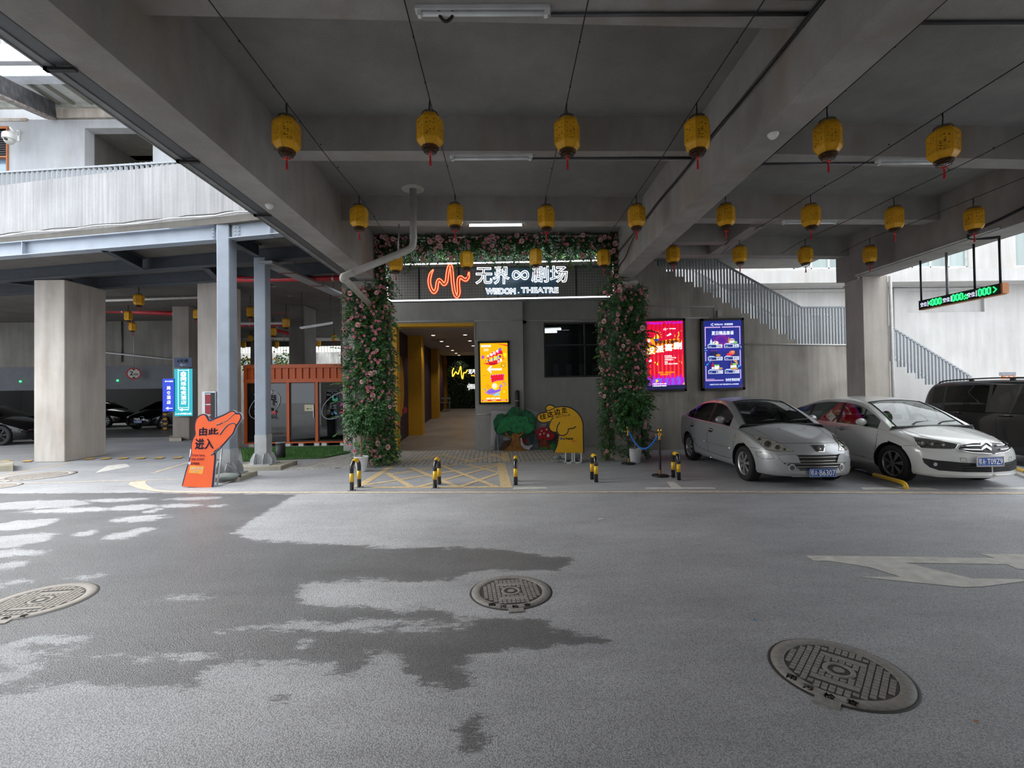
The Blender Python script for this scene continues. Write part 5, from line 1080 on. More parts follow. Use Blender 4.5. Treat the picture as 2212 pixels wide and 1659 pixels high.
# ---- black van
LV, RV = (11.45, 7.85, 0), .0
tV, bvV, bodyV = car('van', 'black people carrier with roof rails parked at the far right', 'van', dict(van_d, sdg=thin_glass('black_privacy_glass', (.02, .02, .022), 1.5), hubm=BLKP), LV, RV, BLACKC)
PV = Matrix.Translation(LV)
for sd in (-1, 1):
    mb = MB(); yy = -.98; mb.tube(smooth_path([(sd * .68, yy + 2.2, 1.73), (sd * .68, yy + 2.4, 1.80), (sd * .68, yy + 3.4, 1.835), (sd * .68, yy + 4.6, 1.80), (sd * .68, yy + 4.85, 1.72)], 5), .018, 6)
    for q in (3.1, 4.0): mb.beam((sd * .68, yy + q, 1.74), (sd * .68, yy + q, 1.84), .03, .10)
    obj('roof_rail', mb, BLKP, tV)
zv = lambda pts: [(1960 + x / 7.214, 780 + y / 7.214) for x, y in pts]
for pts in ([(1395, 700), (1375, 850), (1375, 1000), (1390, 1140)], [(700, 690), (690, 760), (700, 850)]): px_line(tV, PV, bvV, 'door_seam', zv(pts), .004, SEAM)
for pts in ([(720, 800), (780, 805), (820, 812)], [(1420, 855), (1520, 858), (1620, 860)]): px_line(tV, PV, bvV, 'door_handle', zv(pts), .016, BLACKC, True, .028)
px_line(tV, PV, bvV, 'waist_chrome', zv([(360, 672), (900, 690), (1400, 712), (1810, 735)]), .006, CHROME, True, .004)
# ================================================================ stair railings and the building behind them
RAILG = mat('railing_grey_paint', (.27, .29, .31), .45, metal=.15, var=.08); RAIL_LIT = mat('railing_daylit_tone', (.55, .57, .58), .5)  # second tone: same railing, daylight on the far side put into its colour
UB = MB(); UB.box(-.017, .017, -.03, .03, 0, 1); UBM = UB.mesh('baluster'); UBM.materials.append(RAILG)
UB2 = MB(); UB2.box(-.017, .017, -.03, .03, 0, 1); UBM2 = UB2.mesh('baluster_daylit'); UBM2.materials.append(RAIL_LIT)
def railing(label, steps, bend, rail, y, xs, me, m, group):
    """steps(x) floor level, rail(x) hand rail level, balusters at xs"""
    t = thing('stair_railing', label, 'railing', (xs[0], y, steps(xs[0])), 0, group, world=True)
    for x in xs:
        z0, z1 = steps(x), rail(x); o = bpy.data.objects.new('baluster', me); COL.objects.link(o); o.parent = t; o.matrix_parent_inverse = ROOTINV[t.name]
        o.matrix_basis = Matrix.Translation((x, y, z0)) @ Matrix.Diagonal((1, 1, z1 - z0, 1))
    mb = MB()
    for a, b in zip(bend[:-1], bend[1:]): mb.beam((a, y, rail(a)), (b, y, rail(b)), .06, .045)
    obj('hand_rail', mb, m, t); return t
def lev(st):
    q = sorted(st)
    def f(x):
        z = None
        for (xa, za), (xb, zb_) in zip(st[:-1], st[1:]):
            lo, hi = min(xa, xb), max(xa, xb)
            if lo - 1e-6 <= x <= hi + 1e-6 and abs(za - zb_) < 1e-6: z = za
        return z if z is not None else zl
    return f
upst = STEPTOP; f_up = lev(upst); xb = SP(1735, 700).x; slope = .150 / .262; zr = zl + 1.06
r_up = lambda x: zr if x >= xb else zr + (xb - x) * slope
xe = 4.2
railing('grey vertical-bar railing along the near side of the outdoor stairs', f_up, [xe, xb, 9.95], r_up, SY + .08, list(np.arange(xe, 9.95, .0875))[:100], UBM, RAILG, None)
railing('railing in a daylit tone along the far side of the outdoor stairs', f_up, [xe, xb, 9.95], r_up, SY + W2 - .05, list(np.arange(xe, 9.95, .0875))[:100], UBM2, RAIL_LIT, None)
f_lo = lev(st2); zr2 = SP(1930, 706).z; xr2 = SP(1930, 706).x; r_lo = lambda x: zr2 - (x - xr2) * .168 / .262
xe2 = 13.2
railing('grey vertical-bar railing on the lower stair flight behind the black van', f_lo, [10.0, xe2], r_lo, SY + .08, list(np.arange(10.2, xe2, .10)), UBM, RAILG, None)
railing('far side railing of the lower stair flight at right', f_lo, [10.0, xe2], r_lo, SY + W2 - .05, list(np.arange(10.2, xe2, .10)), UBM2, RAIL_LIT, None)
# ---- building behind
BY = 18.5
FAC = concrete('facade_render', (.41, .402, .39), streak=.08, blotch=.08, zs=.1, stain=(.30, .26, .2), stain_amt=.25)
bz = lambda py, px=2000: at(px, py, BY).z
bxx = lambda px, py=600: at(px, py, BY).x
mb = MB(); mb.box(4.6, 40, BY, BY + .3, 0, bz(578)); mb.box(4.6, 40, BY, BY + .3, bz(535) + .9, 13)
wins = [(1425, 1548, 'dark window behind the top of the stair railing'), (1680, 1832, 'greenish window band right of the last lanterns'), (1935, 2094, 'greenish window band above the parking display'), (2196, 2330, 'window at the right edge of the facade')]
xs_ = [4.6] + [v for a, b, _ in wins for v in (bxx(a), bxx(b))] + [40]
for i in range(0, len(xs_), 2): mb.box(xs_[i], xs_[i + 1], BY, BY + .3, bz(578), bz(535) + .9)
struct('wall_facade', mb, FAC, 'pale rendered building behind the outdoor stairs', 'building')
WFR = mat('aluminium_frame', (.62, .64, .64), .4, metal=.3); GLG = mat('greenish_pane', (.20, .25, .24), .06, var=.5, scale=.35, coat=1, stretch=(3, 1, .2))
for i, (a, b, lbl) in enumerate(wins):
    x0, x1, z0, z1 = bxx(a), bxx(b), bz(578), bz(535) + .9; mb = MB()
    for x in np.linspace(x0, x1, 5): mb.box(x - .03, x + .03, BY + .08, BY + .14, z0, z1)
    mb.box(x0, x1, BY + .08, BY + .14, z0, z0 + .06); mb.box(x0, x1, BY + .08, BY + .14, z1 - .06, z1)
    w_ = struct(f'window_{i + 2}', mb, WFR, lbl, 'window'); mb = MB(); mb.box(x0, x1, BY + .12, BY + .13, z0, z1); obj('pane', mb, GLG, w_)
mb = MB(); mb.box(4.6, 40, BY - .9, BY + .05, at(2000, 608, BY - .9).z, at(2000, 582, BY - .9).z); struct('facade_ledge', mb, FAC, 'projecting ledge across the pale building', 'ledge')
mb = MB()
for dz in (0, .14): mb.box(4.6, 40, BY - .16 + dz * .6, BY, at(2000, 618, BY).z - .06 - dz, at(2000, 618, BY).z + .05 - dz)
struct('facade_moulding', mb, FAC, 'moulding lines under the facade ledge', 'moulding')
mb = MB(); mb.box(bxx(1925), bxx(1953), BY - .12, BY + .02, 0, bz(623)); mb.box(bxx(2118), bxx(2400), BY - .12, BY + .02, 0, bz(612)); mb.box(bxx(1953), bxx(2118), BY - .12, BY + .02, 0, bz(676)); struct('facade_panel', mb, FAC, 'raised plain panels of the pale facade', 'wall panel')
mb = MB(); mb.box(bxx(1480), bxx(1560), BY - .06, BY - .01, bz(575), bz(535) + .6); tag(obj('hanging_banner', mb, mat('banner_red', (.55, .06, .05), .7)), 'red banner glimpsed behind the top of the stairs', 'banner')
mb = MB(); mb.box(4.6, 40, 15.2, BY, -.05, .02); struct('floor_yard', mb, C_LIGHT, 'pale yard floor behind the stairs', 'floor')
p = at(2178, 812, 15.0); t = thing('notice_board', 'small orange notice board seen over the black van', 'sign', (p.x, 15.0, 0)); mb = MB(); mb.box(-.03, .03, -.02, .02, 0, p.z - .1); obj('post', mb, GM, t)
mb = MB(); mb.box(-.2, .2, -.03, .03, p.z - .13, p.z + .01); obj('board', mb, mat('board_orange', (.62, .19, .07), .5), t); mb = MB(); mb.box(-.24, .2, -.05, .06, p.z + .01, p.z + .12); obj('hood', mb, mat('grey_hood', (.16, .17, .19), .5), t)
mb = MB(); mb.box(-.12, -.10, -.034, -.03, p.z - .07, p.z - .01); mb.box(-.08, -.05, -.034, -.03, p.z - .07, p.z - .01); mb.box(.02, .12, -.034, -.03, p.z - .05, p.z - .02); obj('lettering', mb, PLWHT, t)
# ---- rain pipe on the right column, conduit under the beam
conduit('pale rain pipe on the right pale column', [(9.20, 11.20, ZB), (9.20, 11.20, .05)], .035, mat('pale_pipe', (.55, .54, .52), .5), 'rain_pipe', 'pipe')
conduit('white conduit along the lower edge of the right roof beam', [(BF[0] - .02, 7.9, ZB + .03), (BF[0] - .02, 11.2, ZB + .03), (8.54, 11.3, ZB - .02), (8.54, 11.85, ZB - .12)], .018, TRIM)
# ---- hanging parking display
XD = 8.70; da = at(2000, 659, 9.87); ya = XD * FPX / (2000 - 1092); yb = XD * FPX / (2184 - 1092)
A0 = at(2000, 669, ya); A1 = at(2000, 650, ya); B0 = at(2184, 634.5, yb)
zt_ = A1.z; zb_ = A0.z; t = thing('parking_display', 'black hanging display with green digits and white characters under the right beam', 'display', (XD, (ya + yb) / 2, zb_), world=True)
mb = MB(); mb.box(XD, XD + .10, yb, ya, zb_, zt_); obj('housing', mb, BLKP, t); mb = MB(); mb.box(XD - .005, XD + .11, yb - .03, yb, zb_, zt_); mb.box(XD, XD + .1, yb, ya, zb_ - .012, zb_); obj('orange_edge', mb, mat('display_orange', (.55, .20, .06), .5), t)
Ld = ya - yb; GRN = glow('green_digit', (.02, 1.0, .16), 2.6); WLED = glow('white_led_character', (.70, .74, .95), 1.3); Hd = zt_ - zb_
D = lambda u, v: Vector((XD - .004, ya - u * Ld, zb_ + v * Hd))
def dtext(s, u0, u1, v0, v1, m, nm, b=.0): o = D(u0, v0); text(s, o, (0, -1, 0), (0, 0, 1), m, t, nm, w=(u1 - u0) * Ld, h=(v1 - v0) * Hd, bold=b, off=.002)
for u in (.03, .335, .635): dtext('空位', u, u + .09, .25, .72, WLED, 'white_characters', .015)
mb = MB()
for u in (.130, .435, .735): a = D(u, .2); mb.box(XD - .006, XD - .002, a.y - .012, a.y, a.z, zb_ + .8 * Hd)
obj('divider_bars', mb, WLED, t)
def digit(mb, u, w_):      # a zero in seven-segment dashes
    q = [((u, .22), (u, .49)), ((u, .54), (u, .80)), ((u + w_, .22), (u + w_, .49)), ((u + w_, .54), (u + w_, .80)), ((u + .008, .20), (u + w_ - .008, .20)), ((u + .008, .82), (u + w_ - .008, .82))]
    for a, b in q: mb.tube([D(*a), D(*b)], .0125, 5)
for g0_ in (.185, .455, .765):
    for k in range(3): mb = MB(); digit(mb, g0_ + k * .048, .030); obj('green_digit', mb, GRN, t)
mb = MB()
for pts in ([(.175, .25), (.150, .5), (.175, .75)], [(.600, .42), (.618, .62), (.636, .42)], [(.600, .15), (.618, .32), (.636, .15)], [(.925, .25), (.955, .5), (.925, .78)]): mb.tube([D(*p) for p in pts], .011, 5)
obj('green_arrows', mb, GRN, t)
for px, yt in ((2001, ya - .02), (2059, None), (2120, None), (2177, yb + .05)):
    y = XD * FPX / (px - 1092); mb = MB(); mb.tube([(XD + .05, y, zt_), (XD + .05, y, ZB + .01)], .024 if px == 2059 else .018, 8); obj('hanger_rod', mb, GM if px == 2059 else BLKP, t)
conduit('black cable bundle beside the parking display', smooth_path([(BF[0] - .03, yb - .9, ZB + .25), (BF[0] - .03, yb - .3, ZB + .16), (BF[0] - .03, yb + .15, ZB + .12), (BF[0] - .02, yb + .22, ZB + .02), (XD - .1, yb + .12, ZB - .02), (XD + .04, yb + .05, ZB - .02)], 5), .022, WIRE, 'cable', 'cable')
# ================================================================ left: steel-framed ramp, garage, container
STL = mat('blue_grey_steel', (.30, .34, .40), .42, var=.10, scale=2.5, metal=.1); STD = mat('dark_steel', (.045, .052, .064), .5, var=.15); STP = mat('pale_primer', (.40, .41, .42), .6, var=.12, scale=5); BOLT = mat('bolt_grey', (.35, .36, .38), .5, metal=.4)
PLC = concrete('mossy_concrete', (.36, .33, .27), streak=.1, blotch=.25, stain=(.12, .12, .05), stain_amt=.6)
def steel_col(label, x0, x1, y0, y1, ztop, pale_z, plinth, lblp):
    mb = MB(); px0, px1, py0, py1 = plinth; mb.bbox(px0, px1, py0, py1, -.05, .10, .012); tag(obj('plinth', mb, PLC), lblp, 'plinth', None, 'structure')
    t = thing('steel_column', label, 'column', ((x0 + x1) / 2, (y0 + y1) / 2, .10), world=True)
    mb = MB(); mb.bbox(x0, x1, y0, y1, .10, ztop, .018); obj('shaft', mb, STL, t)
    mb = MB(); e = .004; mb.box(x0 - e, x1 + e, y0 - e, y1 + e, .12, pale_z); obj('primer_band', mb, STP, t)
    mb = MB(); mb.box(x0 - .13, x1 + .13, y0 - .13, y1 + .13, .10, .125); obj('base_plate', mb, STP, t)
    for gx, gy, dx, dy in ((x0 + .03, y0, 0, -1), (x1 - .03, y0, 0, -1), (x1, y0 + .03, 1, 0), (x1, y1 - .03, 1, 0), (x0, y0 + .03, -1, 0)):
        mb = MB(); th = .012; l = .12; pts = [(0, .125), (l, .125), (l, .22), (.04, .36), (0, .36)]
        if dy: mb.ext([(gx - th / 2, gy + dy * a, z) for a, z in pts], (th, 0, 0))
        else: mb.ext([(gx + dx * a, gy - th / 2, z) for a, z in pts], (0, th, 0))
        obj('gusset', mb, STP, t)
    for bx_, by_ in ((x0 + .12, y0 - .09), (x1 - .10, y0 - .09), (x1 + .09, y0 + .14), (x0 - .09, y0 + .1)):
        mb = MB(); mb.cyl((bx_, by_, .125), .018, .02, 6); mb.cyl((bx_, by_, .145), .009, .035, 8); obj('anchor_bolt', mb, BOLT, t)
    return t
steel_col('nearer blue-grey steel column carrying the ramp', -5.79, -5.54, 9.65, 9.95, 5.30, .62, (-6.15, -5.25, 9.46, 10.16), 'low mossy concrete plinth under the nearer steel column')
steel_col('farther blue-grey steel column behind the orange sign', -5.74, -5.48, 10.98, 11.24, 4.86, .78, (-6.10, -5.05, 10.76, 11.62), 'low mossy concrete plinth under the farther steel column')
GZ0, GZ1 = 4.85, 5.16
def ibeam(name, label, a, b, z0, z1, fw=.20, m=None, stiff=(), th=.014):
    a = Vector((*a, 0)); b = Vector((*b, 0)); d = (b - a).normalized(); n = Vector((-d.y, d.x, 0)); t = thing(name, label, 'girder' if 'girder' in name else 'joist', ((a.x + b.x) / 2, (a.y + b.y) / 2, z0), world=True)
    mb = MB(); zc_ = (z0 + z1) / 2; mb.beam((a.x, a.y, zc_), (b.x, b.y, zc_), th, z1 - z0 - .02); obj('web', mb, m or STL, t)
    for z, nm in ((z0 + .008, 'bottom_flange'), (z1 - .008, 'top_flange')): mb = MB(); mb.beam((a.x, a.y, z), (b.x, b.y, z), fw, .016); obj(nm, mb, m or STL, t)
    for f in stiff:
        p = a + (b - a) * f; mb = MB(); q = p + n * 0; mb.hexa([q - d * .008 - n * fw * .48 + Vector((0, 0, z0)), q + d * .008 - n * fw * .48 + Vector((0, 0, z0)), q + d * .008 + n * fw * .48 + Vector((0, 0, z0)), q - d * .008 + n * fw * .48 + Vector((0, 0, z0))], [q - d * .008 - n * fw * .48 + Vector((0, 0, z1)), q + d * .008 - n * fw * .48 + Vector((0, 0, z1)), q + d * .008 + n * fw * .48 + Vector((0, 0, z1)), q - d * .008 + n * fw * .48 + Vector((0, 0, z1))]); obj('stiffener', mb, m or STL, t)
    return t
G1A, G1B = (-5.83, 9.78), (-19.0, 12.3)
g1 = ibeam('steel_girder', 'long blue-grey steel girder under the ramp parapet', G1A, G1B, GZ0, GZ1, .22, None, (.36, .75))
g1b = ibeam('steel_girder', 'short blue-grey girder stub between steel column and roof beam', (-5.5, 9.70), (-4.0, 9.36), GZ0, GZ1 + .1, .22, None, (.62,))
def bolts(parent, ox, oy, z0, d, cols, rows_):
    mb = MB(); n = Vector((0, -1, 0)); mb.box(ox - .02, ox + .02 + .07 * (cols - 1) + .02, oy - .012, oy, z0 - .05, z0 + .07 * (rows_ - 1) + .05); bp = obj('splice_plate', mb, STL, parent)
    for c in range(cols):
        for r in range(rows_): mb = MB(); mb.cyl((ox + .07 * c + .01, oy - .012, z0 + .07 * r), .017, .014, 6, axis=(0, -1, 0)); obj('bolt', mb, BOLT, bp)
bolts(g1b, -5.42, 9.655, 4.94, 1, 2, 3); bolts(g1, -5.93, 9.775, 4.94, 1, 1, 3)
g2 = ibeam('steel_girder', 'second steel girder deeper under the ramp', (-4.0, 11.0), (-19.0, 14.2), GZ0, GZ1, .18, STD)
g3 = ibeam('steel_girder', 'third steel girder farthest under the ramp', (-4.4, 12.5), (-15.6, 14.7), GZ0 - .02, GZ1, .18, STD)
jl = [('steel joist between the first and second ramp girders', (-8.6, 10.35), (-9.0, 11.95)), ('steel joist between the second and third ramp girders', (-7.4, 11.9), (-7.8, 13.05)), ('steel joist near the left pillar under the ramp', (-13.6, 13.2), (-12.6, 14.2)), ('steel joist between the two steel columns', (-5.62, 9.96), (-5.62, 10.97)), ('steel joist right of the farther steel column', (-4.3, 9.6), (-4.3, 12.3))]
for l, a, b in jl: ibeam('steel_joist', l, a, b, GZ0 - .0, GZ1 - .02, .15, STD)
# ---- ramp deck, parapet, garage shell
path = [(-3.72, 9.25), (-4.6, 9.42), (-5.8, 9.70), (-8.0, 10.16), (-10.2, 10.60), (-12.5, 11.1), (-15.5, 11.8), (-20, 13.0), (-26, 15.0)]
pp = smooth_path([(x, y, 0) for x, y in path], 6)
mb = MB()
for i in range(len(pp) - 1):
    a, b = pp[i], pp[i + 1]; o = Vector((.05, .22, 0)); mb.hexa([a + Vector((0, 0, 5.27)), b + Vector((0, 0, 5.27)), b + o + Vector((0, 0, 5.27)), a + o + Vector((0, 0, 5.27))], [a + Vector((0, 0, 6.5)), b + Vector((0, 0, 6.5)), b + o + Vector((0, 0, 6.5)), a + o + Vector((0, 0, 6.5))])
struct('ramp_parapet', mb, C_PARA, 'curved streaked concrete parapet of the ramp above the left yard', 'parapet')
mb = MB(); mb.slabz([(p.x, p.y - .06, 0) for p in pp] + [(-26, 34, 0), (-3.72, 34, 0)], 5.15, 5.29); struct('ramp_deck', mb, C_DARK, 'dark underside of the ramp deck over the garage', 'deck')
conduit('pale cable strapped along the foot of the ramp parapet', [p + Vector((0, -.07, 5.33 + .02 * math.sin(i * 1.3))) for i, p in enumerate(pp[4:-6])], .016, mat('pale_cable', (.5, .5, .5), .6), 'cable', 'cable')
conduit('dark cable strapped along the foot of the ramp parapet', [p + Vector((0, -.06, 5.37 + .015 * math.sin(i * 2.1))) for i, p in enumerate(pp[4:-6])], .010, WIRE, 'cable', 'cable')
# railing on the far side of the ramp
t = thing('ramp_railing', 'grey bar railing on the far side of the curved ramp', 'railing', (-13, 13.2, 6.3), world=True)
RP = [Vector((-18.5 + k * .155, 13.9 - .12 * (k * .155) + 0, 0)) for k in range(78)]
UB3 = MB(); UB3.box(-.012, .012, -.04, .04, 0, 1); UBM3 = UB3.mesh('ramp_baluster'); UBM3.materials.append(RAILG)
for p in RP: o = bpy.data.objects.new('baluster', UBM3); COL.objects.link(o); o.parent = t; o.matrix_parent_inverse = ROOTINV[t.name]; o.matrix_basis = Matrix.Translation((p.x, p.y, 7.0)) @ Matrix.Rotation(-.9, 4, 'Z') @ Matrix.Diagonal((1, 1, .97, 1))
mb = MB(); mb.beam((RP[0].x, RP[0].y, 8.02), (RP[-1].x, RP[-1].y, 7.90), .07, .05); obj('hand_rail', mb, RAILG, t)
mb = MB(); mb.beam((RP[0].x, RP[0].y, 6.15), (RP[-1].x, RP[-1].y, 6.15), .2, 1.7); struct('ramp_upstand', mb, C_PARA, 'concrete upstand under the far ramp railing', 'parapet')
# ---- building above the ramp
LY = 17.0; LF = concrete('white_facade', (.44, .45, .47), streak=.06, blotch=.08, stain=(.30, .28, .26), stain_amt=.3, zs=.2)
lx = lambda px, Y=LY: at(px, 300, Y).x
lz = lambda py, px=150, Y=LY: at(px, py, Y).z
zo0, zo1, xo0, xo1 = lz(368), lz(277), lx(183), lx(330)
mb = MB(); mb.box(-30, lx(-60), LY, LY + .4, 5.2, 14); mb.box(lx(17), xo0, LY, LY + .4, 5.2, lz(258)); mb.box(lx(-60), lx(17), LY, LY + .4, 5.2, lz(372)); mb.box(lx(-60), lx(17), LY, LY + .4, lz(278), lz(258)); mb.box(xo1, -2.0, LY, LY + .4, 5.2, 15); mb.box(xo0, xo1, LY, LY + .4, 5.2, zo0); mb.box(xo0, xo1, LY, LY + .4, zo1, lz(258))
struct('wall_left_facade', mb, LF, 'white building above the ramp at upper left', 'building')
mb = MB(); mb.box(-30, -3, LY + .6, LY + .9, lz(258), 13.5); struct('wall_left_upper', mb, LF, 'white wall of the upper storey at left', 'wall')
mb = MB(); mb.box(lx(-200), lx(60), LY - .05, LY + .4, lz(262), lz(256)); mb.box(lx(100), lx(420), LY - .08, LY + .4, lz(256), lz(238)); struct('facade_band', mb, concrete('stained_band', (.50, .45, .40), streak=.2, blotch=.2, stain=(.25, .15, .08), stain_amt=.5), 'stained concrete band below the left canopy', 'band')
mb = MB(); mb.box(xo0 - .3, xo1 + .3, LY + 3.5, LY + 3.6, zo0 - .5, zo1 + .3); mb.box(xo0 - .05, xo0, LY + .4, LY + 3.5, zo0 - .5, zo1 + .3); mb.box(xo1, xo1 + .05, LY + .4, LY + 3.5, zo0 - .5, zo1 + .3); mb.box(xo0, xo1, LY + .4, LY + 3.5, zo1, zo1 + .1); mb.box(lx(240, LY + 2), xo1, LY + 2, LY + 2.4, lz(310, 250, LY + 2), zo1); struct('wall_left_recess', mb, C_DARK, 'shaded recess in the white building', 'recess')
w_ = MB(); x0, x1 = lx(-60), lx(16)
for k in range(12): z = lz(338) + (lz(280) - lz(338)) * k / 12; w_.box(x0, x1, LY - .02, LY + .06, z, z + .04)
wl = struct('window_6', w_, mat('louvre_dark', (.05, .04, .04), .5), 'louvred window with orange frame at the left edge', 'window')
mb = MB(); mb.box(x0, x1 + .06, LY - .05, LY + .1, lz(278) - .0, lz(273)); mb.box(x1, x1 + .05, LY - .05, LY + .1, lz(372), lz(278)); mb.box(x0, x1, LY - .05, LY + .1, lz(340), lz(337)); obj('frame', mb, mat('orange_frame', (.42, .14, .04), .5), wl)
mb = MB(); mb.box(x0, x1, LY + .2, LY + .22, lz(372), lz(278)); obj('pane', mb, mat('blue_pane', (.25, .38, .52), .1, coat=1), wl)
# canopy of steel and panels
cz = at(60, 172, 15.4).z
t = thing('steel_canopy', 'steel framed canopy with pale panels on the white building', 'canopy', (-15, 16, cz), world=True)
fx = lambda px, Y=15.4: at(px, 172, Y).x
mb = MB(); mb.box(-26, fx(330), 15.3, 15.5, cz, cz + .48); mb.box(-26, fx(330), 15.2, 15.6, cz - .02, cz + .01); obj('front_beam', mb, mat('white_steel', (.66, .69, .74), .5), t)
mb = MB(); mb.box(-26, fx(330), 15.5, LY, cz + .16, cz + .2); obj('soffit_panel', mb, mat('soffit_panel', (.62, .64, .62), .5), t)
for px in (75, 108, 150): x = at(px, 190, 16).x; mb = MB(); mb.box(x - .05, x + .05, 15.5, LY, cz + .08, cz + .17); obj('purlin', mb, mat('purlin_grey', (.22, .21, .18), .6), t)
mb = MB(); mb.box(-26, -8, LY - .12, LY + .02, lz(235), cz + .2); obj('rear_beam', mb, mat('weathered_steel', (.45, .46, .43), .6, var=.2), t)
mb = MB(); mb.beam(at(-20, 178, 14.0), at(110, 238, LY - .15), .28, .55); obj('bracket_beam', mb, mat('black_weathered_steel', (.07, .07, .075), .6, var=.5, scale=4), t)
mb = MB(); mb.beam(at(-20, 178, 14.0) + Vector((0, 0, -.30)), at(110, 238, LY - .15) + Vector((0, 0, -.30)), .30, .06); obj('rusty_flange', mb, mat('rusty_paint', (.28, .24, .22), .7, var=.5, scale=8), t)
mb = MB(); mb.box(-26, at(300, 120, 14.6).x, 14.5, 14.7, at(40, 137, 14.6).z, at(40, 100, 14.6).z); struct('upper_parapet', mb, LF, 'white upper balcony parapet at the top left corner', 'parapet')
t = thing('balcony_railing', 'grey balcony railing at the top left corner', 'railing', (-15, 14.6, 12), world=True); zz = at(40, 100, 14.6).z
for k in range(24): x = -17.5 + k * .2; mb = MB(); mb.box(x - .03, x + .03, 14.57, 14.63, zz, zz + .9); obj('baluster', mb, RAILG, t)
mb = MB(); mb.box(-17.6, -12.8, 14.57, 14.63, zz + .9, zz + .95); obj('hand_rail', mb, RAILG, t)
# dome camera on the facade
cp = at(20, 292, LY - .55); wp = at(40, 295, LY)
t = thing('security_camera', 'white dome security camera on the white building', 'camera', tuple(wp), world=True)
mb = MB(); mb.ball(tuple(cp), (.19, .19, .12), 18); mb.cyl(cp + Vector((0, 0, -.14)), .19, .14, 18); obj('housing', mb, WHP, t); mb = MB(); mb.ball(cp + Vector((0, 0, -.17)), .15, 16); ds = obj('dome', mb, mat('camera_grey', (.55, .55, .52), .3), t); mb = MB(); mb.cyl(cp + Vector((.03, -.13, -.2)), .045, .04, 14, axis=(.2, -1, -.2)); obj('lens', mb, BLKP, ds)
mb = MB(); mb.tube(smooth_path([cp + Vector((0, 0, .1)), cp + Vector((.05, .1, .18)), (wp.x - .02, LY - .25, wp.z + .18), (wp.x, LY - .01, wp.z + .05)], 5), .045, 8); mb.box(wp.x - .06, wp.x + .06, LY - .03, LY, wp.z - .18, wp.z + .22); obj('bracket', mb, WHP, t)
cp2 = at(192, 310, LY + 1.2); t = thing('security_camera', 'small bullet camera hanging in the shaded recess', 'camera', tuple(cp2), world=True)
mb = MB(); mb.cyl(cp2 + Vector((-.2, 0, 0)), .06, .34, 12, axis=(1, .2, -.25)); obj('housing', mb, BLKP, t); mb = MB(); mb.tube([cp2, (cp2.x, cp2.y, zo1)], .03, 6); mb.tube([cp2 + Vector((.2, .1, -.05)), (cp2.x + .2, cp2.y + .1, zo1)], .025, 6); obj('drop_rod', mb, BLKM, t)
# ---- garage pillars and walls
def pillar(lbl, x0, x1, y0, y1, m=None, z1=5.16): mb = MB(); mb.bbox(x0, x1, y0, y1, 0, z1, .02); struct('column', mb, m or C_COL, lbl, 'column')
pillar('big pale concrete pillar at the garage mouth on the left', -12.49, -11.69, 12.80, 14.12, None, 4.84)
pillar('concrete pillar behind the orange sign', -9.28, -8.63, 14.5, 15.7)
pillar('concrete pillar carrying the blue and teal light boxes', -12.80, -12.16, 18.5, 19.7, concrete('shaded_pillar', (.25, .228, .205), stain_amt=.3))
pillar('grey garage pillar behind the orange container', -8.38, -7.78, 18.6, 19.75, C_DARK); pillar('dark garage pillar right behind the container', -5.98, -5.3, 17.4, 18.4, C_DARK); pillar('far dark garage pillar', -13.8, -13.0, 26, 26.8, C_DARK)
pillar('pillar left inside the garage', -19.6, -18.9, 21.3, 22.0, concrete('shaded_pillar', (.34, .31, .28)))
GWY = 22.0
mb = MB(); gx = lambda px: at(px, 750, GWY).x; mb.box(-34, gx(378) + .8, GWY, GWY + .3, 3.1, 5.16); struct('wall_garage_band', mb, concrete('band_concrete', (.15, .143, .13), blotch=.15), 'concrete wall band above the inner garage opening', 'wall')
mb = MB(); mb.box(-34, gx(378) + .8, GWY - .05, GWY + .15, 2.05, 3.1); struct('garage_lintel', mb, STD, 'dark steel lintel over the inner garage opening', 'lintel')
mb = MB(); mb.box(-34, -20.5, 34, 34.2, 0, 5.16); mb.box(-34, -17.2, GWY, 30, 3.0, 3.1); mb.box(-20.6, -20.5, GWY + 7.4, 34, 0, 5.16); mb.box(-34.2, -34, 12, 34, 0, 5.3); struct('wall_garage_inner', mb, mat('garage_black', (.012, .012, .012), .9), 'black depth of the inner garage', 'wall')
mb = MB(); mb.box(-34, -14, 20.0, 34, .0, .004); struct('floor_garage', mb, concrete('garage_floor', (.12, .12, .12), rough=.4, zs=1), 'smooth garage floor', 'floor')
conduit('pale conduit across the garage wall band', [at(182, 757, GWY - .1), at(376, 777, GWY - .1)], .035, mat('pale_pipe2', (.5, .5, .5), .5)); conduit('thin dark conduit down the garage wall band', [at(263, 690, GWY - .05), at(263, 782, GWY - .05)], .03, CND)
WPIPE = mat('white_garage_pipe', (.62, .60, .55), .5)
def gpipe(lbl, a, b, r, m=WPIPE, Y=15.0, Y2=None, nm='ceiling_pipe'):
    p, q = at(*a, Y), at(*b, Y2 or Y); t = thing(nm, lbl, 'pipe', tuple((p + q) / 2), world=True); mb = MB(); mb.tube([p, q], r, 10); obj('pipe', mb, m, t)
    mb = MB(); n = max(2, int((q - p).length / 1.4))
    for k in range(n): c = p + (q - p) * (k + .5) / n; mb.cyl(c, r * 1.12, .05, 10, axis=(q - p)); mb.tube([c + Vector((0, 0, r)), (c.x, c.y, 5.16)], .012, 5)
    obj('hanger', mb, GM, t)
RPIPE = mat('red_fire_pipe', (.42, .025, .035), .4, var=.15)
gpipe('thick pale pipe under the garage ceiling left of the steel columns', (176, 634), (560, 618), .07, WPIPE, 16.2); gpipe('thin pale pipe below the thick one in the garage', (140, 652), (440, 642), .045, WPIPE, 16.5)
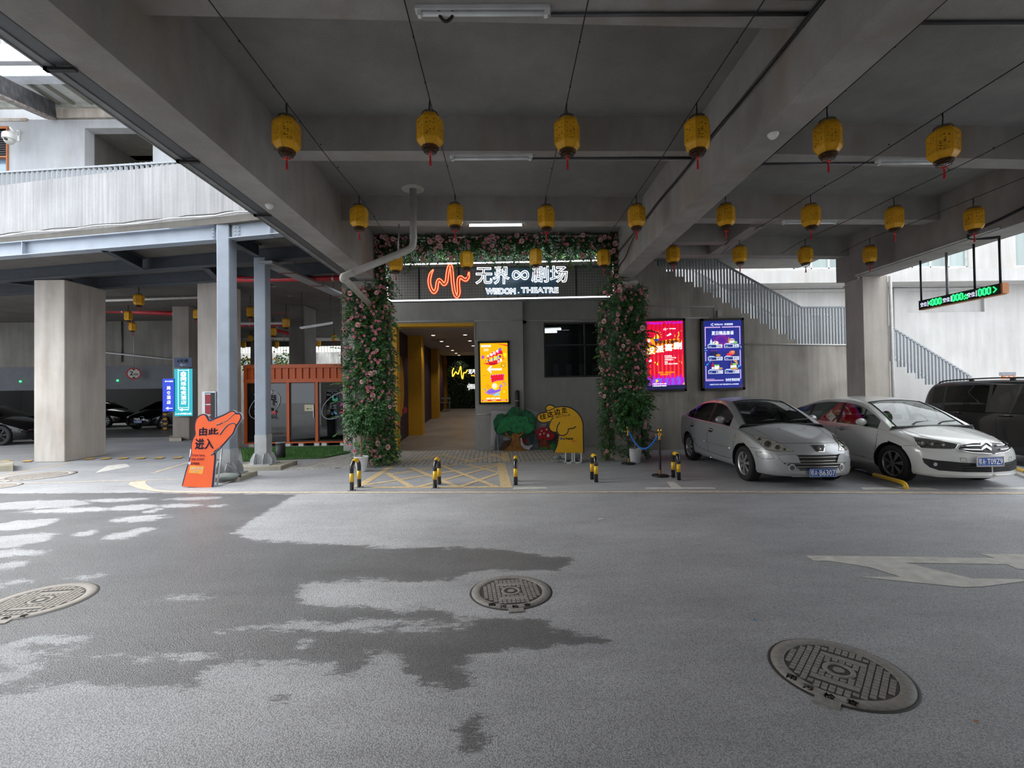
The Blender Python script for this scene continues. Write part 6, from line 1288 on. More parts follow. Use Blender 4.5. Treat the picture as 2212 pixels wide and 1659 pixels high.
gpipe('red fire pipe near the garage ceiling by the steel columns', (470, 604), (800, 600), .075, RPIPE, 13.0); gpipe('red fire pipe behind the lanterns deep in the garage', (210, 670), (430, 680), .09, RPIPE, 19.5)
gpipe('red fire pipe above the container', (500, 672), (670, 672), .10, RPIPE, 20.3); gpipe('second red fire pipe above the container', (495, 702), (672, 700), .09, RPIPE, 21.2); gpipe('slanting red fire pipe above the container', (585, 710), (680, 737), .09, RPIPE, 24, 20.2)
gpipe('pale pipe low under the garage ceiling over the container', (520, 732), (770, 731), .05, WPIPE, 26); gpipe('pale pipe in the middle of the garage ceiling', (520, 699), (640, 698), .06, WPIPE, 21); gpipe('pale pipe at the back above the bright opening', (520, 736), (770, 734), .05, WPIPE, 28)
gpipe('dark duct crossing behind the farther steel column', (570, 596), (690, 668), .16, mat('duct_dark', (.06, .065, .07), .35, metal=.6), 14.5, 20.5, 'duct'); 
CT = mat('cable_tray', (.30, .31, .32), .5, metal=.3)
t = thing('cable_tray', 'long grey cable tray slanting back over the container', 'cable tray', (-5, 13, 4.6), world=True); mb = MB(); mb.beam(at(572, 566, 10.9), at(790, 662, 17.0), .34, .06); obj('tray', mb, CT, t); mb = MB()
for f in (.15, .4, .65, .9): c = at(572, 566, 10.9).lerp(at(790, 662, 17.0), f); mb.beam(c + Vector((-.22, 0, -.04)), c + Vector((.22, 0, -.04)), .03, .03); mb.tube([c + Vector((-.2, 0, 0)), (c.x - .2, c.y, 5.16)], .01, 5); mb.tube([c + Vector((.2, 0, 0)), (c.x + .2, c.y, 5.16)], .01, 5)
obj('hanger', mb, mat('rust_rod', (.14, .06, .05), .6), t)
t = thing('tube_light', 'unlit tube light tilting in front of the garage pillar', 'light', tuple(at(685, 703, 16.5)), world=True); mb = MB(); mb.beam(at(648, 708, 16.2), at(718, 697, 16.2), .06, .05); obj('housing', mb, HOUS, t); mb = MB(); mb.tube([at(650, 710, 16.15), at(717, 699.5, 16.15)], .02, 6); obj('tube', mb, TOFF, t)
mb = MB(); mb.tube([at(652, 707, 16.2), (at(652, 707, 16.2).x, 16.2, 5.16)], .008, 5); mb.tube([at(714, 697, 16.2), (at(714, 697, 16.2).x, 16.2, 5.16)], .008, 5); obj('hanger', mb, BLKM, t)
# back opening: wall, railing, shrubs in daylight
mb = MB(); mb.box(-30, -3, 30, 30.4, 4.72, 5.16); struct('ceiling_beam', mb, C_DARK, 'beam over the bright back opening of the garage', 'beam')
mb = MB(); wz = at(600, 762, 36).z; mb.box(-34, 2, 36, 36.3, 0, wz); struct('wall_yard_back', mb, concrete('stained_yard_wall', (.52, .51, .48), streak=.25, stain=(.14, .13, .11), stain_amt=.8), 'stained concrete wall in daylight behind the garage', 'wall')
mb = MB()
for k in range(90): x = -22 + k * .22; mb.box(x, x + .05, 36.1, 36.15, wz, wz + .8)
tag(obj('yard_railing', mb, mat('yard_railing', (.35, .35, .33), .6)), 'railing on top of the stained yard wall', 'railing')
mb = MB(); mb.box(-40, 4, 46, 46.3, 0, 14); struct('wall_far_building', mb, concrete('far_render', (.75, .72, .62), streak=.05), 'pale building far behind the garage', 'building')
for px0, px1 in ((527, 537), (541, 546), (588, 598)):
    mb = MB(); a, b = at(px0, 775, 35.9), at(px1, 790, 35.9); mb.box(a.x, b.x, 35.85, 36.0, b.z - .6, a.z); w_ = struct(f'window_{7 + px0 % 5}', mb, mat('orange_frame', (.42, .14, .04), .5), f'orange framed window in the yard wall', 'window'); w_['group'] = 'yard wall windows'; mb = MB(); mb.box(a.x + .06, b.x - .06, 35.82, 35.86, b.z - .6, a.z - .08); obj('pane', mb, mat('blue_pane', (.25, .38, .52), .1, coat=1), w_)
R = random.Random(9)
for lbl, px, n in (('bright green shrub behind the garage, right one', 612, 420), ('bright green shrub behind the garage, left one', 534, 160)):
    c = at(px, 782, 33.5); t = thing('shrub', lbl, 'shrub', (c.x, 33.5, 0), world=True); mb = MB()
    for k in range(n): q = Vector((c.x + R.gauss(0, .45), 33.5 + R.gauss(0, .3), c.z - .25 + R.gauss(0, .4))); leaf(mb, q, Vector((R.uniform(-1, 1), R.uniform(-1, 1), R.uniform(-.4, 1))), Vector((R.uniform(-1, 1), -1, 1)), .22, .07)
    obj('foliage', mb, mat('bright_leaf', (.16, .30, .05), .5, var=.4), t)['kind'] = 'stuff'; mb = MB(); mb.tube([(c.x, 33.5, 0), (c.x + .1, 33.5, c.z - .2)], .05, 6); obj('stem', mb, STEM, t)
# garage lanterns
gl = [((300, 648), 15.0, 'under the pale garage pipes'), ((277, 683), 18.2, 'left one of the pair by the garage wall band'), ((286, 706), 20.3, 'lower one of the pair by the garage wall band'), ((426, 679), 17.6, 'beside the teal light box pillar'), ((541, 674), 16.6, 'between the two steel columns, highest'), ((541, 731), 26, 'between the steel columns, lowest'), ((618, 698), 18.3, 'left of the grey garage pillar'), ((590, 717), 21.5, 'right beside the farther steel column'), ((597, 744), 27.5, 'over the bright yard opening'), ((722, 730), 25, 'right of the dark garage pillar'), ((688, 741), 28.5, 'at the left edge of the right bright opening'), ((526, 744), 29, 'far away above the left shrub')]
for (px, py), Y, lbl in gl: p = at(px, py, Y); o = dup(proto, (p.x, Y, p.z - .17), rnd.uniform(0, 6), 'yellow paper lantern in the garage, ' + lbl, 'yellow lanterns in the garage')
for (px, py), Y, lbl in gl: p = at(px, py, Y); mb = MB(); mb.tube([(p.x, Y, p.z + .17), (p.x, Y, 5.16)], .012, 5); tag(obj('hanging_wire', mb, WIRE), 'thin wire holding the garage lantern ' + lbl, 'wire', 'garage lantern wires')
# ---- signs on the pillar
TEAL = glow('teal_lightbox', (.0, .42, .50), 1.0); BLUEL = glow('blue_lightbox', (.005, .045, .62), 1.0); WLIT = glow('lit_white_lettering', (1, 1, 1), 1.25); NAVY = mat('navy_sign', (.012, .035, .12), .4); NAVW = mat('sign_white', (.42, .44, .47), .5); CAB = mat('sign_cabinet', (.10, .11, .12), .5)
def board(name, label, cat, tl, tr, bl, Y, m, depth=.12):
    o = at(*bl, Y); x = at(tr[0], tl[1], Y) - at(*tl, Y); x.z = 0; x.y = 0; y = Vector((0, 0, at(*tl, Y).z - o.z)); t = thing(name, label, cat, tuple(o), world=True); f = Frame(o, x, y)
    mb = MB(); mb.box(o.x, o.x + x.x, Y + .002, Y + depth, o.z, o.z + y.z); obj('cabinet', mb, CAB, t); mb = MB(); flat(mb, [(0, 0), (1, 0), (1, 1), (0, 1)], f, 0, .004); obj('face', mb, m, t); return t, f
def btext(t, f, s, u0, v0, u1, v1, m, nm='lettering', b=.02, d=.006, **k): o = f(u0, v0, d); text(s, o, f.x, f.y, m, t, nm, w=f.x.length * (u1 - u0), h=f.y.length * (v1 - v0), bold=b, off=0, **k)
ARR = [(0, .5), (.38, 1), (.38, .66), (1, .66), (1, .34), (.38, .34), (.38, 0)]
THARR = [(0, .5), (.34, 1), (.46, .86), (.27, .60), (1, .60), (1, .40), (.27, .40), (.46, .14), (.34, 0)]
def barrow(t, f, u0, v0, u1, v1, m, sh=ARR): mb = MB(); flat(mb, [(u0 + (u1 - u0) * a, v0 + (v1 - v0) * b) for a, b in sh], f, .004, .007); obj('arrow', mb, m, t)
t, f = board('light_box', 'tall teal light box with white characters on the garage pillar', 'sign', (374, 797), (413, 797), (377, 899), 18.30, TEAL, .21)
for k, ch in enumerate('网烁电竞酒店'): v = .74 - k * .099; btext(t, f, ch, .36, v, .66, v + .088, WLIT, b=.018)
mb = MB(); mb.tube(smooth_path([f(.22, .19, .006), f(.22, .93, .006), f(.27, .965, .006), f(.74, .965, .006), f(.79, .93, .006), f(.79, .22, .006), f(.74, .18, .006), f(.27, .18, .006)], 2, True), .010, 5, closed=True); obj('border', mb, WLIT, t)
mb = MB()
for k in range(6): a = PI / 3 * k + .5; c = f(.51 + .10 * math.cos(a), .885 + .037 * math.sin(a), .006); mb.cyl(c, .045, .004, 12, axis=f.n)
obj('flower_emblem', mb, WLIT, t); barrow(t, f, .24, .105, .80, .165, WLIT); btext(t, f, '6-1/6-2号电梯上8楼', .06, .03, .94, .068, WLIT, b=.03)
t, f = board('light_box', 'smaller blue light box with white characters left of the teal one', 'sign', (351, 818), (376, 818), (351.5, 889), 18.26, BLUEL, .26)
for k, ch in enumerate('美仑酒店'): v = .66 - k * .145; btext(t, f, ch, .36, v, .70, v + .115, WLIT, b=.02)
btext(t, f, '美仑酒店', .2, .895, .92, .94, WLIT, b=.02); barrow(t, f, .26, .05, .86, .14, WLIT, THARR)
t, f = board('direction_sign', 'small navy sign reading 6 with arrow above the teal light box', 'sign', (376, 773), (414, 773), (376.5, 793.5), 18.44, NAVY, .04)
btext(t, f, '6号楼', .18, .48, .80, .84, NAVW, b=.01); barrow(t, f, .30, .10, .70, .40, NAVW, THARR)
mb = MB()
for q in ([(.03, .05), (.97, .05), (.97, .08), (.03, .08)], [(.03, .92), (.97, .92), (.97, .95), (.03, .95)], [(.03, .05), (.05, .05), (.05, .95), (.03, .95)], [(.95, .05), (.97, .05), (.97, .95), (.95, .95)]): flat(mb, q, f, .004, .006)
obj('border', mb, mat('navy_border', (.05, .14, .30), .5), t)
c = at(289, 807, 21.5); t = thing('height_limit_sign', 'round red and white 2 metre height limit sign in the garage', 'sign', (c.x, 21.5, c.z - .27), .72)
RED = mat('sign_red', (.40, .03, .03), .5); WH = mat('sign_face_white', (.55, .54, .52), .5)
mb = MB(); mb.cyl((0, 0, .27), .265, .012, 32, axis=(0, -1, 0)); obj('rim', mb, RED, t); mb = MB(); mb.cyl((0, -.012, .27), .215, .004, 32, axis=(0, -1, 0)); obj('face', mb, WH, t)
mb = MB(); mb.ext([(-.07, -.017, .475), (.07, -.017, .475), (0, -.017, .40)], (0, -.002, 0)); mb.ext([(-.07, -.017, .065), (.07, -.017, .065), (0, -.017, .14)], (0, -.002, 0)); obj('triangles', mb, BLKP, t)
text('2', (-.15, -.018, .19), (1, 0, 0), (0, 0, 1), BLKP, t, 'lettering', w=.13, h=.19, bold=.02); text('m', (.02, -.018, .19), (1, 0, 0), (0, 0, 1), BLKP, t, 'lettering', w=.13, h=.08, bold=.02)
mb = MB(); mb.tube([(0, .0, .53), (0, .0, 5.16 - c.z + .27)], .012, 6); obj('hanger', mb, GM, t)
for lbl, px, py, Y in (('small green indicator lamp over the inner garage opening', 254, 822, 21.9), ('small green indicator lamp by the black car at left', 44, 824, 21.9)): p = at(px, py, Y); mb = MB(); mb.ball(tuple(p), (.06, .04, .05), 8); o = obj('indicator_lamp', mb, glow('green_lamp', (.05, 1, .25), 2.0)); tag(o, lbl, 'lamp')
# ---- garage cars
DKC = dict(sedan_a, sdg=thin_glass('black_privacy_glass', (.02, .02, .022), 1.5), hubm=BLKP, wsg=thin_glass('dark_windscreen', (.06, .06, .06), 1.5))
tg, bg, _b = car('sedan', 'black sedan facing out of the inner garage with blue plate', 'car', DKC, (-18.55, 25.1, 0), -.12, BLACKC)
PG = Matrix.Translation((-18.55, 25.1, 0)) @ Matrix.Rotation(-.12, 4, 'Z')
plate(tg, PG, bg, 299, 911, '鄂', 'A', 'B8Z96')
zg = lambda pts: [(180 + x / 4.88, 620 + y / 4.88) for x, y in pts]
px_line(tg, PG, bg, 'grille_ring', zg([(585, 1370), (595, 1402), (640, 1402), (640, 1370), (600, 1365)]), .02, CHROME, False, .01, step=2); px_patch(tg, PG, bg, 'headlight', zg([(715, 1350), (790, 1338), (775, 1352), (730, 1368)]), REFL, .01, True, 2)
o = car('sedan', 'black sedan side-on deep in the inner garage', 'car', dict(DKC, tyre=.33), (-22.6, 28.2, 0), 1.45, BLACKC)
o = car('suv', 'black car with dark wheel at the left edge of the garage mouth', 'car', dict(DKC, tyre=.36, spokew=.02, alloy=mat('black_alloy', (.03, .03, .03), .3, metal=.5)), (-18.25, 18.25, 0), 1.62, BLACKC)
o = car('sedan', 'pale car half hidden behind the big left pillar', 'car', dict(DKC), (-20.9, 20.4, 0), 1.57, SILVER)
HAZ = mat('hazard_yellow', (.55, .27, .01), .5)
for lbl, px, y0, y1, Y, dx in (('yellow and black corner guard on the left inner pillar', 204, 907, 945, 21.2, .10), ('yellow and black corner guard beside the black garage car', 355, 890, 924, 23.6, .10)):
    a = at(px, y1, Y); b = at(px, y0, Y); t = thing('corner_guard', lbl, 'corner guard', (a.x, Y, 0), world=True); n = 7; zt = b.z
    mb = MB(); mb.box(a.x - dx, a.x + dx, Y, Y + .05, 0, zt); obj('rubber', mb, BLKP, t); mb = MB()
    for k in range(4): z = zt * (k * 2 + 1) / 8; mb.box(a.x - dx * .6, a.x + dx * 1.02, Y - .004, Y + .03, z - zt / 20, z + zt / 20)
    obj('yellow_bands', mb, HAZ, t)
# ---- kerbs
for lbl, a, z in (('mossy kerb block at the left edge of the yard', [gnd(-120, 1022), gnd(28, 1018), gnd(30, 1007), gnd(-120, 1008)], .13), ('low concrete kerb inside the garage mouth', [gnd(180, 953), gnd(215, 952), gnd(218, 945), gnd(180, 946)], .1), ('low kerb under the light box pillar', [gnd(366, 953), gnd(392, 953), gnd(392, 945), gnd(366, 947)], .12)):
    mb = MB(); mb.slabz([(p.x, p.y, 0) for p in a], 0, z); struct('kerb', mb, PLC, lbl, 'kerb')
# ---- orange container shop
CYF = 15.70; cx0, cx1 = -8.55, -4.95; czb, czt = .10, 2.68
ORC = mat('container_orange', (.50, .085, .006), .42, var=.08, scale=2); DKG = thin_glass('shop_glass', (.42, .43, .43), 1.6)
cxp = lambda px: at(px, 880, CYF).x
czp = lambda py: at(650, py, CYF).z
t = thing('container_shop', 'orange shipping container shop with glazed front standing on white blocks', 'container', ((cx0 + cx1) / 2, CYF, 0), world=True)
gz1, gz0 = czp(826), czp(953); hz = czp(818)
mb = MB()
for x in (cx0, cx1 - .10): mb.box(x, x + .10, CYF, CYF + .10, czb, czt); mb.box(x, x + .10, CYF + 2.3, CYF + 2.4, czb, czt)
mb.box(cx0, cx1, CYF - .01, CYF + .10, czt - .12, czt); mb.box(cx0, cx1, CYF - .01, CYF + .10, czb, gz0 - .02); mb.box(cx0, cx1, CYF - .012, CYF + .08, gz1, hz)
mb.box(cx0, cx1, CYF + 2.3, CYF + 2.4, czt - .12, czt); mb.box(cx0, cx0 + .08, CYF, CYF + 2.4, czt - .12, czt); mb.box(cx1 - .08, cx1, CYF, CYF + 2.4, czt - .12, czt)
for px in (622, 684): x = cxp(px); mb.box(x - .045, x + .045, CYF - .008, CYF + .08, gz0 - .03, gz1 + .02)
obj('frame', mb, ORC, t)
mb = MB(); x = cx0 + .1; pr = []; k = 0
while x < cx1 - .1:
    pr += [(x, .075), (x + .10, .075), (x + .125, .03), (x + .20, .03), (x + .225, .075)]; x += .225
pr = [p for p in pr if p[0] < cx1 - .1]
for i in range(len(pr) - 1): mb.add([(pr[i][0], CYF + pr[i][1], hz), (pr[i + 1][0], CYF + pr[i + 1][1], hz), (pr[i + 1][0], CYF + pr[i + 1][1], czt - .12), (pr[i][0], CYF + pr[i][1], czt - .12)], [(0, 1, 2, 3)])
obj('corrugated_fascia', mb, ORC, t)
mb = MB(); mb.box(cx0, cx1, CYF, CYF + 2.4, czt - .02, czt); mb.box(cx0, cx0 + .03, CYF + .1, CYF + 2.3, czb, czt); mb.box(cx1 - .03, cx1, CYF + .1, CYF + 2.3, czb, czt); obj('shell', mb, ORC, t)
INT = mat('shop_interior', (.13, .13, .125), .8); mb = MB(); mb.box(cx0 + .03, cx1 - .03, CYF + 2.25, CYF + 2.3, czb, czt - .1); mb.box(cx0 + .03, cx1 - .03, CYF + .1, CYF + 2.3, czb, czb + .04); obj('interior', mb, INT, t)
for i, (a, b) in enumerate(((533, 620), (627, 681), (688, 760))):
    mb = MB(); mb.box(cxp(a), min(cxp(b), cx1 - .1), CYF + .02, CYF + .028, gz0, gz1); p_ = obj('glass_door' if i == 1 else 'glass_pane', mb, DKG, t)
    mb = MB(); x0, x1 = cxp(a), min(cxp(b), cx1 - .1)
    for q in ((x0, x0 + .025), (x1 - .025, x1)): mb.box(q[0], q[1], CYF + .01, CYF + .05, gz0, gz1)
    mb.box(x0, x1, CYF + .01, CYF + .05, gz1 - .025, gz1); mb.box(x0, x1, CYF + .01, CYF + .05, gz0, gz0 + .025); obj('pane_frame', mb, BLKM, p_)
    if i == 1: mb = MB(); mb.box(x1 - .06, x1 - .035, CYF - .03, CYF + .01, czp(902), czp(876)); obj('handle', mb, GM, p_)
CW = mat('vinyl_white', (.62, .64, .68), .5); CSH = mat('vinyl_shadow', (.20, .20, .23), .5)
for (ox, nm) in ((706, 'r'), (549, 'l')):
    s_ = lambda x, y: at(ox + (x - 1000) / 4.88, 720 + y / 4.88, CYF - .004)
    def ct(ch, x0, y0, x1, y1, m, d=0.0):
        o = s_(x0, y1) + Vector((0, -d, 0)); text(ch, o, (1, 0, 0), (0, 0, 1), m, t, 'shop_name', w=(s_(x1, y1) - s_(x0, y1)).x, h=(s_(x0, y0) - s_(x0, y1)).z, bold=.018, off=0)
    for ch, a in (('无', (1000, 600, 1115, 715)), ('界', (1128, 650, 1235, 760)), ('集', (1000, 735, 1112, 858)), ('盒', (1128, 785, 1245, 900))):
        ct(ch, a[0] + 4, a[1] + 5, a[2] + 4, a[3] + 5, CSH); ct(ch, *a, CW, .004)
    mb = MB(); q = []
    for k in range(40):
        a = 2 * PI * k / 40; q.append(s_(1110 + 185 * math.cos(a) * math.cos(-.65) - 110 * math.sin(a) * math.sin(-.65), 762 + 185 * math.cos(a) * math.sin(-.65) + 110 * math.sin(a) * math.cos(-.65)) + Vector((0, -.003, 0)))
    mb.tube(q, .009, 5, closed=True); obj('orbit_ring', mb, CW, t)
    for nm_, pts, c in (('teal_stroke', [(1060, 650), (1075, 650), (1075, 690), (1100, 690), (1100, 678), (1116, 678), (1116, 712), (1060, 712)], (.02, .35, .22)), ('magenta_stroke', [(1150, 728), (1176, 725), (1165, 760), (1138, 770)], (.45, .02, .26)), ('blue_stroke', [(1070, 820), (1112, 840), (1112, 855), (1088, 853)], (.03, .30, .60)), ('red_stroke', [(1142, 822), (1232, 822), (1232, 850), (1142, 850)], (.5, .02, .03))):
        mb = MB(); mb.ext([s_(x, y) + Vector((0, -.010, 0)) for x, y in pts], (0, .003, 0)); obj(nm_, mb, mat('vinyl_' + nm_, c, .5), t)
    mb = MB(); mb.cyl(s_(1178, 618) + Vector((0, -.006, 0)), .062, .004, 20, axis=(0, -1, 0)); obj('pink_dot', mb, mat('vinyl_pink', (.50, .26, .45), .5), t)
def cposter(nm, lbl, x0, y0, x1, y1, c, d=-.006):
    mb = MB(); a, b = at(x0, y1, CYF), at(x1, y0, CYF); mb.box(a.x, b.x, CYF + d - .003, CYF + d, a.z, b.z); return obj(nm, mb, mat('paper_' + nm, c, .6), t, lbl), a, b
o, a, b = cposter('paper_notice', 'cream paper notice with an arrow on the door', 658, 874, 677, 888, (.58, .53, .36)); mb = MB(); mb.ext([(a.x + (b.x - a.x) * (.15 + .7 * u), CYF - .011, a.z + (b.z - a.z) * (.25 + .22 * v)) for u, v in ARR], (0, .001, 0)); obj('notice_arrow', mb, BLKP, t)
cposter('orange_poster', 'orange poster behind the left pane', 541, 827, 556, 846, (.42, .12, .05), .05); cposter('blue_poster', 'blue poster behind the left pane', 541, 847, 556, 884, (.06, .20, .38), .05)
mb = MB(); mb.bbox(-7.9, -6.3, CYF + 1.3, CYF + 1.9, czb + .04, 1.0, .02); obj('counter', mb, mat('counter_grey', (.22, .21, .20), .6), t)
for px in (543, 622, 650, 684, 700, 740): x = cxp(px) if px < 750 else cx1 - .2; mb = MB(); mb.box(x - .10, x + .06, CYF + .02, CYF + .22, 0, czb); obj('support_block', mb, mat('white_block', (.60, .59, .57), .7), t)
for y in (1.0, 2.1): mb = MB(); mb.box(cx0 + .3, cx1 - .3, CYF + y, CYF + y + .15, 0, czb); obj('support_block', mb, mat('white_block', (.6, .59, .57), .7), t)
# ---- turf, bin
TURF = mat('turf_backing', (.045, .12, .025), .9, var=.25, scale=8); tp = [gnd(520, 970), gnd(755, 965), gnd(755, 979), gnd(700, 990), gnd(615, 993.5), gnd(524, 997.5)]
t = thing('artificial_turf', 'bright green artificial turf in front of the orange container', 'turf', tuple(sum(tp, Vector()) / 6), world=True)
mb = MB(); mb.slabz([(p.x, p.y, 0) for p in tp], PZ, .03); obj('backing', mb, TURF, t); mb = MB(); R = random.Random(2); n = 0
P2 = np.array([[p.x, p.y] for p in tp]); mn, mx = P2.min(0), P2.max(0)
C = np.random.RandomState(3).uniform(mn, mx, (16000, 2)); C = C[polydist(C, tp) > .02][:9000]
for x, y in C:
    a = R.uniform(0, PI); h_ = R.uniform(.02, .045); mb.add([(x - .006 * math.cos(a), y - .006 * math.sin(a), .03), (x + .006 * math.cos(a), y + .006 * math.sin(a), .03), (x + R.uniform(-.015, .015), y + R.uniform(-.015, .015), .03 + h_)], [(0, 1, 2)])
obj('grass_blades', mb, mat('turf_blade', (.06, .17, .03), .6, var=.3), t)['kind'] = 'stuff'
b0 = gnd(601, 992.5); t = thing('cylinder_bin', 'black cylindrical bin behind the farther steel column', 'bin', (b0.x, b0.y + .13, .03)); mb = MB(); mb.lathe([(.115, 0), (.12, .01), (.12, .40), (.112, .40), (.108, .12), (0, .12)], n=28); obj('body', mb, BLKP, t); mb = MB(); mb.lathe([(.119, .395), (.124, .40), (.119, .408), (.112, .405)], n=28); obj('rim', mb, WHP, t)
# ---- LED post behind the orange sign
Y = 11.6; a, b = at(436, 846, Y), at(466, 846, Y); t = thing('led_display_post', 'grey cabinet with red dot display behind the orange sign', 'display', ((a.x + b.x) / 2, Y, 0), world=True)
mb = MB(); xm = at(443, 846, Y).x; mb.bbox(a.x, b.x, Y, Y + .22, 0, a.z, .012); obj('cabinet', mb, mat('cabinet_grey', (.42, .45, .50), .4, metal=.3), t); mb = MB(); mb.box(xm, b.x - .02, Y - .006, Y, .5, a.z - .03); obj('screen', mb, BLKP, t)
RD = glow('red_led', (.75, .02, .05), .7); WD = glow('white_led', (.9, .9, .9), .9); OFFD = mat('unlit_led', (.03, .03, .035), .4)
for nm_, m, cond in (('red_dots', RD, lambda r, c: c < 7 and r not in (0, 7, 14)), ('white_dots', WD, lambda r, c: c < 7 and r in (0, 7, 14)), ('unlit_dots', OFFD, lambda r, c: c >= 7)):
    mb = MB()
    for r in range(24):
        for c in range(12):
            if cond(r, c): x = xm + .02 + c * (b.x - xm - .06) / 11; z = a.z - .06 - r * .036; mb.box(x - .006, x + .006, Y - .009, Y - .005, z - .009, z + .009)
    obj(nm_, mb, m, t)['kind'] = 'stuff'
mb = MB(); mb.box(a.x - .03, a.x, Y + .04, Y + .18, .4, a.z - .08); obj('side_strip', mb, mat('strip_orange', (.60, .20, .06), .5), t)
# ================================================================ lit screens on the walls
def screen(label, TL, TR, BL, BR, Y, bez, prot=.07):
    """framed screen hung on a wall; returns thing and the Frame of its lit face"""
    tl, tr, bl, br = (at(*p, Y - prot) for p in (TL, TR, BL, BR)); o = bl; x = ((br - bl) + (tr - tl)) / 2; y = ((tl - bl) + (tr - br)) / 2; y.y = 0; x.y = 0
    t = thing('lit_poster_screen', label, 'screen', tuple(o), world=True); f = Frame(o, x, y)
    mb = MB(); b0, b1 = bez / x.length, bez / y.length
    for q in ([(0, 0), (1, 0), (1, b1), (0, b1)], [(0, 1 - b1), (1, 1 - b1), (1, 1), (0, 1)], [(0, 0), (b0, 0), (b0, 1), (0, 1)], [(1 - b0, 0), (1, 0), (1, 1), (1 - b0, 1)]): flat(mb, q, f, -prot + .004, .012)
    flat(mb, [(0, 0), (1, 0), (1, 1), (0, 1)], f, -prot + .004, -.006); obj('bezel', mb, BLKP, t)
    return t, Frame(f(b0, b1, 0), f.x * (1 - 2 * b0), f.y * (1 - 2 * b1))
def art(t, f, nm, items, d=.004):
    """flat printed shapes: (colour, outline in u,v)"""
    cols = []; mb = MB()
    for k, (c, pts) in enumerate(items):
        if c not in cols: cols.append(c)
        mb.add([f(u, v, d + .0006 * k) for u, v in pts], [tuple(range(len(pts)))], cols.index(c))
    return obj(nm, mb, [glow('lit_' + '_'.join(f'{int(v * 255):02x}' for v in c), c, 0.92) for c in cols], t)
def el(cx, cy, rx, ry, n=18, a0=0, a1=2 * PI): return [(cx + rx * math.cos(a0 + (a1 - a0) * k / n), cy + ry * math.sin(a0 + (a1 - a0) * k / n)) for k in range(n)]
rc = lambda a, b, c, d: [(a, b), (c, b), (c, d), (a, d)]
def star(cx, cy, r, q, n=4, a=.0): return [(cx + (r if k % 2 == 0 else q) * math.cos(a + PI * k / n), cy + (r if k % 2 == 0 else q) * .5 * math.sin(a + PI * k / n)) for k in range(2 * n)]
def ring(cx, cy, rx, ry, w, a0=0, a1=2 * PI, n=24): return el(cx, cy, rx, ry, n, a0, a1) + [(cx + rx * math.cos(a1), cy + ry * math.sin(a1))] + el(cx, cy, rx - w, ry - w * .5, n, a1, a0)
YE, RD_, WT, BK_, PU, MG, BU, OR_, PK = (1, .52, .0), (.85, .01, .03), (1, 1, 1), (.02, .02, .03), (.25, .13, .85), (.75, .0, .45), (.0, .12, .9), (.95, .22, .01), (.85, .02, .22)
LYE = (1, .85, .02); GW = glow('lit_white', (1, 1, 1), 1.3 * 0.92); GY_ = glow('lit_lemon', LYE, 0.92); GK = mat('print_black', (.02, .015, .02), .4); GO = glow('lit_orange_line', (1, .45, 0), 0.92)
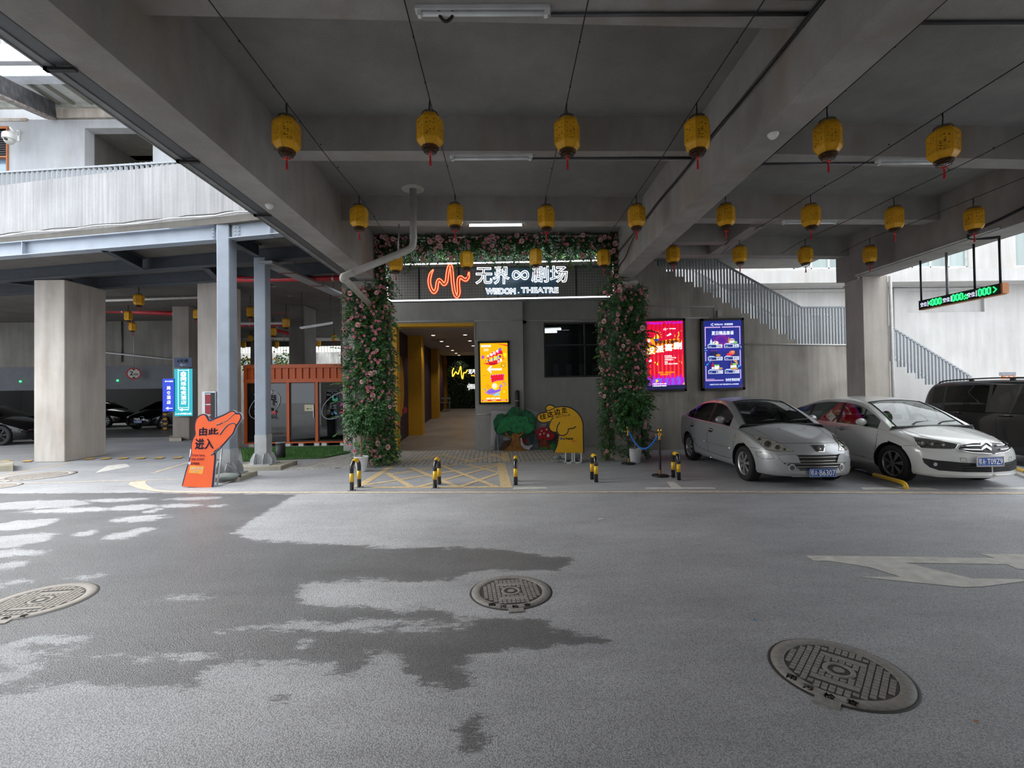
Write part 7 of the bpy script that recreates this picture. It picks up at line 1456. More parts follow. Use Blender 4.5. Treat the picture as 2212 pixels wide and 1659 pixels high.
# ---- yellow one by the entrance  (u, v measured on the lit face)
t, f = screen('yellow lit poster screen with white arrow right of the entrance opening', (1032.7, 738), (1100, 736.5), (1035, 873.6), (1102.8, 872.5), 13.85, .055)
art(t, f, 'background', [(YE, rc(0, 0, 1, 1))], .002)
lens_ = [(.12, .66), (.24, .76), (.42, .84), (.62, .88), (.80, .87), (.84, .80), (.86, .74), (.78, .70), (.60, .66), (.42, .63), (.28, .635), (.17, .65)]
lo_ = [(.26, .665), (.48, .69), (.85, .755), (.80, .70), (.66, .655), (.50, .628), (.36, .625), (.28, .645)]
art(t, f, 'printed_artwork', [(RD_, [(.42, 1), (1, .965), (1, .945), (.55, .995), (.42, 1)]), (RD_, rc(.04, .022, .96, .042)), (RD_, lens_), (RD_, lo_), (BU, [(.22, .70), (.5, .755), (.72, .79), (.72, .73), (.40, .69)]), (WT, rc(.04, .935, .40, .97)), ((.9, .6, .5), rc(.10, .948, .34, .956)),
    *[(WT, [(.13 + k * .06, .865), (.17 + k * .06, .887), (.13 + k * .06, .909), (.16 + k * .06, .909), (.20 + k * .06, .887), (.16 + k * .06, .865)]) for k in range(3)], (PU, el(.73, .892, .055, .025)), (MG, [(.66, .83), (.70, .83), (.73, .87), (.70, .875)]), (MG, star(.10, .765, .085, .04, 5, .3)), (PU, star(.10, .765, .05, .025, 5, .3)),
    (BK_, ring(.835, .625, .085, .038, .012)), (WT, [(.81, .605), (.87, .622), (.86, .61), (.83, .60)]), (WT, [(.24, .555), (.38, .620), (.43, .605), (.35, .572), (.78, .572), (.78, .538), (.35, .538), (.42, .503), (.38, .490)]),
    (PK, [(.34, .46), (.86, .48), (.84, .37), (.58, .36), (.40, .33)]), (RD_, [(.38, .445), (.81, .462), (.80, .38), (.58, .37), (.43, .35)]), *[(WT if k % 2 else LYE, el(.36 + k * .09, .458 + k * .003, .016, .007, 8)) for k in range(6)], *[(WT if k % 2 else LYE, el(.365 + k * .008, .44 - k * .035, .016, .007, 8)) for k in range(3)],
    (OR_, ring(.23, .285, .045, .021, .015)), (OR_, ring(.30, .255, .06, .028, .02)), (OR_, ring(.83, .345, .04, .018, .014)), (LYE, el(.52, .27, .12, .055)), ((1, .9, .75), el(.50, .275, .085, .045)), (PU, [(.20, .165), (.25, .20), (.40, .235), (.52, .20), (.66, .215), (.76, .225), (.70, .185), (.50, .15), (.30, .145)]), (PU, ring(.42, .17, .27, .04, .02, 2.6, 5.4)), ((.45, .3, .95), el(.74, .275, .055, .026)), (MG, [(.65, .225), (.69, .225), (.73, .26), (.70, .265)]), (PU, ring(.82, .30, .10, .03, .02, -1.2, 1.8)),
    ((.3, .7, 1), [(.45, .125), (.72, .18), (.66, .13), (.70, .105), (.56, .115), (.50, .10)]), (LYE, star(.85, .175, .06, .02)), ((.1, .3, .9), [(.10, .235), (.14, .235), (.20, .205), (.17, .20)]), (RD_, el(.15, .455, .018, .008, 8))])
def pt(s, u0, v0, u1, v1, m, nm='lettering', b=.03, d=.03, **k): btext(t, f, s, u0, v0, u1, v1, m, nm, b, d, **k)
def slant(s, u0, v0, u1, v1, h, m, b=.04, d=.034, nm='lettering'):
    n = len(s)
    for i, ch in enumerate(s):
        a = (i + .02) / n; w_ = (u1 - u0) / n * .94; pt(ch, u0 + (u1 - u0) * a, v0 + (v1 - v0) * a, u0 + (u1 - u0) * a + w_, v0 + (v1 - v0) * a + h, m, nm, b, d)
slant('大智无界', .24, .755, .68, .85, .050, GW); slant('汉派脱口秀', .14, .66, .98, .77, .082, GK, .09, .033); slant('汉派脱口秀', .14, .66, .98, .77, .082, GY_, .045, .036); slant('大赛', .62, .66, .80, .70, .05, GW); pt('TALK SHOW', .33, .638, .62, .662, GK)
pt('3楼 无界 剧场', .20, .05, .70, .078, GW); pt('TALK SHOW', .08, .026, .24, .038, GW); pt('TALK SHOW', .40, .026, .56, .038, GW); pt('TALK SHOW', .74, .026, .90, .038, GW)
# ---- red one
t, f = screen('red lit comedy poster screen beside the right flowered column', (1387, 690), (1479.8, 687.5), (1391, 847), (1483.5, 845), 13.25, .065)
its = [((.85, .0, .04), rc(0, 0, 1, 1))]
for k in range(9): x = .06 + k * .105; its += [((.62, .0, .04), [(x, .22), (x + .03, .22), (x + .04, 1), (x - .01, 1)]), ((.95, .07, .03), [(x + .04, .17), (x + .075, .17), (x + .07, .5), (x + .05, .5)])]
its += [((.45, .02, .65), rc(0, .0, 1, .165))] + [((.62, .0, .65), [(.04 + k * .12, .16), (.12 + k * .12, .16), (.09 + k * .12, .16 + .05 + .02 * (k % 3))]) for k in range(8)] + [((.25, .10, .85), rc(.02 + k * .16, .05, .09 + k * .16, .16)) for k in range(6)] + [((.01, .01, .08), rc(0, 0, 1, .06))]
art(t, f, 'background', its, .002)
burst = [(.02, .50), (.10, .51), (.95, .60), (.97, .71), (.92, .72), (.92, .75), (.24, .70), (.22, .76), (.14, .74), (.05, .77), (.07, .68), (.03, .62), (.05, .56)]
art(t, f, 'printed_artwork', [((1, .42, .0), burst), (LYE, [(.22, .74), (.26, .80), (.31, .815), (.38, .77), (.36, .745), (.28, .735)]), (BU, el(.30, .725, .06, .018, 12)), *[(LYE, [(.32 + .07 * math.cos(a), .78 + .055 * math.sin(a)), (.32 + .12 * math.cos(a + .05), .78 + .08 * math.sin(a + .05)), (.32 + .12 * math.cos(a - .08), .78 + .08 * math.sin(a - .08))]) for a in (1.9, 1.3, .8, .3, -.2)],
    ((.9, .75, .85), el(.10, .715, .04, .026)), (PK, [(.10, .69), (.14, .70), (.20, .645), (.17, .635)]), (LYE, [(.97, .86), (.86, .83), (.88, .80), (.83, .745), (.93, .795), (.90, .815)]), (LYE, [(.78, .80), (.80, .80), (.79, .765), (.77, .76)]), (LYE, [(.83, .42), (.91, .395), (.96, .35), (.93, .42), (.88, .40)]), (LYE, [(.28, .365), (.32, .345), (.33, .41)]), (LYE, [(.22, .385), (.27, .385), (.25, .41)]), (WT, [(.56, .79), (.60, .80), (.66, .825), (.70, .80), (.64, .785), (.57, .775)]), (WT, [(.08, .40), (.16, .41), (.15, .44), (.09, .44)]),
    (LYE, [(.20, .12), (.28, .15), (.33, .12), (.24, .09)]), ((.05, .3, .9), el(.33, .15, .05, .022)), ((.02, .2, .95), el(.82, .165, .05, .025)), ((.02, .4, .8), [(.54, .06), (.62, .065), (.60, .02), (.55, .01)]), (LYE, el(.07, .07, .04, .022)), (PK, [(.12, 0), (.24, .035), (.32, .03), (.28, 0)]), (PK, [(.78, 0), (.80, .03), (.88, .0)]), (RD_, el(.45, .098, .03, .012, 10)), ((1, .5, .2), [(.95, .07), (1, .10), (1, .05)]), ((.1, .4, .9), [(.36, 0), (.44, .04), (.42, 0)])])
pt('Happy World', .05, .945, .97, .995, glow('lit_purple_letters', (.62, .01, .72), 0.92), b=.05); slant('汉派喜剧', .02, .515, .96, .60, .105, GW, .07); pt('HANPAI COMEDY', .25, .665, .88, .715, GK, b=.05, shear=.0)
for s, v in (('线下售票地址:', .475), ('大智无界·空中小镇', .448), ('2号楼4楼401', .420), ('电话:', .388), ('027-82617688', .360)): pt(s, .49, v, .49 + .028 * len(s) + (.05 if s[0] == '大' else 0), v + .020, GW)
pt('送你一解语花的', .32, .235, .74, .258, GO); pt('快乐就够了', .36, .205, .64, .228, GO); pt('大智无界·空中小镇', .16, .072, .52, .09, GW); pt('2号楼4楼无界剧场', .16, .042, .52, .060, GW); pt('无界剧场', .63, .875, .80, .892, GW)
mb = MB(); mb.tube([f(u, v, .03) for u, v in ((.48, .885), (.485, .86), (.50, .885), (.51, .87), (.525, .90), (.535, .855), (.55, .88), (.60, .885))], .006, 5); obj('wave_logo', mb, GW, t)
# ---- blue one
t, f = screen('dark blue lit price-list screen right of the red one', (1514, 689), (1606.5, 686.5), (1517, 844), (1609.5, 842), 13.25, .065, .09)
LIL, LBL = (.62, .42, .78), (.45, .62, .95)
its = [((.006, .016, .24), rc(0, 0, 1, 1)), ((.012, .015, .30), el(.47, .70, .40, .17)), ((.06, .01, .32), el(.47, .70, .30, .125)), ((.16, .01, .30), el(.47, .70, .20, .085)), ((.09, .005, .30), el(.47, .71, .10, .042)), ((.02, .02, .12), [(0, .94), (.08, 1), (.0, 1)]), ((.05, .02, .14), [(.86, 0), (1, .06), (1, 0)])]
art(t, f, 'background', its, .002)
its = [(LIL, rc(.03, .895, .44, .912)), (LIL, rc(.48, .895, .80, .912)), (LIL, rc(.81, .895, .96, .912)), (LIL, rc(.03, .62, .055, .90)), (LIL, rc(.03, .40, .055, .54)), (LIL, rc(.03, .11, .055, .33)), (LIL, rc(.935, .64, .96, .90)), (LIL, rc(.935, .32, .96, .56)), (LIL, rc(.935, .13, .96, .27)), (LIL, rc(.03, .105, .50, .122)), (LIL, rc(.06, .130, .26, .138))]
cells = [(.10, .595, '259'), (.53, .595, '349'), (.10, .41, '520'), (.53, .41, '520'), (.10, .212, '1388'), (.53, .212, '1588')]
for x, y, s in cells:
    its += [(WT, rc(x, y, x + .38, y + .053)), ((.008, .02, .22), rc(x + .012, y + .006, x + .368, y + .047)), (LBL, rc(x + .03, y + .048, x + .16, y + .068)), (LBL, rc(x + .03, y + .018, x + .10, y + .026))]
bott = lambda x, y, w, h, c: [(c, [(x, y), (x + w, y), (x + w, y + h * .6), (x + w * .65, y + h * .75), (x + w * .65, y + h), (x + w * .35, y + h), (x + w * .35, y + h * .75), (x, y + h * .6)])]
its += bott(.16, .66, .05, .07, (.7, .85, 1)) + [((.8, .85, .9), el(.30, .67, .08, .028)), (PK, el(.29, .68, .02, .012)), (LYE, el(.35, .655, .02, .012)), ((.1, .5, .2), el(.27, .655, .02, .01))]
its += bott(.62, .66, .05, .095, (.55, .2, .03)) + [((.85, .85, .9), rc(.66, .66, .80, .70)), ((.35, .1, .02), rc(.66, .70, .80, .712)), ((.6, .6, .65), [(.66, .712), (.80, .712), (.76, .73), (.68, .73)]), ((.2, .7, .05), el(.82, .672, .05, .016))]
for k in range(4): its += bott(.17 + k * .045, .475, .03, .085, (.01, .01, .02)) + [(PK, rc(.178 + k * .045, .55, .192 + k * .045, .56))]
its += [((.75, .3, .02), el(.36, .485, .06, .016)), (RD_, el(.66, .495, .08, .022)), ((.75, .12, .06), el(.73, .52, .09, .030)), ((.85, .3, .2), el(.74, .53, .05, .016))] + bott(.79, .478, .025, .085, (.02, .01, .01)) + bott(.83, .478, .025, .085, (.02, .01, .01))
its += bott(.18, .28, .06, .11, (.45, .01, .03)) + [(WT, rc(.18, .285, .24, .31)), (WT, rc(.25, .275, .38, .325)), ((.25, .65, .08), rc(.25, .325, .38, .345)), ((.6, .32, .1), el(.41, .29, .06, .014))] + bott(.67, .28, .05, .12, (.30, .06, .01)) + [(WT, rc(.67, .285, .83, .33)), ((.25, .65, .08), rc(.73, .33, .83, .36)), ((.7, .35, .08), el(.77, .285, .10, .014))]
its += [((.02, .45, .75), [(.03, .335), (.08, .345), (.10, .37), (.06, .36)]), ((.12, .3, .62), [(.09, .37), (.14, .41), (.19, .41)]), ((.02, .45, .75), [(.86, .295), (.92, .31), (.90, .335), (.86, .32)]), ((.6, .35, .1), [(.87, .33), (.74, .405), (.84, .405)]), (LBL, ring(.93, .60, .035, .018, .012, -1.5, 2.6)), (LBL, [(.0, .60), (.06, .60), (.03, .575)]), (LBL, rc(.0, .555, .07, .562))]
art(t, f, 'printed_artwork', its)
GP = glow('lit_pale_blue_letters', (.75, .82, 1), 1.1 * 0.92)
pt('时光LIVE · 民谣酒馆', .28, .928, .76, .958, GP); mb = MB(); mb.tube([f(.235 + .022 * math.cos(a), .943 + .017 * math.sin(a), .03) for a in np.linspace(.8, 5.5, 12)], .008, 5); mb.tube([f(.20 + .018 * math.cos(a), .943 + .014 * math.sin(a), .03) for a in np.linspace(2, 4.3, 8)], .005, 5); obj('crescent_logo', mb, GP, t)
pt('夏日精品套餐', .20, .785, .78, .845, GP, b=.03)
for x, y, s in cells: pt(s, x + .21, y + .008, x + .36, y + .044, GP, 'price_digits', b=.03)
pt('你的故事我的歌', .54, .095, .92, .14, GP, b=.02); pt('大智无界·空中小镇1号楼2层时光live民谣酒馆', .12, .042, .88, .062, GP, b=.02)

# ================================================================ cut-out boards at the wall
def cut(mb, pts, Y, d, z=.016, m=0): a = [at(x, y, Y) for x, y in pts]; return mb.ext(a, (0, d, 0), m)
def paint(nm, c, var=.3, scale=14): return mat('painted_' + nm, c, .6, var=var, scale=scale)
zt2 = lambda pts: [(1050 + x / 12.764, 860 + y / 12.764) for x, y in pts]
def cutout(label, cat, name, layers, Y, base=None):
    t = thing(name, label, cat, tuple(at(*zt2([layers[0][2][0]])[0], Y)), world=True); k = 0
    for nm, m, pts, *o in layers: mb = MB(); cut(mb, zt2(pts) if not o or o[0] != 'px' else pts, Y - .008 * k, .018 if k == 0 else .007); obj(nm, mb, m, t); k += 1
    return t
bub = lambda pts, n=4: [(p.x, p.y) for p in smooth_path([(x, y, 0) for x, y in pts], n, True)]
BW = mat('board_white', (.46, .44, .47), .6)
cutout('plain white board leaning on the wall behind the painted tree', 'board', 'foam_board', [('panel', BW, [(140, 350), (760, 350), (760, 700), (690, 1310), (122, 1305)])], 13.74)
cutout('tilted white board behind the painted mushroom', 'board', 'foam_board', [('panel', BW, [(1118, 278), (1460, 400), (1660, 700), (1650, 810), (1400, 960), (1300, 960), (1120, 300)])], 13.95)
cutout('grey painted rock cutout left of the painted tree', 'cutout', 'painted_rock_cutout', [('board', paint('rock', (.10, .115, .125), .4, 6), [(275, 950), (440, 1000), (700, 1050), (700, 1480), (220, 1465), (240, 1200)]), ('streaks', paint('rock_light', (.30, .31, .33), .4, 20), [(290, 1000), (310, 1000), (350, 1440), (325, 1445)]), ('pale_streak', paint('rock_light', (.3, .31, .33)), [(455, 1050), (480, 1060), (640, 1060), (690, 1180), (560, 1170), (480, 1160)])], 13.66)
cutout('grey painted rock cutout with red spot between tree and mushroom', 'cutout', 'painted_rock_cutout', [('board', paint('rock', (.10, .115, .125), .4, 6), [(990, 1000), (1300, 970), (1360, 940), (1420, 1030), (1460, 1390), (1220, 1430), (1000, 1430), (960, 1100)]), ('dark_patch', paint('rock_dark', (.04, .05, .06)), bub([(1220, 1040), (1320, 1040), (1340, 1160), (1260, 1270), (1190, 1180)])), ('red_spot', paint('red', (.50, .012, .015), .2), bub([(1010, 1125), (1080, 1130), (1130, 1200), (1080, 1265), (1030, 1220)]))], 13.68)
cutout('brown painted mound cutout left of the painted trunk', 'cutout', 'painted_mound_cutout', [('board', paint('brown', (.07, .032, .016)), bub([(415, 1270), (560, 1170), (705, 1180), (700, 1300), (600, 1400), (450, 1445), (350, 1390), (420, 1310)]))], 13.58)
gr = [(.010, .115, .045), (.015, .20, .065), (.004, .06, .03)]
cutout('painted green tree cutout standing on the paving', 'cutout', 'painted_tree_cutout', [
    ('foliage', paint('tree_dark', gr[2]), bub([(190, 640), (270, 540), (300, 460), (430, 425), (540, 450), (590, 380), (660, 310), (710, 255), (800, 245), (870, 285), (950, 300), (1000, 360), (1100, 325), (1230, 370), (1310, 450), (1370, 540), (1400, 640), (1380, 760), (1310, 870), (1280, 960), (1100, 1050), (960, 1090), (880, 1100), (700, 1060), (500, 1030), (330, 980), (240, 900), (220, 780), (260, 720)])),
    ('leaf_clump', paint('tree_green', gr[0], .45, 9), bub([(590, 400), (720, 260), (860, 290), (980, 340), (930, 440), (800, 500), (650, 500)])), ('leaf_clump', paint('tree_green', gr[0], .45, 9), bub([(1010, 370), (1110, 335), (1260, 410), (1360, 560), (1380, 720), (1330, 780), (1200, 700), (1180, 560), (1040, 500)])), ('leaf_clump', paint('tree_green', gr[0], .45, 9), bub([(200, 640), (310, 470), (430, 435), (540, 480), (420, 620), (330, 760), (240, 800)])),
    ('leaf_clump', paint('tree_light', gr[1], .45, 11), bub([(300, 880), (400, 640), (560, 520), (760, 490), (960, 500), (1140, 530), (1190, 680), (1310, 750), (1310, 860), (1150, 980), (1000, 940), (860, 980), (640, 900), (440, 960), (330, 970)])),
    ('trunk', paint('trunk_brown', (.27, .115, .02), .4, 10), [(450, 1470), (560, 1380), (660, 1290), (710, 1180), (705, 1000), (740, 970), (790, 950), (860, 980), (905, 1000), (920, 1110), (940, 1250), (1000, 1340), (1080, 1410), (1190, 1440), (1150, 1475)]), ('branch', paint('trunk_brown', (.27, .115, .02)), [(510, 935), (540, 920), (590, 1010), (700, 1060), (705, 1110), (620, 1090), (540, 1010)]), ('branch', paint('trunk_brown', (.27, .115, .02)), [(880, 1010), (960, 980), (1040, 890), (1065, 880), (1040, 960), (960, 1050), (890, 1090)]),
    ('white_root', BW, [(940, 1110), (980, 1090), (1010, 1220), (1060, 1300), (1160, 1320), (1290, 1280), (1280, 1330), (1220, 1370), (1190, 1430), (1060, 1400), (960, 1300)])], 13.50)
zm_ = lambda pts: [(1150 + x / 11.057, 860 + y / 11.057) for x, y in pts]
def cutm(label, name, layers, Y):
    t = thing(name, label, 'cutout', tuple(at(*zm_([layers[0][2][0]])[0], Y)), world=True)
    for k, (nm, m, pts) in enumerate(layers): mb = MB(); cut(mb, zm_(pts), Y - .008 * k, .018 if k == 0 else .007); obj(nm, mb, m, t)
    return t
cutm('painted red mushroom cutout with white spots behind the yellow hand sign', 'painted_mushroom_cutout', [('board', paint('dark_board', (.03, .028, .028)), [(130, 900), (560, 840), (610, 880), (540, 1225), (165, 1225), (150, 1000)]), ('grass', paint('grass_green', (.02, .22, .05)), [(165, 1225), (175, 1120), (220, 1160), (270, 1080), (300, 1150), (400, 1160), (430, 1080), (440, 1120), (520, 1020), (490, 1100), (545, 1090), (530, 1225)]),
    ('stem', paint('stem_red', (.24, .035, .008), .5), [(185, 980), (340, 970), (350, 1060), (450, 1190), (370, 1220), (330, 1110), (285, 1200), (260, 1190), (230, 1110), (215, 1190), (170, 1160)]), ('cap', paint('cap_red', (.42, .006, .015), .25), bub([(80, 810), (200, 710), (320, 695), (400, 760), (460, 830), (540, 860), (540, 900), (480, 980), (370, 1000), (250, 960), (150, 990), (130, 890)]))] + [('white_spot', paint('spot_white', (.62, .64, .66), .1), [(x + r * .9 * math.cos(a), y + r * 1.1 * math.sin(a)) for a in np.linspace(0, 2 * PI, 12, endpoint=False)]) for x, y, r in ((343, 750, 22), (223, 785, 18), (185, 865, 24), (278, 842, 20), (376, 893, 38))], 13.60)
# ---- yellow hand sign
YHY = gnd(1205, 1000).y - .10
YB = mat('sign_yellow', (.62, .33, .008), .45, var=.05); INK = mat('sign_ink', (.015, .016, .022), .4); STW = mat('stand_white', (.60, .61, .60), .4)
zh = lambda pts: [at(1150 + x / 11.057, 860 + y / 11.057, YHY) for x, y in pts]
hand_ = [(500, 1295), (570, 1150), (605, 1000), (610, 880), (580, 830), (480, 820), (410, 760), (385, 680), (400, 600), (430, 560), (330, 595), (240, 605), (160, 580), (110, 520), (100, 450), (130, 380), (200, 345), (310, 330), (330, 320), (305, 250), (330, 185), (400, 150), (480, 160), (580, 205), (700, 188), (820, 195), (950, 235), (1070, 320), (1160, 430), (1205, 540), (1225, 660), (1230, 850), (1238, 1310), (520, 1305)]
t = thing('hand_shaped_sign', 'yellow pointing-hand sign with black outline on a white stand', 'sign', tuple(zh([(870, 1500)])[0]), world=True)
smh = lambda q: [q[0]] + [(p.x, p.y) for p in smooth_path([(*v, 0) for v in q[1:-2]], 3)] + q[-2:]; hand = smh(hand_)
mb = MB(); mb.ext(zh(hand), (0, .02, 0)); obj('outline_board', mb, INK, t)
inner_ = [(530, 1295), (595, 1150), (628, 1000), (640, 885), (610, 850), (590, 800), (500, 798), (430, 745), (408, 680), (420, 610), (450, 540), (330, 570), (245, 578), (180, 555), (135, 510), (125, 455), (150, 400), (210, 370), (330, 350), (352, 300), (328, 250), (350, 200), (405, 178), (470, 185), (550, 225), (700, 213), (815, 220), (940, 260), (1050, 340), (1135, 445), (1180, 550), (1198, 660), (1203, 850), (1208, 1308), (560, 1303)]
mb = MB(); mb.ext([p + Vector((0, -.004, 0)) for p in zh(smh(inner_))], (0, .004, 0)); obj('yellow_face', mb, YB, t)
mb = MB()
for q, r in (([(330, 305), (420, 285), (500, 250), (570, 218)], 12), ([(500, 465), (460, 510), (430, 570), (400, 640)], 13), ([(655, 570), (620, 630), (590, 690), (580, 760), (600, 820), (640, 875), (710, 895), (790, 875), (840, 820), (855, 770), (860, 735), (920, 730), (980, 715), (1040, 680)], 14)): mb.tube([p + Vector((0, .002, 0)) for p in smooth_path([(*v, 0) for v in q], 3) for p in zh([(p.x, p.y)])], r / 11.057 * YHY / FPX, 6)
obj('finger_lines', mb, INK, t)
def htext(s, x0, y0, x1, y1, m, nm, b=.02, slope=0.0):
    o = zh([(x0, y1)])[0] + Vector((0, -.006, 0)); ux = zh([(x1, y1 + slope * (x1 - x0))])[0] - zh([(x0, y1)])[0]; text(s, o, ux, (0, 0, 1), m, t, nm, w=ux.length, h=(y1 - y0) / 11.057 * YHY / FPX, bold=b, off=0)
for ch, a in (('往', (185, 390, 345, 520)), ('这', (360, 330, 510, 475)), ('边', (530, 275, 680, 415)), ('走', (710, 230, 845, 375))): htext(ch, *a, INK, 'lettering', .02, -.22)
htext('GoTO The Left', 560, 420, 910, 482, INK, 'lettering', .0, -.18); htext('无界剧场', 725, 945, 970, 1000, INK, 'lettering', .03)
mb = MB(); mb.cyl(zh([(690, 968)])[0] + Vector((0, -.004, 0)), .026, .004, 18, axis=(0, -1, 0)); obj('round_logo', mb, mat('logo_blue', (.04, .07, .30), .4), t); mb = MB(); mb.ext([p + Vector((0, -.006, 0)) for p in zh([(900, 1018), (1050, 1018), (1050, 1026), (960, 1032)])], (0, .002, 0)); obj('red_line', mb, REDK, t)
zs_ = zh([(0, 1305)])[0].z; x0, x1, xm = zh([(792, 1300)])[0].x, zh([(1165, 1300)])[0].x, zh([(975, 1300)])[0].x
mb = MB()
for x in (x0, xm - .025, xm + .025, x1):
    mb.box(x - .014, x + .014, YHY, YHY + .03, .0, zs_ + .5); mb.box(x - .014, x + .014, YHY, YHY + .5, 0, .028)
mb.box(x0, x1, YHY, YHY + .03, 0, .03); mb.box(x0, x1, YHY + .47, YHY + .5, 0, .03)
for x in (x0, x1): mb.beam((x, YHY + .02, zs_ + .4), (x, YHY + .48, .02), .025, .025)
obj('stand', mb, STW, t)
t = thing('sandbag', 'grey sandbag weighing down the stand of the yellow hand sign', 'bag', (xm - .05, YHY + .27, .03)); mb = MB(); mb.ball((0, 0, .085), (.26, .14, .085), 16); mb.ball((-.30, -.05, .08), (.09, .06, .05), 10); obj('bag', mb, mat('bag_grey', (.20, .22, .21), .8, var=.2, bump=.3), t); mb = MB(); mb.tube([(-.22, -.05, .085), (-.26, -.05, .09)], .03, 8); obj('tie', mb, BLKP, t)
# ---- orange hand sign
OHY = gnd(430, 1053).y
zo = lambda pts: [at(360 + x / 7.9, 860 + y / 7.9, OHY) for x, y in pts]
OO_ = [(250, 1505), (300, 1250), (350, 1050), (372, 930), (365, 800), (385, 700), (420, 620), (405, 540), (398, 450), (420, 360), (470, 300), (540, 272), (600, 285), (640, 330), (660, 375), (760, 335), (900, 280), (1000, 225), (1060, 212), (1110, 235), (1120, 250), (1180, 255), (1215, 300), (1215, 360), (1180, 430), (1140, 490), (1115, 560), (1090, 620), (1020, 700), (950, 790), (860, 880), (790, 935), (812, 1000), (808, 1200), (800, 1530), (260, 1510)]
OI_ = [(272, 1505), (318, 1280), (372, 1060), (392, 940), (385, 810), (405, 710), (442, 630), (428, 540), (425, 460), (445, 375), (490, 320), (545, 295), (585, 310), (620, 365), (665, 408), (770, 365), (905, 308), (1010, 250), (1060, 238), (1092, 258), (1110, 285), (1170, 285), (1190, 315), (1188, 360), (1155, 425), (1115, 480), (1090, 560), (1065, 615), (1000, 690), (930, 775), (845, 860), (762, 925), (785, 1005), (780, 1200), (768, 1528), (275, 1510)]
smo = lambda q: [(p.x, p.y) for p in smooth_path([(*v, 0) for v in q[1:-2]], 3)]; OO = [OO_[0]] + smo(OO_) + OO_[-2:]; OI = [OI_[0]] + smo(OI_) + OI_[-2:]
ORS = mat('sign_orange', (.82, .125, .035), .14, var=.03, spec=.7, coat=.6); NVY = mat('sign_navy_ink', (.025, .028, .06), .3); EDG = mat('sign_pale_edge', (.55, .56, .60), .4)
t = thing('hand_shaped_sign', 'orange pointing-hand sign standing before the steel columns', 'sign', tuple(gnd(430, 1053)), world=True)
tilt = lambda pts, d=0.0: [Vector((p.x, p.y + .10 * p.z + d, p.z)) for p in pts]
mb = MB(); mb.ext(tilt(zo(OO), .006), (0, .025, 0)); obj('pale_backing', mb, EDG, t); mb = MB(); c_ = sum(zo(OO), Vector()) / len(OO); mb.ext(tilt([c_ + (p - c_) * .992 for p in zo(OO)], 0), (0, .006, 0)); obj('navy_outline', mb, NVY, t)
mb = MB(); mb.ext(tilt(zo(OI), -.005), (0, .005, 0)); obj('orange_face', mb, ORS, t)
mb = MB()
for q, r in (([(790, 465), (840, 450), (890, 425)], 15), ([(860, 635), (900, 570), (945, 510), (985, 470)], 15), ([(985, 468), (1040, 440), (1090, 435), (1130, 470)], 13), ([(905, 420), (980, 380), (1060, 300), (1115, 255)], 10), ([(640, 400), (690, 400), (740, 380)], 9), ([(725, 980), (770, 950), (830, 905), (900, 840)], 15)): mb.tube([p for v in smooth_path([(*w_, 0) for w_ in q], 3) for p in tilt(zo([(v.x, v.y)]), -.001)], r * .8 / 7.9 * OHY / FPX, 6)
obj('finger_lines', mb, NVY, t)
def otext(s, x0, y0, x1, y1, m, nm='lettering', b=.02, sl=0.0):
    o = tilt(zo([(x0, y1)]), -.012)[0]; ux = zo([(x1, y1 + sl * (x1 - x0))])[0] - zo([(x0, y1)])[0]; text(s, o, ux, (0, .10, 1), m, t, nm, w=ux.length, h=(y1 - y0) / 7.9 * OHY / FPX, bold=b, off=0)
for ch, a in (('由', (502, 505, 638, 652)), ('此', (655, 520, 835, 635)), ('进', (445, 700, 605, 885)), ('入', (610, 700, 765, 880))): otext(ch, *a, NVY, b=.03, sl=-.04)
otext('From here,', 405, 955, 628, 1010, mat('sign_maroon_ink', (.16, .006, .03), .4), b=.01); otext('one enters', 395, 1020, 615, 1070, mat('sign_maroon_ink', (.16, .006, .03), .4), b=.01); otext('无界剧场', 390, 1100, 540, 1145, mat('sign_maroon_ink', (.16, .006, .03), .4), b=.02)
mb = MB(); mb.cyl(tilt(zo([(366, 1115)]), -.006)[0], .028, .004, 18, axis=(0, -1, .1)); obj('round_logo', mb, mat('logo_pale', (.55, .55, .70), .4), t)
mb = MB(); mb.ext(tilt(zo([(362, 1280), (380, 1155), (622, 1168), (602, 1298)]), -.008), (0, .003, 0)); lb = obj('yellow_label', mb, mat('label_yellow', (.85, .36, .06), .4), t); otext('大智无界·空中小镇', 390, 1188, 605, 1222, PLWHT, 'label_lettering', .03); otext('3楼4楼', 445, 1245, 515, 1268, PLWHT, 'label_lettering', .02)
ALU = mat('aluminium_tube', (.50, .51, .52), .35, metal=.7); q0 = zo([(835, 1490)])[0]; q1 = tilt(zo([(885, 880)]))[0]
mb = MB(); by = OHY + .95
for x in (q0.x, q0.x - .55): mb.tube([(x, OHY + .05, .02), (x + (.03 if x == q0.x else 0), OHY + .16, q1.z)], .013, 6); mb.tube([(x + .02, OHY + .12, q1.z * .72), (x + .02, by, .03)], .012, 6); mb.tube([(x, OHY + .05, .02), (x + .02, by, .02)], .013, 6)
for y, z in ((OHY + .05, .02), (by, .02), (OHY + .14, q1.z * .7)): mb.tube([(q0.x - .55, y, z), (q0.x + .02, y, z)], .012, 6)
obj('stand', mb, ALU, t)
t = thing('sandbag', 'grey sandbag on the stand behind the orange hand sign', 'bag', (q0.x - .22, OHY + .55, .03)); mb = MB(); mb.ball((.1, 0, .07), (.26, .17, .07), 16); obj('bag', mb, mat('bag_grey', (.2, .22, .21), .8, var=.2, bump=.3), t); mb = MB(); mb.tube([(.33, 0, .07), (.38, 0, .08)], .025, 8); obj('tie', mb, BLKP, t)

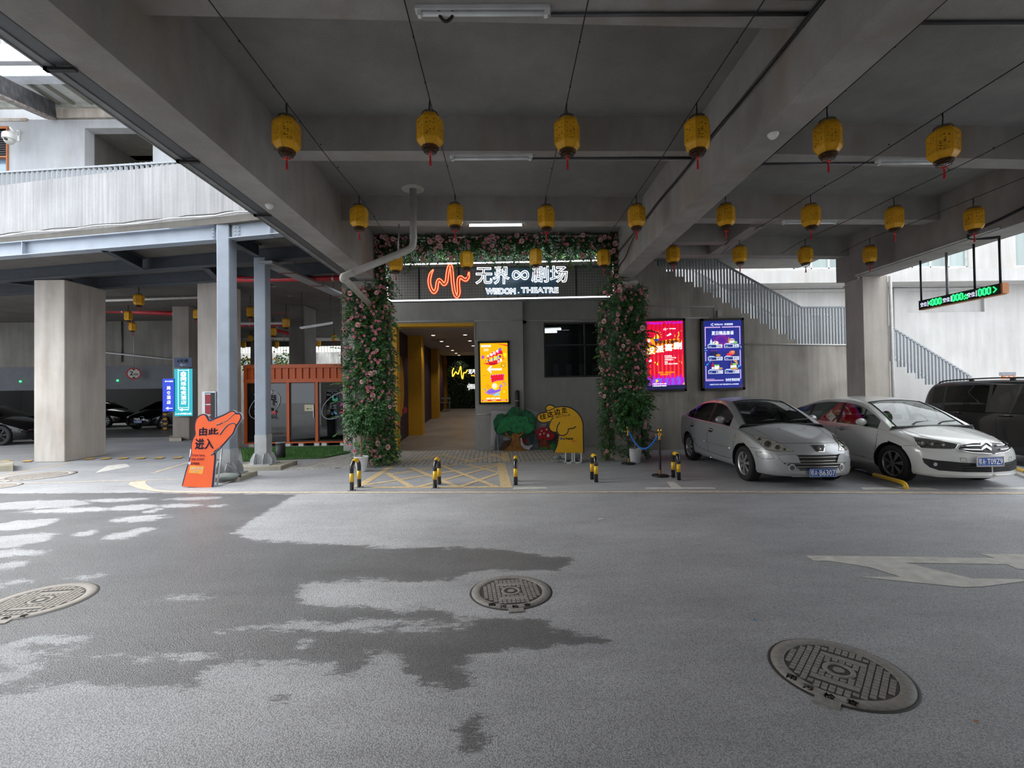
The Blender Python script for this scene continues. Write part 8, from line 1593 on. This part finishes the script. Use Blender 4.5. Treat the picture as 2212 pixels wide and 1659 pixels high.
# ================================================================ bollards, stanchions, trees, manholes, parking rails
BB = mat('bollard_black', (.012, .012, .013), .25, var=.2, coat=.5); BYL = mat('bollard_yellow', (.72, .42, .01), .32, var=.08, coat=.3)
def bollard(label, pa, pb, ytop):
    a, b = gnd(*pa), gnd(*pb); h = at(pa[0], ytop, a.y).z; t = thing('hoop_bollard', label, 'bollard', tuple((a + b) / 2), 0, 'black and yellow hoop bollards', world=True); d = b - a; L = d.length; u = d.normalized(); r = .036; R_ = L / 2
    mb = MB(); P = lambda s, z: (a.x + u.x * s, a.y + u.y * s, z); arcp = [P(R_ - R_ * math.cos(k), h - r - R_ + R_ * math.sin(k)) for k in np.linspace(0, PI, 17)]
    mb.tube([P(0, 0)] + arcp + [P(L, 0)], r, 14); obj('black_tube', mb, BB, t)
    
    for seg in ([P(0, .155), P(0, .305)], [P(L, .155), P(L, .305)], arcp[5:12]): mb = MB(); mb.tube(seg, r * 1.02, 14); obj('yellow_band', mb, BYL, t)
    for q in (0, L):
        mb = MB(); c = P(q, 0); mb.box(c[0] - .06, c[0] + .06, c[1] - .055, c[1] + .055, 0, .008)
        for sx in (-1, 1):
            for sy in (-1, 1): mb.cyl((c[0] + sx * .047, c[1] + sy * .042, .008), .008, .012, 6)
        obj('foot_plate', mb, BOLT, t)
for lbl, a, b, yt in (('black and yellow hoop bollard nearest the left flowered column', (760, 1060), (776, 1053), 992), ('second black and yellow hoop bollard, on the crossed yellow box', (940, 1054.5), (949, 1047), 990), ('black and yellow hoop bollard seen end-on at the right of the crossed box', (1114, 1048), (1114.5, 1040), 987), ('black and yellow hoop bollard below the yellow hand sign', (1288, 1042), (1279, 1036), 982), ('black and yellow hoop bollard beside the silver sedan', (1466.5, 1037.5), (1454.5, 1032), 977)): bollard(lbl, a, b, yt)
BRASS = mat('brass', (.55, .33, .08), .25, metal=.9)
def stanchion(label, p, ztop):
    h = ztop; t = thing('rope_stanchion', label, 'stanchion', (p.x, p.y, 0), 0, 'rope stanchions'); mb = MB(); mb.lathe([(.0, 0), (.155, 0), (.16, .012), (.155, .03), (.06, .045), (.03, .05), (0, .05)], n=32); obj('base', mb, BLKP, t)
    mb = MB(); mb.cyl((0, 0, .12), .022, h - .33, 14); obj('post', mb, BLKP, t); mb = MB(); mb.cyl((0, 0, .045), .024, .085, 14); mb.cyl((0, 0, h - .22), .025, .12, 14); mb.lathe([(.026, h - .13), (.045, h - .12), (.045, h - .105), (.018, h - .095), (.016, h - .075)], n=16); mb.ball((0, 0, h - .045), .045, 14); obj('brass_fittings', mb, BRASS, t)
    mb = MB()
    for a in range(4): c, s_ = math.cos(a * PI / 2), math.sin(a * PI / 2); mb.tube(smooth_path([(c * .03, s_ * .03, h - .13), (c * .07, s_ * .07, h - .12), (c * .075, s_ * .075, h - .155)], 4), .007, 5)
    obj('rope_hook', mb, BRASS, t); return t
s1 = gnd(1180 + 1310 / 7.37, 860 + 1050 / 7.37); s2 = gnd(1180 + 1815 / 7.37, 860 + 1245 / 7.37); z1 = at(1180 + 1342 / 7.37, 860 + 440 / 7.37, s1.y).z; z2 = at(1180 + 1765 / 7.37, 860 + 480 / 7.37, s2.y).z
stanchion('brass topped rope stanchion before the right potted tree', s1, z1); stanchion('brass topped rope stanchion nearest the rightmost bollard', s2, z2)
a, b = Vector((s1.x, s1.y, z1 - .13)), Vector((s2.x, s2.y, z2 - .13)); d = (b - a).normalized() * .06; a += d; b -= d
t = thing('barrier_rope', 'blue velvet rope sagging between two stanchions', 'rope', tuple(a), world=True); mb = MB(); mb.tube([a.lerp(b, k / 16) + Vector((0, 0, -.33 * (1 - (k / 8 - 1) ** 2))) for k in range(17)], .020, 10); obj('rope', mb, mat('rope_blue', (.02, .14, .50), .7, var=.2, bump=.4, bscale=200), t); mb = MB(); mb.ball(tuple(a), .024, 8); mb.ball(tuple(b), .024, 8); obj('end_cap', mb, BRASS, t)
PW = mat('pot_white', (.62, .63, .64), .35); TLEAF = mat('potted_tree_leaf', (.028, .095, .022), .35, var=.4, scale=6, spec=.5)
def potted(label, p, pot_h, pot_r, trunk_x, crowns, ztop, seed):
    t = thing('potted_tree', label, 'plant', (p.x, p.y, 0)); mb = MB(); pr = [(0, .0), (pot_r * .68, 0)]; n = 7
    for k in range(n): z = pot_h * (.04 + .82 * k / n); r = pot_r * (.69 + .27 * k / n); pr += [(r, z), (r + .004, z + pot_h * .05), (r + .003, z + pot_h * .09)]
    pr += [(pot_r * .97, pot_h * .88), (pot_r * 1.04, pot_h * .90), (pot_r * 1.05, pot_h * .97), (pot_r * 1.0, pot_h), (pot_r * .92, pot_h), (pot_r * .9, pot_h * .9), (0, pot_h * .88)]; mb.lathe(pr, n=36); obj('pot', mb, PW, t)
    mb = MB(); mb.cyl((0, 0, pot_h * .86), pot_r * .9, .02, 24); obj('soil', mb, mat('soil', (.03, .02, .014), .95), t); R = random.Random(seed); zc_ = ztop
    mb = MB(); tops = [(c[0], c[1], c[2]) for c in crowns]
    mb.tube(smooth_path([(0, 0, pot_h * .85), (trunk_x * .3, 0, (pot_h + zc_) * .35), (trunk_x, .0, (pot_h + zc_) * .55), (crowns[0][0] * .8, 0, crowns[0][2])], 5), .020, 8)
    for c in tops: mb.tube([(trunk_x, 0, (pot_h + zc_) * .55), (c[0], c[1], c[2])], .010, 6)
    obj('trunk', mb, mat('tree_bark', (.19, .12, .07), .8, var=.3), t); mb = MB()
    for cx, cy, cz_, rx, rz, n in crowns:
        for k in range(n):
            v = Vector((R.gauss(0, 1), R.gauss(0, 1), R.gauss(0, 1))).normalized() * R.uniform(.55, 1.05); q = Vector((cx + v.x * rx, cy + v.y * rx * .8, cz_ + v.z * rz)); dd = Vector((v.x, v.y, v.z * .5 - .3)).normalized(); sprig(mb, q, dd, R, 4, L=.085, W=.024, droop=1.0)
    obj('foliage', mb, TLEAF, t)['kind'] = 'stuff'
pL = gnd(778, 1020); pL.y += .1; potted('potted tree in a white pot before the left flowered column', pL, .33, .15, .0, [(.02, 0, 1.12, .34, .24, 190), (.28, .1, 1.28, .22, .16, 60), (-.1, 0, 1.25, .2, .15, 50)], 1.25, 21)
pR = gnd(1375, 1001); pR.y += .1; potted('potted tree in a white pot behind the blue rope', pR, .33, .155, .0, [(-.03, 0, 1.32, .36, .30, 220), (-.12, -.02, 1.05, .24, .22, 90), (.15, 0, 1.45, .25, .18, 70)], 1.3, 22)
IRON = concrete('cast_iron', (.23, .22, .21), streak=0, blotch=.15, fine=.2, rough=.5, zs=1, stain=(.25, .13, .06), stain_amt=.2); IROND = mat('cast_iron_dark', (.045, .043, .042), .6); IRONL = concrete('dry_cast_iron', (.36, .33, .30), streak=0, blotch=.12, rough=.65, zs=1)
def manhole(label, c, r, rot, ring_m, lid_m):
    t = thing('manhole_cover', label, 'manhole cover', (c.x, c.y, 0), rot, 'manhole covers'); z = .004
    mb = MB(); mb.lathe([(r * 1.05, .0), (r * 1.03, z), (r * 1.0, z)], n=48); obj('seat_gap', mb, IROND, t)
    mb = MB(); mb.lathe([(r * 1.0, 0), (r * .99, z + .006), (r * .80, z + .006), (r * .79, z)], n=48); mb.box(-.06, .06, -r * 1.16, -r * .97, 0, z + .005); obj('frame_ring', mb, ring_m, t)
    mb = MB(); mb.cyl((0, 0, 0), r * .785, z + .001, 48, smooth=False); lid = obj('lid', mb, IROND, t)
    mb = MB(); s_ = .036; n = int(r / s_) + 1
    for i in range(-n, n + 1):
        for j in range(-n, n + 1):
            x, y = i * s_, j * s_
            if .10 < math.hypot(x, y) < r * .75 and not (abs(abs(y) - r * .42) < .03 and abs(x) < .13): h_ = s_ * .40; mb.box(x - h_, x + h_, y - h_, y + h_, z, z + .005)
    mb.lathe([(.085, z), (.083, z + .006), (.06, z + .006), (.058, z)], n=24); mb.cyl((0, 0, z), .03, .006, 12)
    for y in (-r * .42, r * .42): mb.box(-.12, .12, y - .022, y + .022, z, z + .004)
    obj('tread_studs', mb, lid_m, lid)
    for k, ch in enumerate('雨污检查'): a = -2.2 + k * .32; text(ch, (r * .9 * math.cos(a) - .03, r * .9 * math.sin(a) - .03, z + .0065), (1, 0, 0), (0, 1, 0), IROND, t, 'cast_characters', h=.055, bold=.03, off=.0006)
manhole('round iron manhole cover in the middle of the road', gnd(1104, 1278), .335, .1, IRON, IRON); manhole('round iron manhole cover in the lower right foreground', gnd(1812, 1450), .36, -.75, IRON, IRON); manhole('pale round manhole cover at the left edge of the road', gnd(88, 1298), .36, .15, IRONL, IRONL); manhole('dusty round manhole cover beside the big left pillar', gnd(82, 1028), .62, 0, IRONL, IRONL); manhole('round manhole cover half out of the picture by the yellow curve', gnd(-8, 1051), .36, 0, IRONL, IRONL)
def rail(label, pts, cols):
    P = [gnd(*p) for p in pts]; t = thing('parking_rail', label, 'parking rail', tuple(P[0]), world=True); h = .10; r = .036; a, b = P[0], P[-1]; d = (b - a).normalized()
    ys = [(a + Vector((0, 0, h)))] + [b - d * .16 + Vector((0, 0, h))]; full = [ys[0].lerp(ys[1], k / 10) for k in range(11)] + smooth_path([ys[1], b - d * .05 + Vector((0, 0, h - .01)), b + Vector((0, 0, h * .5)), b], 3)[1:]
    yb_, kb = MB(), MB(); kb.tube(full[int(10 * cols[0]):int(10 * cols[1]) + 2], r * 1.05, 12); yb_.tube(full, r, 12); obj('yellow_tube', yb_, BYL, t); obj('black_band', kb, BB, t); mb = MB(); mb.box(b.x - .06, b.x + .06, b.y - .06, b.y + .06, 0, .008); mb.tube([(a.x, a.y, 0), (a.x, a.y, h)], r, 10); obj('foot', mb, BOLT, t)
rail('yellow and black parking rail between the two pale cars', [(1790, 1008), (1957, 1057)], (.42, .68)); rail('yellow and black parking rail beside the black van', [(2150, 1008), (2262, 1048)], (.75, .95))
for lbl, px, py, c in (('tiny white paper scrap on the road', 1299, 1122, (.6, .6, .6)), ('tiny blue scrap near the right manhole cover', 1631, 1340, (.05, .2, .5)), ('tiny orange leaf at lower right', 2109, 1560, (.4, .15, .05))):
    p = gnd(px, py); mb = MB(); s_ = .045 if c[0] == .6 else .014; mb.add([(p.x - s_, p.y - s_ * .5, .004), (p.x + s_ * .7, p.y - s_ * .4, .006), (p.x + s_, p.y + s_ * .5, .004), (p.x - s_ * .8, p.y + s_ * .6, .008)], [(0, 1, 2, 3)]); tag(obj('litter_scrap', mb, mat('scrap_' + lbl.split()[1], c, .7)), lbl, 'litter')
